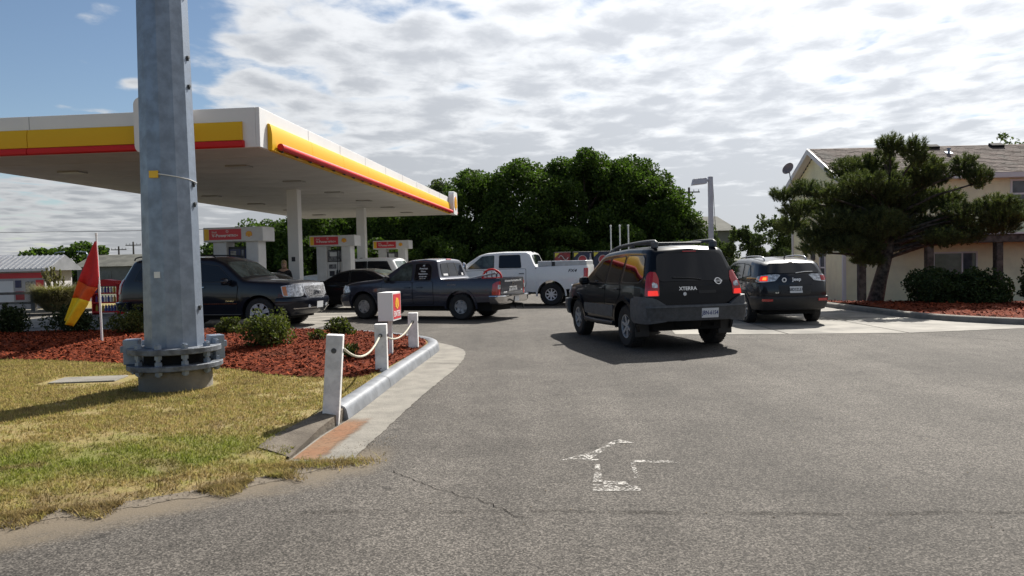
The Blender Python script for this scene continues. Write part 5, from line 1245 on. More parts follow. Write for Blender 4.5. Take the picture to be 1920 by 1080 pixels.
        Rm.lathe([(0, f-.05), (.062, f-.05), (.062, f-.018), (.03, f-.012), (0, f-.012)], 18)
        if kind == 'steel':
            Rm.lathe([(.055, f-.045), (.12, f-.02), (rr-.05, f-.03), (rr-.05, f-.045), (.12, f-.035), (.055, f-.06)], 30, ring=True)
        for k in range(spokes):
            a = 2*PI*(k+.5)/spokes; q = Matrix.Rotation(a, 4, 'Z')
            w0, w1 = (.03, .022) if kind == 'spoke' else (.035, .045)
            if kind == 'split': w0, w1 = .024, .03
            for sgn in ((0,) if kind != 'split' else (-1, 1)):
                d = sgn*.035
                Rm.add([q @ Vector(v) for v in ((.04, -w0+d*.2, f-.02), (.04, w0+d*.2, f-.02), (rr-.025, w1+d, f-.008), (rr-.025, -w1+d, f-.008), (.04, -w0+d*.2, f-.05), (.04, w0+d*.2, f-.05), (rr-.025, w1+d, f-.035), (rr-.025, -w1+d, f-.035))],
                       [(0, 1, 2, 3), (7, 6, 5, 4), (0, 4, 5, 1), (1, 5, 6, 2), (2, 6, 7, 3), (3, 7, 4, 0)])
        for k in range(5): a = 2*PI*k/5; Rm.lathe([(0, f-.02), (.011, f-.02), (.011, f-.006), (0, f-.006)], 6, Matrix.Translation((.042*math.cos(a), .042*math.sin(a), 0)))
        first = None
        for uw in s.P['wheels']:
            for sg in (1, -1):
                q = Matrix.Translation((s.L/2-uw, sg*(s.half(uw)-tw/2-inset), R)) @ Matrix.Rotation(-sg*PI/2, 4, 'X') @ Matrix.Rotation(random.random()*6, 4, 'Z')
                if first is None:
                    w = Bm.build('wheel', 'under', s.r); t = T.build('tyre', 'rubber', w, smooth=35); m_ = Rm.build('rim', rim, w, smooth=35); first = (w.data, t.data, m_.data)
                else: w = link('wheel', first[0], None, s.r); link('tyre', first[1], None, w); link('rim', first[2], None, w)
                w.matrix_local = q
    def arch_trim(s, m_, w=.06, off=.02, sgs=(1, -1)):
        R = s.P['arch']; k = s.P.get('archk', 1.)
        for uw in s.P['wheels']:
            for sg in sgs:
                inner, outer = [], []
                for a in np.linspace(-.12, PI+.12, 25):
                    inner.append((uw+R*math.cos(a), s.P['wr']+R*k*math.sin(a))); outer.append((uw+(R+w)*math.cos(a), s.P['wr']+(R*k+w)*math.sin(a)))
                mb = MB(); f = s.side(sg); n = len(inner)
                for (a, b), o in [(p, off) for p in inner]+[(p, off) for p in outer]+[(p, -.01) for p in outer]+[(p, -.06) for p in inner]:
                    p = f(a, b); p.y += sg*o; mb.v.append(tuple(p))
                for i in range(n-1):
                    for x, y in ((0, n), (n, 2*n), (3*n, 0)): mb.f.append((x+i, x+i+1, y+i+1, y+i))
                mb.build('wheel_arch', m_, s.r, smooth=50)
    def mirror(s, u, z, m_, size=(.12, .22, .16), stalk=True, sgs=(1, -1), out=.02):
        for sg in sgs:
            p = s.side(sg)(u, z); c = p+Vector((.0, sg*(size[1]/2+out+.03), .05))
            mb = MB(); n = 10; prof = [(-.5, .55), (-.42, .9), (-.1, 1.), (.25, .85), (.5, .35)]
            for t, k in prof: mb.v += [tuple(c+Vector((t*size[0], size[1]/2*k*math.copysign(abs(math.cos(a))**.6, math.cos(a)), size[2]/2*k*math.copysign(abs(math.sin(a))**.6, math.sin(a))))) for a in np.linspace(0, 2*PI, n, endpoint=False)]
            mb.f = [(i*n+j, i*n+(j+1) % n, (i+1)*n+(j+1) % n, (i+1)*n+j) for i in range(len(prof)-1) for j in range(n)]+[tuple(range(n)), tuple(range((len(prof)-1)*n, len(prof)*n))]
            o = mb.build('mirror', m_, s.r, smooth=50)
            MB().tube([p+Vector((0, -sg*.02, -.02)), c], .025, 6).build('mirror_arm', 'black_plastic', o)
            mb = MB(); mb.cbox(c+Vector((-size[0]*.5-.001, 0, 0)), (.006, size[1]*.5, size[2]*.5)); mb.build('mirror_glass', 'glass', o)
    def doors(s, polys, sgs=(1, -1), handle='black_plastic', hz=None):
        for poly, hu in polys:
            for sg in sgs:
                d = s.panel(rnd(poly, .06), s.side(sg), 'door', s.pm, off=.006, depth=.008)
                cx = sum(p[0] for p in poly)/len(poly); cz = sum(p[1] for p in poly)/len(poly)
                s.panel(rnd([(a+math.copysign(.012, a-cx), b+math.copysign(.010, b-cz)) for a, b in poly], .06), s.side(sg), 'door_gap', 'under', d, off=.003, depth=.006)
                z = hz or s.belt(hu)-.10; p = s.side(sg)(hu, z)+Vector((0, sg*.012, 0)); q = s.side(sg)(hu-.17, z)+Vector((0, sg*.012, 0))
                MB().tube([p, p+Vector((0, sg*.022, 0)), q+Vector((0, sg*.022, 0)), q], .014, 6).build('handle', handle, d)
    def windows(s, polys, sgs=(1, -1), m_='glass', seal=True, off=.009, r=.05):
        for poly in polys:
            for sg in sgs:
                w = s.panel(rnd(poly, r), s.side(sg), 'window', m_, off=off, depth=.012)
                if seal:
                    cx = sum(p[0] for p in poly)/len(poly); cz = sum(p[1] for p in poly)/len(poly)
                    s.panel(rnd([(a+math.copysign(.022, a-cx), b+math.copysign(.018, b-cz)) for a, b in poly], r), s.side(sg), 'window_seal', 'black_plastic', w, off=.006, depth=.012)
    def windscreen(s, u0, u1, m_='glass', v=.97, name='windscreen'):
        f = s.topf(); g = s.panel(rnd([(u0, -v), (u1, -v), (u1, v), (u0, v)], .06), f, name, m_, off=.006, depth=.012, ca=.08, cb=.2); return g
    def plate(s, txt, y, z, rear=True, size=(.305, .152), col='ink', blank=False, out=.012):
        e = s.end(rear); p = e(y, z); t = (e(y, z+.05)-e(y, z-.05)).normalized(); xd = Vector((0, -1 if rear else 1, 0)); sg = -1 if rear else 1
        o = Vector((sg*out, 0, 0)); fr = frame(p+o, xd, t)
        pl = MB().prism([(x*size[0]/2, y_*size[1]/2) for x, y_ in ((-1, -1), (1, -1), (1, 1), (-1, 1))], .004, fr).build('licence_plate', 'plate_white', s.r)
        if not blank:
            nn = fr.to_3x3() @ Vector((0, 0, .0055))
            text(txt, .098, col, pl, p+o+nn, xd, t, ext=.0008, sx=.78*min(1, 8/len(txt)), bold=.002)
        return pl
def place(P, head, uw, sg, wx, wy, track_in=.14):
    a = math.radians(head); lx = P['L']/2-uw; ly = sg*(P['W']/2-track_in); return (wx-(lx*math.cos(a)-ly*math.sin(a)), wy-(lx*math.sin(a)+ly*math.cos(a)))

# ---------------------------------------------------------------- 1. black SUV seen from behind (nearest)
P = dict(L=4.54, W=1.89, wheels=(.88, 3.58), wr=.385, arch=.47, archk=.98, sill=[(0, .42), (.4, .38), (1.3, .40), (3.2, .42), (4.1, .52), (4.54, .56)],
         top=[(0, .98), (.04, 1.04), (.3, 1.12), (1.15, 1.20), (1.33, 1.24), (2.02, 1.72), (2.25, 1.77), (2.7, 1.80), (3.2, 1.83), (4.2, 1.83), (4.45, 1.81), (4.54, 1.76)],
         belt=[(0, .95), (1.3, 1.14), (4.54, 1.16)], plan=[(0, .86), (.1, .93), (.35, .97), (.8, 1), (4.0, 1), (4.35, .975), (4.47, .945), (4.54, .90)],
         crown=[(0, .02), (4.54, .035)], rc=[(0, .08), (1.2, .10), (2.1, .10), (4.3, .11), (4.54, .09)], nose=[(.4, .08), (.7, 0), (1.1, .06)], tail=[(.4, .03), (.75, 0), (1.12, .03), (1.78, .33)], th=.34, uz=.33, bulge=.05, tlen=1.0)
H = 103.5; x, y = place(P, H, 3.58, 1, 2.16, 13.95)
c = Car('suv', 'black boxy SUV with roof rack driving away in the middle of the lot', 'SUV', (x, y), H, P, 'paint_black')
c.wheelset('alloy', 6, .225, .26, 'spoke'); c.arch_trim('paint_black', .075, .035)
c.doors([([(1.52, .55), (1.46, 1.08), (2.56, 1.11), (2.58, .55)], 2.52), ([(2.60, .55), (2.60, 1.11), (3.34, 1.13), (3.34, .92), (3.12, .78), (3.02, .55)], 3.30)])
c.windows([[(1.66, 1.17), (2.16, 1.57), (2.52, 1.60), (2.52, 1.16)], [(2.62, 1.16), (2.62, 1.61), (3.26, 1.64), (3.26, 1.17)], [(3.40, 1.19), (3.36, 1.65), (4.24, 1.65), (4.34, 1.27), (4.16, 1.19)]])
c.windscreen(1.40, 1.98)
for sg in (1, -1):
    c.panel(rnd([(1.38, .52), (1.40, .73), (3.06, .74), (3.0, .52)], .05), c.side(sg), 'lower_cladding', 'grey_plastic', off=.022, depth=.03)
    MB().tube([c.side(sg)(1.4, .42)+Vector((0, sg*.02, -.02)), c.side(sg)(2.2, .42)+Vector((0, sg*.06, -.03)), c.side(sg)(3.02, .42)+Vector((0, sg*.02, -.02))], .05, 8).build('side_step', 'black_plastic', c.r, smooth=50)
    # roof rack rail: fat tube with a rounded pod at its rear end
    ya = .56; pts = [(c.L/2-1.98, sg*(ya+.02), 1.72), (c.L/2-2.2, sg*ya, 1.80), (c.L/2-2.6, sg*ya, 1.85), (c.L/2-3.4, sg*ya, 1.89), (c.L/2-4.02, sg*ya, 1.90), (c.L/2-4.14, sg*ya, 1.875), (c.L/2-4.18, sg*ya, 1.79)]
    rr_ = MB().tube(cat(pts, 4), .034, 10).build('roof_rail', 'grey_plastic', c.r, smooth=60)
    
    for q0, q1 in (((c.L/2-4.1, sg*ya, 1.84), (.20, .075, .12)), ((c.L/2-2.15, sg*ya, 1.77), (.2, .07, .09)), ((c.L/2-3.1, sg*ya, 1.845), (.12, .06, .09))):
        mb = MB(); mb.cbox(q0, q1); mb.build('rail_foot', 'grey_plastic', rr_, bevel=.03, seg=3)
    w = c.wrap(sg, True)
    tl = c.panel(rnd([(.09, .955), (.10, 1.30), (.04, 1.37), (-.06, 1.36), (-.13, 1.24), (-.16, .955)], .03), w, 'tail_lamp', 'lamp_red', off=.018, depth=.03, ca=.03, cb=.06)
    c.panel(rnd([(-.02, 1.10), (-.02, 1.19), (-.11, 1.16), (-.125, 1.10)], .015), w, 'reversing_lens', 'lamp_clear', tl, off=.024, depth=.01, ca=.03, cb=.04)
    c.panel(rnd([(.03, .965), (.03, 1.05), (-.12, 1.05), (-.14, .965)], .015), w, 'brake_lens', 'lamp_red_lit', tl, off=.022, depth=.01, ca=.03, cb=.04)
    c.panel(rnd([(.50, .56), (.50, .90), (.30, .945), (.02, .94), (-.10, .90), (-.27, .79), (-.27, .53), (.02, .50), (.42, .50)], .04), w, 'bumper_corner', 'grey_plastic', off=.075, depth=.10, ca=.04, cb=.06)
    mb = MB(); mb.cbox((-1.79, sg*.80, .40), (.025, .26, .34)); mb.build('mud_flap', 'black_plastic', c.r, bevel=.006)
    c.panel(rnd([(.28, .90), (.30, 1.04), (.0, 1.06), (-.26, 1.02), (-.24, .84)], .03), c.wrap(sg, False), 'headlamp', 'lamp_clear', off=.01, ca=.05, cb=.06)
for q0 in (2.7, 3.75): MB().tube([(c.L/2-q0, -.56, 1.875), (c.L/2-q0, .56, 1.875)], .016, 8).build('roof_crossbar', 'grey_plastic', c.r, smooth=60)
c.strip(True, [(.52, .0), (.53, .07), (.58, .085), (.735, .085), (.765, .105), (.79, .10), (.80, .0)], .02, 'rear_bumper', 'grey_plastic')
c.strip(False, [(.42, .0), (.44, .07), (.6, .09), (.76, .08), (.78, .0)], .4, 'front_bumper', 'grey_plastic')
g = c.panel(rnd([(-.66, 1.20), (.64, 1.20), (.69, 1.30), (.61, 1.68), (-.61, 1.68), (-.69, 1.30)], .09), c.end(True), 'rear_window', 'glass', off=.008)
c.panel(rnd([(-.13, 1.705), (.13, 1.705), (.13, 1.722), (-.13, 1.722)], .006), c.end(True), 'high_brake_lamp', 'lamp_red', off=.010)
c.panel(rnd([(-.74, .83), (.74, .83), (.74, 1.16), (-.74, 1.16)], .05), c.end(True), 'tailgate', 'paint_black', off=.005, depth=.008)
c.panel(rnd([(-.36, .99), (-.02, .99), (-.02, 1.04), (-.36, 1.04)], .02), c.end(True), 'tailgate_handle', 'black_plastic', off=.016)
def rear_text(c, s, size, y, z, m_='chrome', sx=1., bold=.002, rear=True, ext=.003, out=.012, shear=0.):
    e = c.end(rear); p = e(y, z); t = (e(y, z+.05)-e(y, z-.05)).normalized(); return text(s, size, m_, c.r, p+Vector(((-1 if rear else 1)*out, 0, 0)), (0, -1 if rear else 1, 0), t, sx=sx, bold=bold, ext=ext, shear=shear)
rear_text(c, 'XTERRA', .085, .17, 1.075, sx=1.05)
e = c.end(True); p = e(-.42, 1.19); f = frame(p+Vector((-.012, 0, 0)), (0, -1, 0), e(-.42, 1.24)-e(-.42, 1.14))
mb = MB(); mb.lathe([(.048, 0), (.064, 0), (.064, .008), (.048, .008)], 24, f, ring=True); bd = MB().box(-.075, .075, -.016, .016, 0, .012); mb.add([f @ Vector(v) for v in bd.v], bd.f); ob = mb.build('badge', 'chrome', c.r, smooth=30)
text('NISSAN', .03, 'ink', ob, f @ Vector((0, 0, .0125)), (0, -1, 0), e(-.42, 1.24)-e(-.42, 1.14), ext=.0005, bold=.001)
p = e(.23, .985); MB().lathe([(0, 0), (.032, 0), (.026, .004), (0, .004)], 12, frame(p+Vector((-.012, 0, 0)), (0, -1, 0), (0, 0, 1))).build('sticker', 'lettering_white', c.r)
pl = c.plate('JBN-6154', -.19, .655, size=(.315, .165), col='plate_blue', out=.094)
c.mirror(1.72, 1.13, 'paint_black', (.14, .21, .17))
mb = MB(); mb.tube([(-1.4, -.45, .40), (-2.05, -.47, .42)], .03, 8); mb.tube([(-1.31, -.7, .385), (-1.31, .7, .385)], .06, 8); mb.lathe([(0, -.12), (.3, -.12), (.33, 0), (.3, .1), (0, .1)], 24, Matrix.Translation((-1.75, 0, .5))); mb.build('rear_axle', 'under', c.r, smooth=40)
mb = MB(); q = [e(-.1, 1.23)+Vector((-.02, 0, 0)), e(.15, 1.26)+Vector((-.022, 0, 0)), e(.42, 1.27)+Vector((-.022, 0, 0))]; mb.tube(q, .009, 6); mb.build('rear_wiper', 'black_plastic', c.r)

# ---------------------------------------------------------------- 2. dark crossover with lit tail lamps
P = dict(L=4.62, W=1.88, wheels=(.93, 3.65), wr=.36, arch=.43, sill=[(0, .28), (.9, .27), (3.7, .27), (4.1, .34), (4.62, .40)],
         top=[(0, .78), (.06, .90), (.4, 1.0), (1.15, 1.08), (1.3, 1.12), (2.1, 1.57), (2.6, 1.675), (3.4, 1.68), (4.1, 1.62), (4.4, 1.585), (4.62, 1.54)],
         belt=[(0, .85), (1.3, 1.03), (4.62, 1.14)], plan=[(0, .72), (.12, .86), (.4, .95), (.9, 1), (3.8, 1), (4.2, .965), (4.45, .92), (4.56, .86), (4.62, .80)],
         crown=[(0, .03), (4.62, .04)], rc=[(0, .1), (4.3, .12), (4.62, .10)], nose=[(.3, .1), (.6, 0), (1., .15)], tail=[(.35, .10), (.6, .02), (.8, .0), (1.15, .05), (1.26, .10), (1.56, .34)], th=.30, bulge=.10, tlen=.95)
H = 91; x, y = place(P, H, 3.65, -1, 7.22, 18.62)
c = Car('crossover', 'dark graphite crossover with lit amber tail lamp queued on the concrete', 'crossover', (x, y), H, P, 'paint_graphite'); c.r.scale = (.94, .94, .94); c.r.location.x += .07; c.r.location.y -= .1
c.wheelset('alloy', 5, .215, .23); c.arch_trim('black_plastic', .06, .012)
c.doors([([(1.5, .42), (1.42, .98), (2.55, 1.04), (2.56, .42)], 2.5), ([(2.58, .42), (2.58, 1.04), (3.5, 1.10), (3.42, .85), (3.2, .62), (3.14, .42)], 3.4)], handle='paint_graphite')
c.windows([[(1.62, 1.08), (2.2, 1.44), (2.52, 1.50), (2.52, 1.10)], [(2.60, 1.10), (2.60, 1.51), (3.30, 1.51), (3.40, 1.15)], [(3.48, 1.17), (3.44, 1.50), (3.80, 1.46), (4.0, 1.22)]]); c.windscreen(1.38, 2.05)
g = c.panel(rnd([(-.66, 1.27), (.66, 1.27), (.56, 1.51), (-.56, 1.51)], .06), c.end(True), 'rear_window', 'glass', off=.010)
c.panel(rnd([(-.12, 1.545), (.12, 1.545), (.12, 1.56), (-.12, 1.56)], .005), c.end(True), 'high_brake_lamp', 'lamp_red', off=.02)
for sg in (1, -1):
    w = c.wrap(sg, True); t = c.panel(rnd([(.26, 1.08), (.20, 1.19), (0, 1.235), (-.30, 1.245), (-.36, 1.22), (-.26, 1.09), (-.05, 1.06), (.15, 1.05)], .02), w, 'tail_lamp', 'lamp_clear', off=.012, ca=.04, cb=.05)
    c.panel(rnd([(.10, 1.085), (.08, 1.19), (-.07, 1.205), (-.08, 1.085)], .02), w, 'brake_lens', 'lamp_red_lit' if sg > 0 else 'lamp_red', t, off=.02, ca=.04, cb=.05)
    if sg > 0: c.panel(rnd([(.03, 1.11), (.02, 1.165), (-.045, 1.17), (-.045, 1.11)], .01), w, 'indicator', 'lamp_amber_lit', t, off=.026, ca=.04, cb=.04)
    c.panel(rnd([(.02, .60), (.02, .655), (-.20, .655), (-.20, .60)], .012), w, 'rear_reflector', 'lamp_red', off=.055, ca=.05)
    ya = .55; pts = [(c.L/2-2.3, sg*(ya+.04), 1.58), (c.L/2-2.45, sg*(ya+.03), 1.665), (c.L/2-3.2, sg*ya, 1.70), (c.L/2-3.9, sg*(ya-.02), 1.675), (c.L/2-4.05, sg*(ya-.02), 1.56)]
    MB().tube(cat(pts, 4), .018, 8).build('roof_rail', 'alloy', c.r, smooth=60)
    c.panel(rnd([(.3, .78), (.3, .90), (-.1, .92), (-.15, .80)], .02), c.wrap(sg, False), 'headlamp', 'lamp_clear', off=.01, ca=.05)
c.strip(True, [(.36, -.05), (.38, .02), (.5, .04), (.66, .045), (.70, .03), (.71, .0)], .5, 'rear_bumper', 'black_plastic')
c.panel(rnd([(-.36, .745), (.36, .745), (.42, .98), (-.42, .98)], .05), c.end(True), 'plate_recess', 'black_plastic', off=.006, depth=.008)
c.plate('58D3ZLE1', .0, .87, size=(.31, .16), out=.02)
rear_text(c, 'Jeep', .115, -.03, 1.12, sx=1.1, out=.016); rear_text(c, '4x4', .05, .46, .80, sx=1.2, out=.016)
p = c.end(True)(.27, 1.11); MB().lathe([(.03, 0), (.06, 0), (.05, .006), (.03, .006)], 16, frame(p+Vector((-.012, 0, 0)), (0, -1, 0), (0, 0, 1)), ring=True).build('badge', 'lettering_white', c.r, smooth=30)
MB().tube([c.end(True)(-.02, 1.275)+Vector((-.03, 0, 0)), c.end(True)(-.25, 1.30)+Vector((-.035, 0, 0)), c.end(True)(-.46, 1.30)+Vector((-.03, 0, 0))], .012, 6).build('rear_wiper', 'alloy', c.r)
MB().tube([(c.L/2-3.95, 0, 1.64), (c.L/2-4.03, 0, 1.71)], [.02, .008], 6).build('antenna', 'black_plastic', c.r)
c.mirror(1.66, 1.04, 'paint_graphite')

# ---------------------------------------------------------------- 3. charcoal pickup (side, heading left)
P = dict(L=5.30, W=1.86, wheels=(.88, 4.12), wr=.375, arch=.46, sm=.035, sill=[(0, .36), (.9, .38), (4.2, .40), (4.7, .50), (5.3, .52)],
         top=[(0, .90), (.05, 1.0), (.2, 1.07), (.6, 1.13), (1.38, 1.19), (1.52, 1.22), (2.18, 1.66), (2.42, 1.735), (2.9, 1.76), (3.24, 1.735), (3.32, 1.69), (3.45, 1.19), (3.50, 1.145), (5.3, 1.16)],
         belt=[(0, .92), (1.4, 1.09), (3.4, 1.11), (5.3, 1.10)], plan=[(0, .80), (.12, .90), (.4, .97), (.8, 1), (5.0, 1), (5.22, .985), (5.30, .95)],
         crown=[(0, .03), (3.3, .03), (3.5, .0), (5.3, .0)], rc=[(0, .1), (3.3, .09), (3.5, .03), (5.3, .03)], nose=[(.3, .08), (.6, 0), (1.0, .08)], tail=[(.4, .02), (1.1, .0)], th=.30, bed=(3.54, 5.22), bulge=.02)
H = 156; x, y = place(P, H, 4.12, 1, -1.40, 21.55)
c = Car('pickup_truck', 'charcoal extended cab pickup with white lettering, turning left across the lot', 'pickup truck', (x, y), H, P, 'paint_charcoal')
c.wheelset('steel_rim', 6, .205, .245, 'steel'); c.arch_trim('paint_charcoal', .06, .022)
c.doors([([(1.60, .45), (1.52, 1.05), (2.56, 1.08), (2.58, .45)], 2.50), ([(2.60, .45), (2.58, 1.08), (3.24, 1.09), (3.26, .45)], 2.90)], handle='paint_charcoal', hz=.93)
c.windows([[(1.74, 1.13), (2.26, 1.56), (2.52, 1.60), (2.52, 1.13)]], m_='glass_light'); c.windows([[(2.63, 1.13), (2.63, 1.60), (3.06, 1.60), (3.16, 1.50), (3.17, 1.13)]])
c.windscreen(1.58, 2.12, 'glass_light'); rw = c.windscreen(3.335, 3.445, 'glass', .88, 'rear_window'); f = c.topf()
for v in (-.3, .3): c.panel([(3.335, v-.02), (3.445, v-.02), (3.445, v+.02), (3.335, v+.02)], f, 'window_bar', 'black_plastic', rw, off=.012, ca=.03, cb=.1)
c.panel(rnd([(3.255, -.2), (3.29, -.2), (3.29, .2), (3.255, .2)], .01), f, 'high_brake_lamp', 'lamp_red', off=.012, ca=.03)
for y_, t in ((.42, 'UNITED'), (-.46, 'NC')):
    p = f(3.428, y_/.7); 
    q = frame(p+Vector((-.012, 0, 0)), (0, -1, 0), f(3.40, y_/.7)-f(3.44, y_/.7)); MB().prism([(-.13, -.03), (.13, -.03), (.13, .03), (-.13, .03)] if t != 'NC' else [(-.05, -.04), (.05, -.04), (.05, .04), (-.05, .04)], .003, q).build('window_sticker', 'lettering_white', rw)
MB().box(c.L/2-3.503, c.L/2-3.478, -.90, .90, .44, 1.10).build('cab_gap', 'under', c.r)
for sg in (1, -1):
    w = c.wrap(sg, True); t = c.panel(rnd([(.19, .70), (.17, 1.0), (.04, 1.07), (-.07, 1.07), (-.075, .70)], .02), w, 'tail_lamp', 'lamp_red', off=.012, ca=.03, cb=.06)
    c.panel(rnd([(.02, .86), (.02, .98), (-.06, .98), (-.06, .86)], .015), w, 'reversing_lens', 'lamp_clear', t, off=.02, ca=.03, cb=.05)
    c.panel(rnd([(.40, .80), (.30, .98), (.02, 1.0), (-.20, .96), (-.20, .82), (.1, .78)], .03), c.wrap(sg, False), 'headlamp', 'lamp_clear', off=.012, ca=.05, cb=.05)
c.panel(rnd([(-.76, .70), (.76, .70), (.78, 1.13), (-.78, 1.13)], .04), c.end(True), 'tailgate', 'paint_charcoal', off=.012, depth=.016)
for s_, sz, y_, z_, sx_ in (('All American Home Inspections of NC', .075, 0, 1.075, .98), ('Protecting Your Investment', .045, 0, .905, 1.), ('252-207-6745', .10, 0, .83, 1.0), ('TACOMA', .045, .52, .765, 1.2), ('SR5', .05, -.62, .80, 1.1)):
    rear_text(c, s_, sz, y_, z_, 'lettering_white', sx=sx_, out=.026)
p = c.end(True)(0, .98); MB().lathe([(.035, 0), (.055, 0), (.055, .006), (.035, .006)], 18, frame(p+Vector((-.022, 0, 0)), (0, -1, 0), (0, 0, 1)) @ Matrix.Diagonal((1.3, 1, 1, 1)), ring=True).build('badge', 'chrome', c.r)
c.strip(True, [(.44, .0), (.46, .08), (.52, .13), (.62, .13), (.66, .15), (.685, .14), (.69, .0)], .22, 'rear_bumper', 'chrome')
MB().box(-2.84, -2.79, -.45, .45, .665, .70).build('step_pad', 'black_plastic', c.r); c.plate('AHI', .0, .57, size=(.31, .155), blank=True, out=.145)
mb = MB(); mb.tube([(-2.5, 0, .42), (-2.95, 0, .42)], .035, 6); mb.tube([(-2.95, -.0, .42), (-2.98, 0, .42), (-2.98, 0, .30)], .022, 6); mb.tube([(-2.45, .6, .44), (-2.45, -.6, .44)], .04, 8); mb.tube([(-2.8, .16, .40), (-2.8, .13, .30), (-2.8, .10, .40)], .006, 5); mb.build('tow_hitch', 'under', c.r)
c.strip(False, [(.36, .0), (.38, .06), (.55, .08), (.72, .06), (.74, .0)], .42, 'front_bumper', 'paint_charcoal'); c.mirror(1.78, 1.12, 'black_plastic', (.14, .2, .2))
for s_, sz, z_ in (('All', .07, 1.545), ('American', .08, 1.465), ('Home', .07, 1.385), ('Inspections', .075, 1.315), ('252-207-6745', .05, 1.235), ('NC LIC 1942', .04, 1.18)):
    p = c.side(1)(2.90, z_)+Vector((0, .014, 0)); text(s_, sz, 'lettering_white', c.r, p, (-1, 0, 0), c.side(1)(2.9, z_+.05)-c.side(1)(2.9, z_-.05), ext=.001, sx=.88, bold=.001)
p = c.side(1)(3.85, .99)+Vector((0, .006, 0)); text('TACOMA', .06, 'steel_rim', c.r, p, (-1, 0, 0), (0, 0, 1), ext=.002, sx=1.1)
mb = MB(); mb.lathe([(0, 0), (.03, 0), (.025, .03), (0, .03)], 8); 
pk = c
# things lying in its bed: an aluminium ladder and a red hoop-shaped tool
def in_truck(lx, ly): a = math.radians(H); cx, cy = x, y; return (cx+lx*math.cos(a)-ly*math.sin(a), cy+lx*math.sin(a)+ly*math.cos(a))
lx_, ly_ = in_truck(-1.6, .25)
ld = empty('ladder', (lx_, ly_, .75), math.radians(H), 'aluminium ladder sticking up out of the charcoal pickup bed', 'ladder')
for s_ in (-.18, .18): MB().tube([(.6, s_, .30), (-.75, s_, .56)], .022, 6).build('side_rail', 'alloy', ld)
for k in range(5): t = .1+.2*k; MB().tube([(.6-1.35*t, -.18, .3+.26*t), (.6-1.35*t, .18, .3+.26*t)], .014, 6).build('rung', 'alloy', ld)
lx_, ly_ = in_truck(-2.1, .15)
rt_ = empty('hand_truck', (lx_, ly_, .72), math.radians(H), 'red hooped hand truck lying in the charcoal pickup bed', 'hand truck')
MB().tube([(.30*math.cos(a), 0, .42+.26*math.sin(a)) for a in np.linspace(-.1, PI+.1, 14)], .028, 8).build('hoop', 'red', rt_, smooth=60); MB().tube([(.3, 0, .42), (-.3, 0, .44)], .024, 6).build('cross_bar', 'red', rt_)
for k in (-.15, 0, .15): MB().tube([(k, 0, .43), (k*1.1, 0, .62)], .014, 6).build('brace', 'black_plastic', rt_)

# ---------------------------------------------------------------- 4. white crew cab pickup
P = dict(L=6.26, W=2.04, wheels=(.98, 4.95), wr=.41, arch=.50, sm=.04, sill=[(0, .45), (1, .48), (4.9, .50), (5.6, .60), (6.26, .62)],
         top=[(0, 1.2), (.06, 1.30), (.4, 1.37), (1.45, 1.42), (1.6, 1.45), (2.28, 1.88), (2.55, 1.955), (3.2, 1.985), (4.05, 1.975), (4.18, 1.93), (4.36, 1.45), (4.42, 1.40), (6.26, 1.43)],
         belt=[(0, 1.2), (1.5, 1.34), (4.3, 1.37), (6.26, 1.36)], plan=[(0, .85), (.1, .93), (.4, .98), (.8, 1), (6.0, 1), (6.2, .985), (6.26, .95)], crown=[(0, .03), (4.2, .03), (4.45, .0), (6.26, .0)], rc=[(0, .1), (4.2, .10), (4.45, .03), (6.26, .03)],
         nose=[(.4, .05), (.8, 0), (1.3, .05)], tail=[(.5, .02), (1.3, 0)], th=.22, uz=.42, bulge=.02)
H = 167; x, y = place(P, H, 4.95, 1, 1.42, 27.5)
c = Car('pickup_truck', 'large white crew cab pickup with silver bed cover beyond the charcoal pickup', 'pickup truck', (x, y), H, P, 'paint_white')
c.wheelset('bright_rim', 8, .225, .28, 'spoke'); c.arch_trim('paint_white', .06, .02)
c.doors([([(1.72, .56), (1.66, 1.28), (2.93, 1.33), (2.93, .56)], 2.86), ([(2.96, .56), (2.96, 1.33), (4.04, 1.34), (4.04, .75), (3.9, .56)], 3.97)], hz=1.17)
c.windows([[(1.86, 1.38), (2.42, 1.80), (2.84, 1.83), (2.84, 1.38)]], m_='glass_light'); c.windows([[(3.06, 1.39), (3.06, 1.83), (3.80, 1.83), (3.86, 1.39)]])
c.windscreen(1.66, 2.22, 'glass_light'); c.windscreen(4.205, 4.345, 'glass', .86, 'rear_window')
MB().box(c.L/2-4.42, c.L/2-4.39, -.99, .99, .55, 1.36).build('cab_gap', 'under', c.r)
bc = MB().box(-3.10, c.L/2-4.47, -.95, .95, 1.40, 1.60).build('bed_cover', 'alloy', c.r, bevel=.03); MB().box(c.L/2-5.1, c.L/2-5.0, .951, .975, 1.42, 1.57).build('cover_latch', 'black_plastic', bc); MB().box(c.L/2-5.0, c.L/2-4.98, -.952, .952, 1.40, 1.602).build('cover_seam', 'black_plastic', bc)
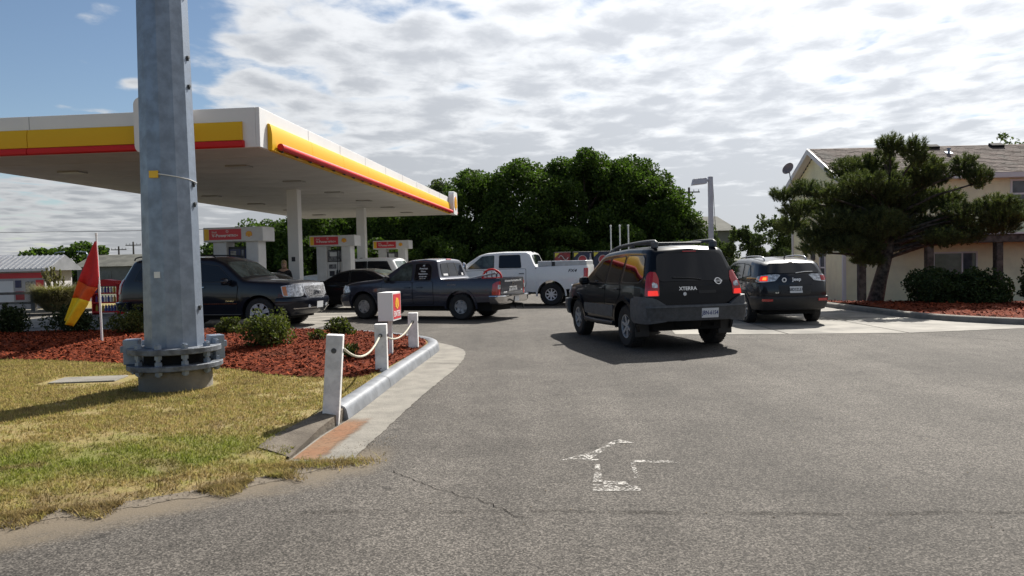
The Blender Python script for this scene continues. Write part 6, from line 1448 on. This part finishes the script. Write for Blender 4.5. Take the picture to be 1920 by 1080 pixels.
for sg in (1, -1):
    w = c.wrap(sg, True); c.panel(rnd([(.13, .98), (.13, 1.33), (-.06, 1.33), (-.06, .98)], .03), w, 'tail_lamp', 'lamp_red', off=.012, ca=.03, cb=.08)
    c.panel(rnd([(.25, .95), (.25, 1.2), (-.25, 1.2), (-.25, .95)], .03), c.wrap(sg, False), 'headlamp', 'lamp_clear', off=.012, ca=.06, cb=.08)
    p = c.side(sg)(5.72, 1.24)+Vector((0, sg*.006, 0)); text('FX4', .15, 'ink', c.r, p, (-sg, 0, 0), (0, 0, 1), ext=.001, sx=1.2, shear=.3, bold=.003)
    p = c.side(sg)(2.55, 1.28)+Vector((0, sg*.008, 0)); MB().cbox(p, (.16, .008, .03)).build('badge', 'ink', c.r)
    MB().tube([c.side(sg)(1.6, .5)+Vector((0, sg*.02, -.04)), c.side(sg)(4.2, .5)+Vector((0, sg*.02, -.04))], .05, 8).build('side_step', 'black_plastic', c.r)
c.strip(True, [(.58, 0), (.6, .1), (.66, .13), (.78, .13), (.80, 0)], .2, 'rear_bumper', 'chrome'); c.panel(rnd([(-.8, .84), (.8, .84), (.82, 1.38), (-.82, 1.38)], .04), c.end(True), 'tailgate', 'paint_white', off=.01)
c.strip(False, [(.5, 0), (.52, .1), (.7, .13), (.85, .1), (.87, 0)], .3, 'front_bumper', 'chrome'); c.mirror(1.78, 1.40, 'chrome', (.13, .24, .34), out=.06)
MB().box(c.L/2-4.14, c.L/2-4.08, -.12, .12, 1.93, 1.965).build('high_brake_lamp', 'ink', c.r)
mb = MB(); mb.tube([(-1.81, -.8, .41), (-1.81, .8, .41)], .08, 8); mb.build('rear_axle', 'under', c.r)

# ---------------------------------------------------------------- 5. black full size SUV, grille to the right
P = dict(L=5.14, W=2.02, wheels=(.98, 3.93), wr=.405, arch=.48, sill=[(0, .34), (.4, .32), (1.5, .36), (3.5, .36), (4.3, .45), (5.14, .48)],
         top=[(0, 1.10), (.03, 1.18), (.2, 1.235), (1.25, 1.30), (1.45, 1.33), (2.02, 1.80), (2.35, 1.92), (3.6, 1.955), (4.7, 1.92), (5.0, 1.88), (5.14, 1.82)], belt=[(0, 1.0), (1.5, 1.20), (5.14, 1.24)],
         plan=[(0, .72), (.08, .83), (.2, .91), (.45, .97), (.9, 1), (4.4, 1), (4.8, .965), (5.0, .93), (5.14, .85)], crown=[(0, .04), (5.14, .04)], rc=[(0, .1), (5.14, .11)], nose=[(.3, .12), (.55, 0), (.85, .0), (1.2, .05)], tail=[(.4, .03), (.7, 0), (1.2, .06), (1.85, .42)], th=.24, bulge=.10, tlen=1.1)
H = -13; x, y = place(P, H, .98, -1, -6.52, 20.1)
c = Car('full_size_suv', 'glossy black full size SUV with chrome grille parked behind the steel pole', 'SUV', (x, y), H, P, 'paint_navy'); c.r.scale.x = 1.05; c.r.location.x -= .12
c.wheelset('bright_rim', 7, .275, .27, 'split')
c.doors([([(1.62, .46), (1.56, 1.14), (2.72, 1.18), (2.74, .46)], 2.66), ([(2.76, .46), (2.76, 1.18), (3.66, 1.2), (3.62, .98), (3.42, .78), (3.36, .46)], 3.58)], handle='chrome')
c.windows([[(1.70, 1.25), (2.16, 1.66), (2.68, 1.74), (2.68, 1.25)], [(2.78, 1.25), (2.78, 1.75), (3.56, 1.75), (3.56, 1.26)], [(3.68, 1.27), (3.66, 1.74), (4.45, 1.71), (4.62, 1.32)]]); c.windscreen(1.52, 2.0, 'glass_light')
g = c.panel(rnd([(-.44, .76), (.44, .76), (.56, .88), (.59, 1.16), (-.59, 1.16), (-.56, .88)], .04), c.end(False), 'grille', 'bright_rim', off=.02, depth=.03)
def mesh_metal():
    m = mat('grille_mesh', (.45, .45, .46), .28, .15); nt = m.node_tree; b = nt.nodes['Principled BSDF']; v = N(nt, 'ShaderNodeTexVoronoi'); v.inputs['Scale'].default_value = 36; t = N(nt, 'ShaderNodeTexCoord'); nt.links.new(t.outputs['Object'], v.inputs[0])
    nt.links.new(mixc(nt, maprange(nt, v.outputs['Distance'], .2, .5), (.66, .66, .68), (.16, .16, .165)), b.inputs['Base Color']); return m
M['grille_mesh'] = mesh_metal()
c.panel(rnd([(-.40, .79), (.40, .79), (.51, .90), (.54, 1.09), (-.54, 1.09), (-.51, .90)], .03), c.end(False), 'grille_mesh', 'grille_mesh', g, off=.026, depth=.01)
rear_text(c, 'GMC', .13, 0, .935, 'chrome', rear=False, bold=.006, out=.034, ext=.006, sx=1.1)
for sg in (1, -1):
    w = c.wrap(sg, False); hl = c.panel(rnd([(.34, .84), (.40, 1.10), (.06, 1.15), (-.11, 1.15), (-.13, .86), (.0, .82)], .03), w, 'headlamp', 'lamp_clear', off=.014, ca=.04, cb=.06)
    c.panel(rnd([(.32, .855), (.375, 1.085), (.27, 1.095), (.22, .85)], .015), w, 'indicator', 'lamp_amber', hl, off=.02, ca=.04, cb=.06)
    p = w(-.26, .56); MB().lathe([(0, 0), (.055, 0), (.05, .015), (0, .015)], 14, frame(p+Vector((.06, 0, 0)), (0, 1, 0), (0, 0, 1))).build('fog_lamp', 'lamp_clear', c.r)
    c.panel(rnd([(.10, .95), (.12, 1.35), (-.10, 1.35), (-.12, .95)], .03), c.wrap(sg, True), 'tail_lamp', 'lamp_red', off=.014, ca=.04, cb=.08)
    c.panel([(1.58, .655), (1.58, .68), (3.34, .68), (3.34, .655)], c.side(sg), 'side_moulding', 'chrome', off=.016, depth=.02); c.panel([(1.5, .375), (1.5, .388), (3.4, .388), (3.4, .375)], c.side(sg), 'sill_trim', 'chrome', off=.012)
    p = c.side(sg)(1.78, .735)+Vector((0, sg*.008, 0)); text('DENALI', .05, 'chrome', c.r, p, (-sg, 0, 0), (0, 0, 1), ext=.002, sx=1.3)
    pts = [(c.L/2-2.35, sg*.66, 1.86), (c.L/2-2.5, sg*.66, 1.945), (c.L/2-3.6, sg*.66, 1.985), (c.L/2-4.6, sg*.66, 1.955), (c.L/2-4.75, sg*.66, 1.86)]; MB().tube(cat(pts, 4), .018, 6).build('roof_rail', 'black_plastic', c.r, smooth=60)
c.strip(False, [(.36, .0), (.38, .05), (.50, .07), (.62, .075), (.66, .085), (.72, .09), (.78, .07), (.80, .0)], .5, 'front_bumper', 'paint_navy'); c.strip(False, [(.50, .07), (.505, .085), (.53, .085), (.535, .07)], .12, 'bumper_trim', 'chrome')
c.plate('', 0, .585, rear=False, size=(.34, .17), blank=True, out=.085); c.strip(True, [(.48, 0), (.5, .07), (.72, .08), (.74, 0)], .45, 'rear_bumper', 'paint_navy')
g = c.panel(rnd([(-.7, 1.27), (.7, 1.27), (.6, 1.72), (-.6, 1.72)], .07), c.end(True), 'rear_window', 'glass', off=.01); c.mirror(1.80, 1.20, 'paint_navy', (.15, .24, .2))
MB().cbox((c.L/2-1.55, 0, 1.31), (.03, 1.2, .02)).build('wiper', 'black_plastic', c.r)
f_ = c.topf(); pts = [f_(1.70, -.52)+Vector((.01, .16*math.cos(a), .01+.10*math.sin(a))) for a in np.linspace(0, PI, 10)]

# ---------------------------------------------------------------- 6. dark sedan behind the charcoal pickup
P = dict(L=5.0, W=1.9, wheels=(.95, 3.88), wr=.335, arch=.395, sill=[(0, .22), (.9, .2), (4, .2), (4.4, .25), (5, .3)],
         top=[(0, .68), (.06, .76), (.3, .84), (1.3, .97), (1.5, 1.0), (2.25, 1.40), (2.65, 1.475), (3.2, 1.48), (3.6, 1.42), (4.25, 1.13), (4.45, 1.09), (4.92, 1.06), (5, 1.0)], belt=[(0, .74), (1.4, .93), (5, 1.0)],
         plan=[(0, .70), (.1, .84), (.4, .95), (.9, 1), (4, 1), (4.5, .95), (4.85, .88), (5, .78)], crown=[(0, .03), (5, .04)], rc=[(0, .1), (5, .09)], nose=[(.2, .1), (.5, 0), (.8, .1)], tail=[(.3, .1), (.8, 0), (1.1, .08)], th=.34, bulge=.1)
c = Car('sedan', 'dark grey sedan between the black SUV and the charcoal pickup', 'sedan', (-5.75, 28.3), 163, P, 'paint_sedan')
c.wheelset('alloy', 5, .215, .22, 'split'); c.doors([([(1.6, .35), (1.5, .9), (2.7, .96), (2.72, .35)], 2.62), ([(2.74, .35), (2.74, .96), (3.75, .98), (3.6, .72), (3.44, .35)], 3.62)], handle='chrome')
c.windows([[(1.66, .98), (2.3, 1.31), (2.68, 1.37), (2.68, 1.0)], [(2.76, 1.0), (2.76, 1.375), (3.3, 1.36), (3.75, 1.16), (3.82, 1.05)]]); c.windscreen(1.56, 2.2); c.windscreen(3.55, 4.2, 'glass_light', .9, 'rear_window')
for sg in (1, -1):
    c.panel(rnd([(.3, .78), (.25, .92), (-.35, .96), (-.35, .8)], .03), c.wrap(sg, True), 'tail_lamp', 'lamp_red', off=.012, ca=.05); c.panel(rnd([(.4, .62), (.4, .74), (-.1, .74), (-.2, .62)], .03), c.wrap(sg, False), 'headlamp', 'lamp_clear', off=.012, ca=.05)
c.plate('', 0, .8, blank=True); c.mirror(1.72, .95, 'paint_sedan')
# ---------------------------------------------------------------- 7. white SUV beyond the middle pump
P = dict(L=5.25, W=2.0, wheels=(1.0, 4.02), wr=.39, arch=.46, sill=[(0, .36), (1.5, .36), (3.6, .36), (5.25, .45)],
         top=[(0, 1.03), (.05, 1.12), (.3, 1.18), (1.3, 1.25), (1.5, 1.28), (2.15, 1.78), (2.5, 1.90), (3.6, 1.945), (4.9, 1.93), (5.12, 1.90), (5.25, 1.84)], belt=[(0, 1.0), (1.5, 1.2), (5.25, 1.24)],
         plan=[(0, .75), (.1, .87), (.4, .96), (.9, 1), (4.6, 1), (5.0, .97), (5.18, .93), (5.25, .88)], crown=[(0, .04), (5.25, .04)], rc=[(0, .1), (5.25, .10)], nose=[(.3, .1), (.6, 0), (1.15, .1)], tail=[(.4, .03), (.7, 0), (1.2, .06), (1.9, .46)], th=.22, bulge=.06, tlen=1.1)
c = Car('white_suv', 'white SUV with dark windows beyond the middle fuel pump', 'SUV', (-7.35, 36.1), 166, P, 'paint_white')
c.wheelset('alloy', 6, .24, .25); c.doors([([(1.62, .46), (1.56, 1.14), (2.72, 1.18), (2.74, .46)], 2.66), ([(2.76, .46), (2.76, 1.18), (3.66, 1.2), (3.62, .98), (3.46, .46)], 3.58)])
c.windows([[(1.76, 1.25), (2.26, 1.66), (2.70, 1.74), (2.70, 1.25)], [(2.78, 1.25), (2.78, 1.75), (3.62, 1.76), (3.62, 1.26)], [(3.68, 1.27), (3.68, 1.76), (4.75, 1.75), (4.95, 1.32)]]); c.windscreen(1.58, 2.12, 'glass_light')
c.panel(rnd([(-.7, 1.28), (.7, 1.28), (.62, 1.76), (-.62, 1.76)], .07), c.end(True), 'rear_window', 'glass_light', off=.01); c.mirror(1.80, 1.2, 'black_plastic', (.14, .22, .2))
for sg in (1, -1): c.panel(rnd([(.10, .9), (.12, 1.3), (-.10, 1.3), (-.12, .9)], .03), c.wrap(sg, True), 'tail_lamp', 'lamp_red', off=.014, ca=.04, cb=.08)
c.strip(True, [(.48, 0), (.5, .07), (.72, .08), (.74, 0)], .45, 'rear_bumper', 'paint_white'); c.plate('', 0, .95, blank=True)
# ---------------------------------------------------------------- 8. small hatchback with raised bonnet behind the black SUV
P = dict(L=4.15, W=1.74, wheels=(.82, 3.4), wr=.31, arch=.37, sill=[(0, .22), (4.15, .24)], top=[(0, .66), (.06, .76), (.9, .92), (1.05, .95), (1.7, 1.33), (2.1, 1.44), (2.9, 1.46), (3.4, 1.40), (3.9, 1.10), (4.1, 1.02), (4.15, .96)], belt=[(0, .7), (1, .88), (4.15, .98)],
         plan=[(0, .72), (.1, .86), (.4, .96), (.8, 1), (3.4, 1), (3.85, .94), (4.15, .8)], crown=[(0, .03), (4.15, .04)], rc=[(0, .1), (4.15, .09)], nose=[(.2, .08), (.5, 0), (.8, .1)], tail=[(.3, .06), (.7, 0), (1.1, .1)], th=.3, bulge=.1)
c = Car('hatchback', 'silver grey hatchback with raised bonnet beside the nearest pump', 'hatchback', (-9.2, 26.05), 172, P, 'paint_silver')
c.wheelset('steel_rim', 6, .2, .2, 'steel'); c.doors([([(1.2, .34), (1.12, .86), (2.3, .92), (2.32, .34)], 2.24), ([(2.34, .34), (2.34, .92), (3.2, .95), (3.0, .6), (2.94, .34)], 3.1)])
c.windows([[(1.3, .95), (1.82, 1.27), (2.26, 1.34), (2.26, .96)], [(2.34, .96), (2.34, 1.34), (2.8, 1.35), (2.86, .97)], [(2.92, .98), (2.90, 1.34), (3.24, 1.28), (3.5, 1.04)]], m_='glass_light'); c.windscreen(1.12, 1.64); c.windscreen(3.42, 3.85, 'glass', .85, 'rear_window')
for sg in (1, -1): c.panel(rnd([(.30, .86), (.42, 1.0), (.16, 1.04), (-.16, 1.0), (-.16, .8)], .03), c.wrap(sg, True), 'tail_lamp', 'lamp_red', off=.016, ca=.05)
mb = MB(); q = Matrix.Translation((c.L/2-1.0, 0, .96)) @ Matrix.Rotation(math.radians(-68), 4, 'Y'); t = MB().box(0, .88, -.70, .70, -.02, .02); mb.add([q @ Vector(v) for v in t.v], t.f); mb.build('raised_bonnet', 'paint_silver', c.r, bevel=.015)
MB().tube([(c.L/2-.3, .5, .8), (c.L/2-.75, .5, 1.5)], .01, 6).build('bonnet_stay', 'dark_metal', c.r); c.mirror(1.36, .93, 'black_plastic')
c.plate('', 0, .62, blank=True)

# ================================================================ PERSON at the nearest pump
pr = empty('person', (-8.02, 27.1, 0), math.radians(-78), 'fair haired person in a black top standing beside the raised bonnet', 'person', None)
M['skin'] = mat('skin', (.46, .28, .20), .55, ns=12, na=.08); M['hair_blond'] = mat('hair_blond', (.34, .24, .11), .5, ns=30, na=.3, bump=.4, bs=60); M['black_cloth'] = mat('black_cloth', (.014, .014, .017), .85, ns=14, na=.2, bump=.3, bs=40); M['denim'] = mat('denim', (.03, .045, .09), .85, ns=20, na=.2)
def skin_obj(name, V, E, R_, m_, parent, sub=2, root=0):
    me = bpy.data.meshes.new(name); me.from_pydata(V, E, []); o = link(name, me, m_, parent)
    sk = o.modifiers.new('skin', 'SKIN'); sk.use_smooth_shade = True
    if not me.skin_vertices:
        bm = bmesh.new(); bm.from_mesh(me); bm.verts.layers.skin.verify(); bm.to_mesh(me); bm.free()
    for i, r in enumerate(R_): d = me.skin_vertices[0].data[i]; d.radius = r if isinstance(r, tuple) else (r, r); d.use_root = (i == root)
    s = o.modifiers.new('sub', 'SUBSURF'); s.levels = sub; s.render_levels = sub; return o
bv = [(0, 0, .98), (0, 0, 1.12), (0, 0, 1.30), (0, 0, 1.47), (.005, 0, 1.55), (.03, 0, 1.60), (.03, 0, 1.69), (.01, 0, 1.78),
      (0, .10, .92), (.02, .11, .50), (-.01, .11, .09), (.13, .12, .03), (0, -.10, .92), (.02, -.11, .50), (-.01, -.11, .09), (.13, -.12, .03),
      (0, .18, 1.45), (-.01, .24, 1.16), (.12, .22, .93), (.17, .21, .86), (0, -.18, 1.45), (-.01, -.24, 1.16), (.12, -.22, .93), (.17, -.21, .86)]
be = [(0, 1), (1, 2), (2, 3), (3, 4), (4, 5), (5, 6), (6, 7), (0, 8), (8, 9), (9, 10), (10, 11), (0, 12), (12, 13), (13, 14), (14, 15), (3, 16), (16, 17), (17, 18), (18, 19), (3, 20), (20, 21), (21, 22), (22, 23)]
br_ = [(.12, .15), (.10, .13), (.11, .15), (.08, .12), .055, .07, (.095, .078), (.07, .06), .085, .055, .04, .035, .085, .055, .04, .035, .055, .042, .032, (.02, .04), .055, .042, .032, (.02, .04)]
bd_ = skin_obj('body', bv, be, br_, 'skin', pr)
tv = [bv[i] for i in (0, 1, 2, 3, 16, 17, 20, 21)]+[(0, 0, 1.51)]; skin_obj('top', tv, [(0, 1), (1, 2), (2, 3), (3, 4), (4, 5), (3, 6), (6, 7), (3, 8)], [(.135, .165), (.12, .15), (.13, .17), (.10, .14), .072, .058, .072, .058, .07], 'black_cloth', bd_)
tv = [(0, 0, 1.0)]+[bv[i] for i in (8, 9, 10, 12, 13, 14)]; skin_obj('trousers', tv, [(0, 1), (1, 2), (2, 3), (0, 4), (4, 5), (5, 6)], [(.135, .16), .10, .07, .058, .10, .07, .058], 'denim', bd_)
mb = MB(); n = 14
for zc, rx, ry, cx in ((1.50, .035, .085, -.06), (1.58, .055, .098, -.05), (1.66, .085, .10, -.03), (1.74, .105, .095, -.008), (1.80, .10, .085, .0), (1.845, .06, .055, .0), (1.855, .01, .01, .0)):
    mb.v += [(cx+rx*math.cos(a)*(1.0 if math.cos(a) < 0 or zc > 1.73 else .35), ry*math.sin(a), zc+random.uniform(-.004, .004)) for a in np.linspace(0, 2*PI, n, endpoint=False)]
mb.f = [(i*n+j, i*n+(j+1) % n, (i+1)*n+(j+1) % n, (i+1)*n+j) for i in range(6) for j in range(n)]+[tuple(range(n))]; mb.build('hair', 'hair_blond', bd_, smooth=60)
for sg in (-1, 1): MB().lathe([(0, -.012), (.009, -.006), (.012, 0), (.009, .006), (0, .012)], 8, Matrix.Translation((.108, sg*.033, 1.685))).build('eye', 'ink', bd_, smooth=60)
MB().add([(.105, -.014, 1.645), (.105, .014, 1.645), (.135, 0, 1.65), (.112, 0, 1.695)], [(0, 1, 2), (0, 2, 3), (1, 3, 2), (0, 3, 1)]).build('nose', 'skin', bd_)
MB().box(.092, .104, -.025, .025, 1.612, 1.622).build('mouth', mat('lips', (.35, .12, .11), .5), bd_, bevel=.004)
for sg in (1, -1):
    h0 = Vector((.17, sg*.21, .86))
    for k in range(5):
        a = h0+Vector((.0, sg*(-.03+.015*k), -.01)); l = (.05, .07, .075, .07, .055)[k]
        d = Vector((.35, 0, -.9)) if k else Vector((.8, -sg*.5, -.3)); b = a+d*l*.55; e_ = b+(d+Vector((-.35, 0, -.3)))*l*.45
        MB().tube([a, b, e_], [.011, .010, .007], 6).build('finger', 'skin', bd_, smooth=60)
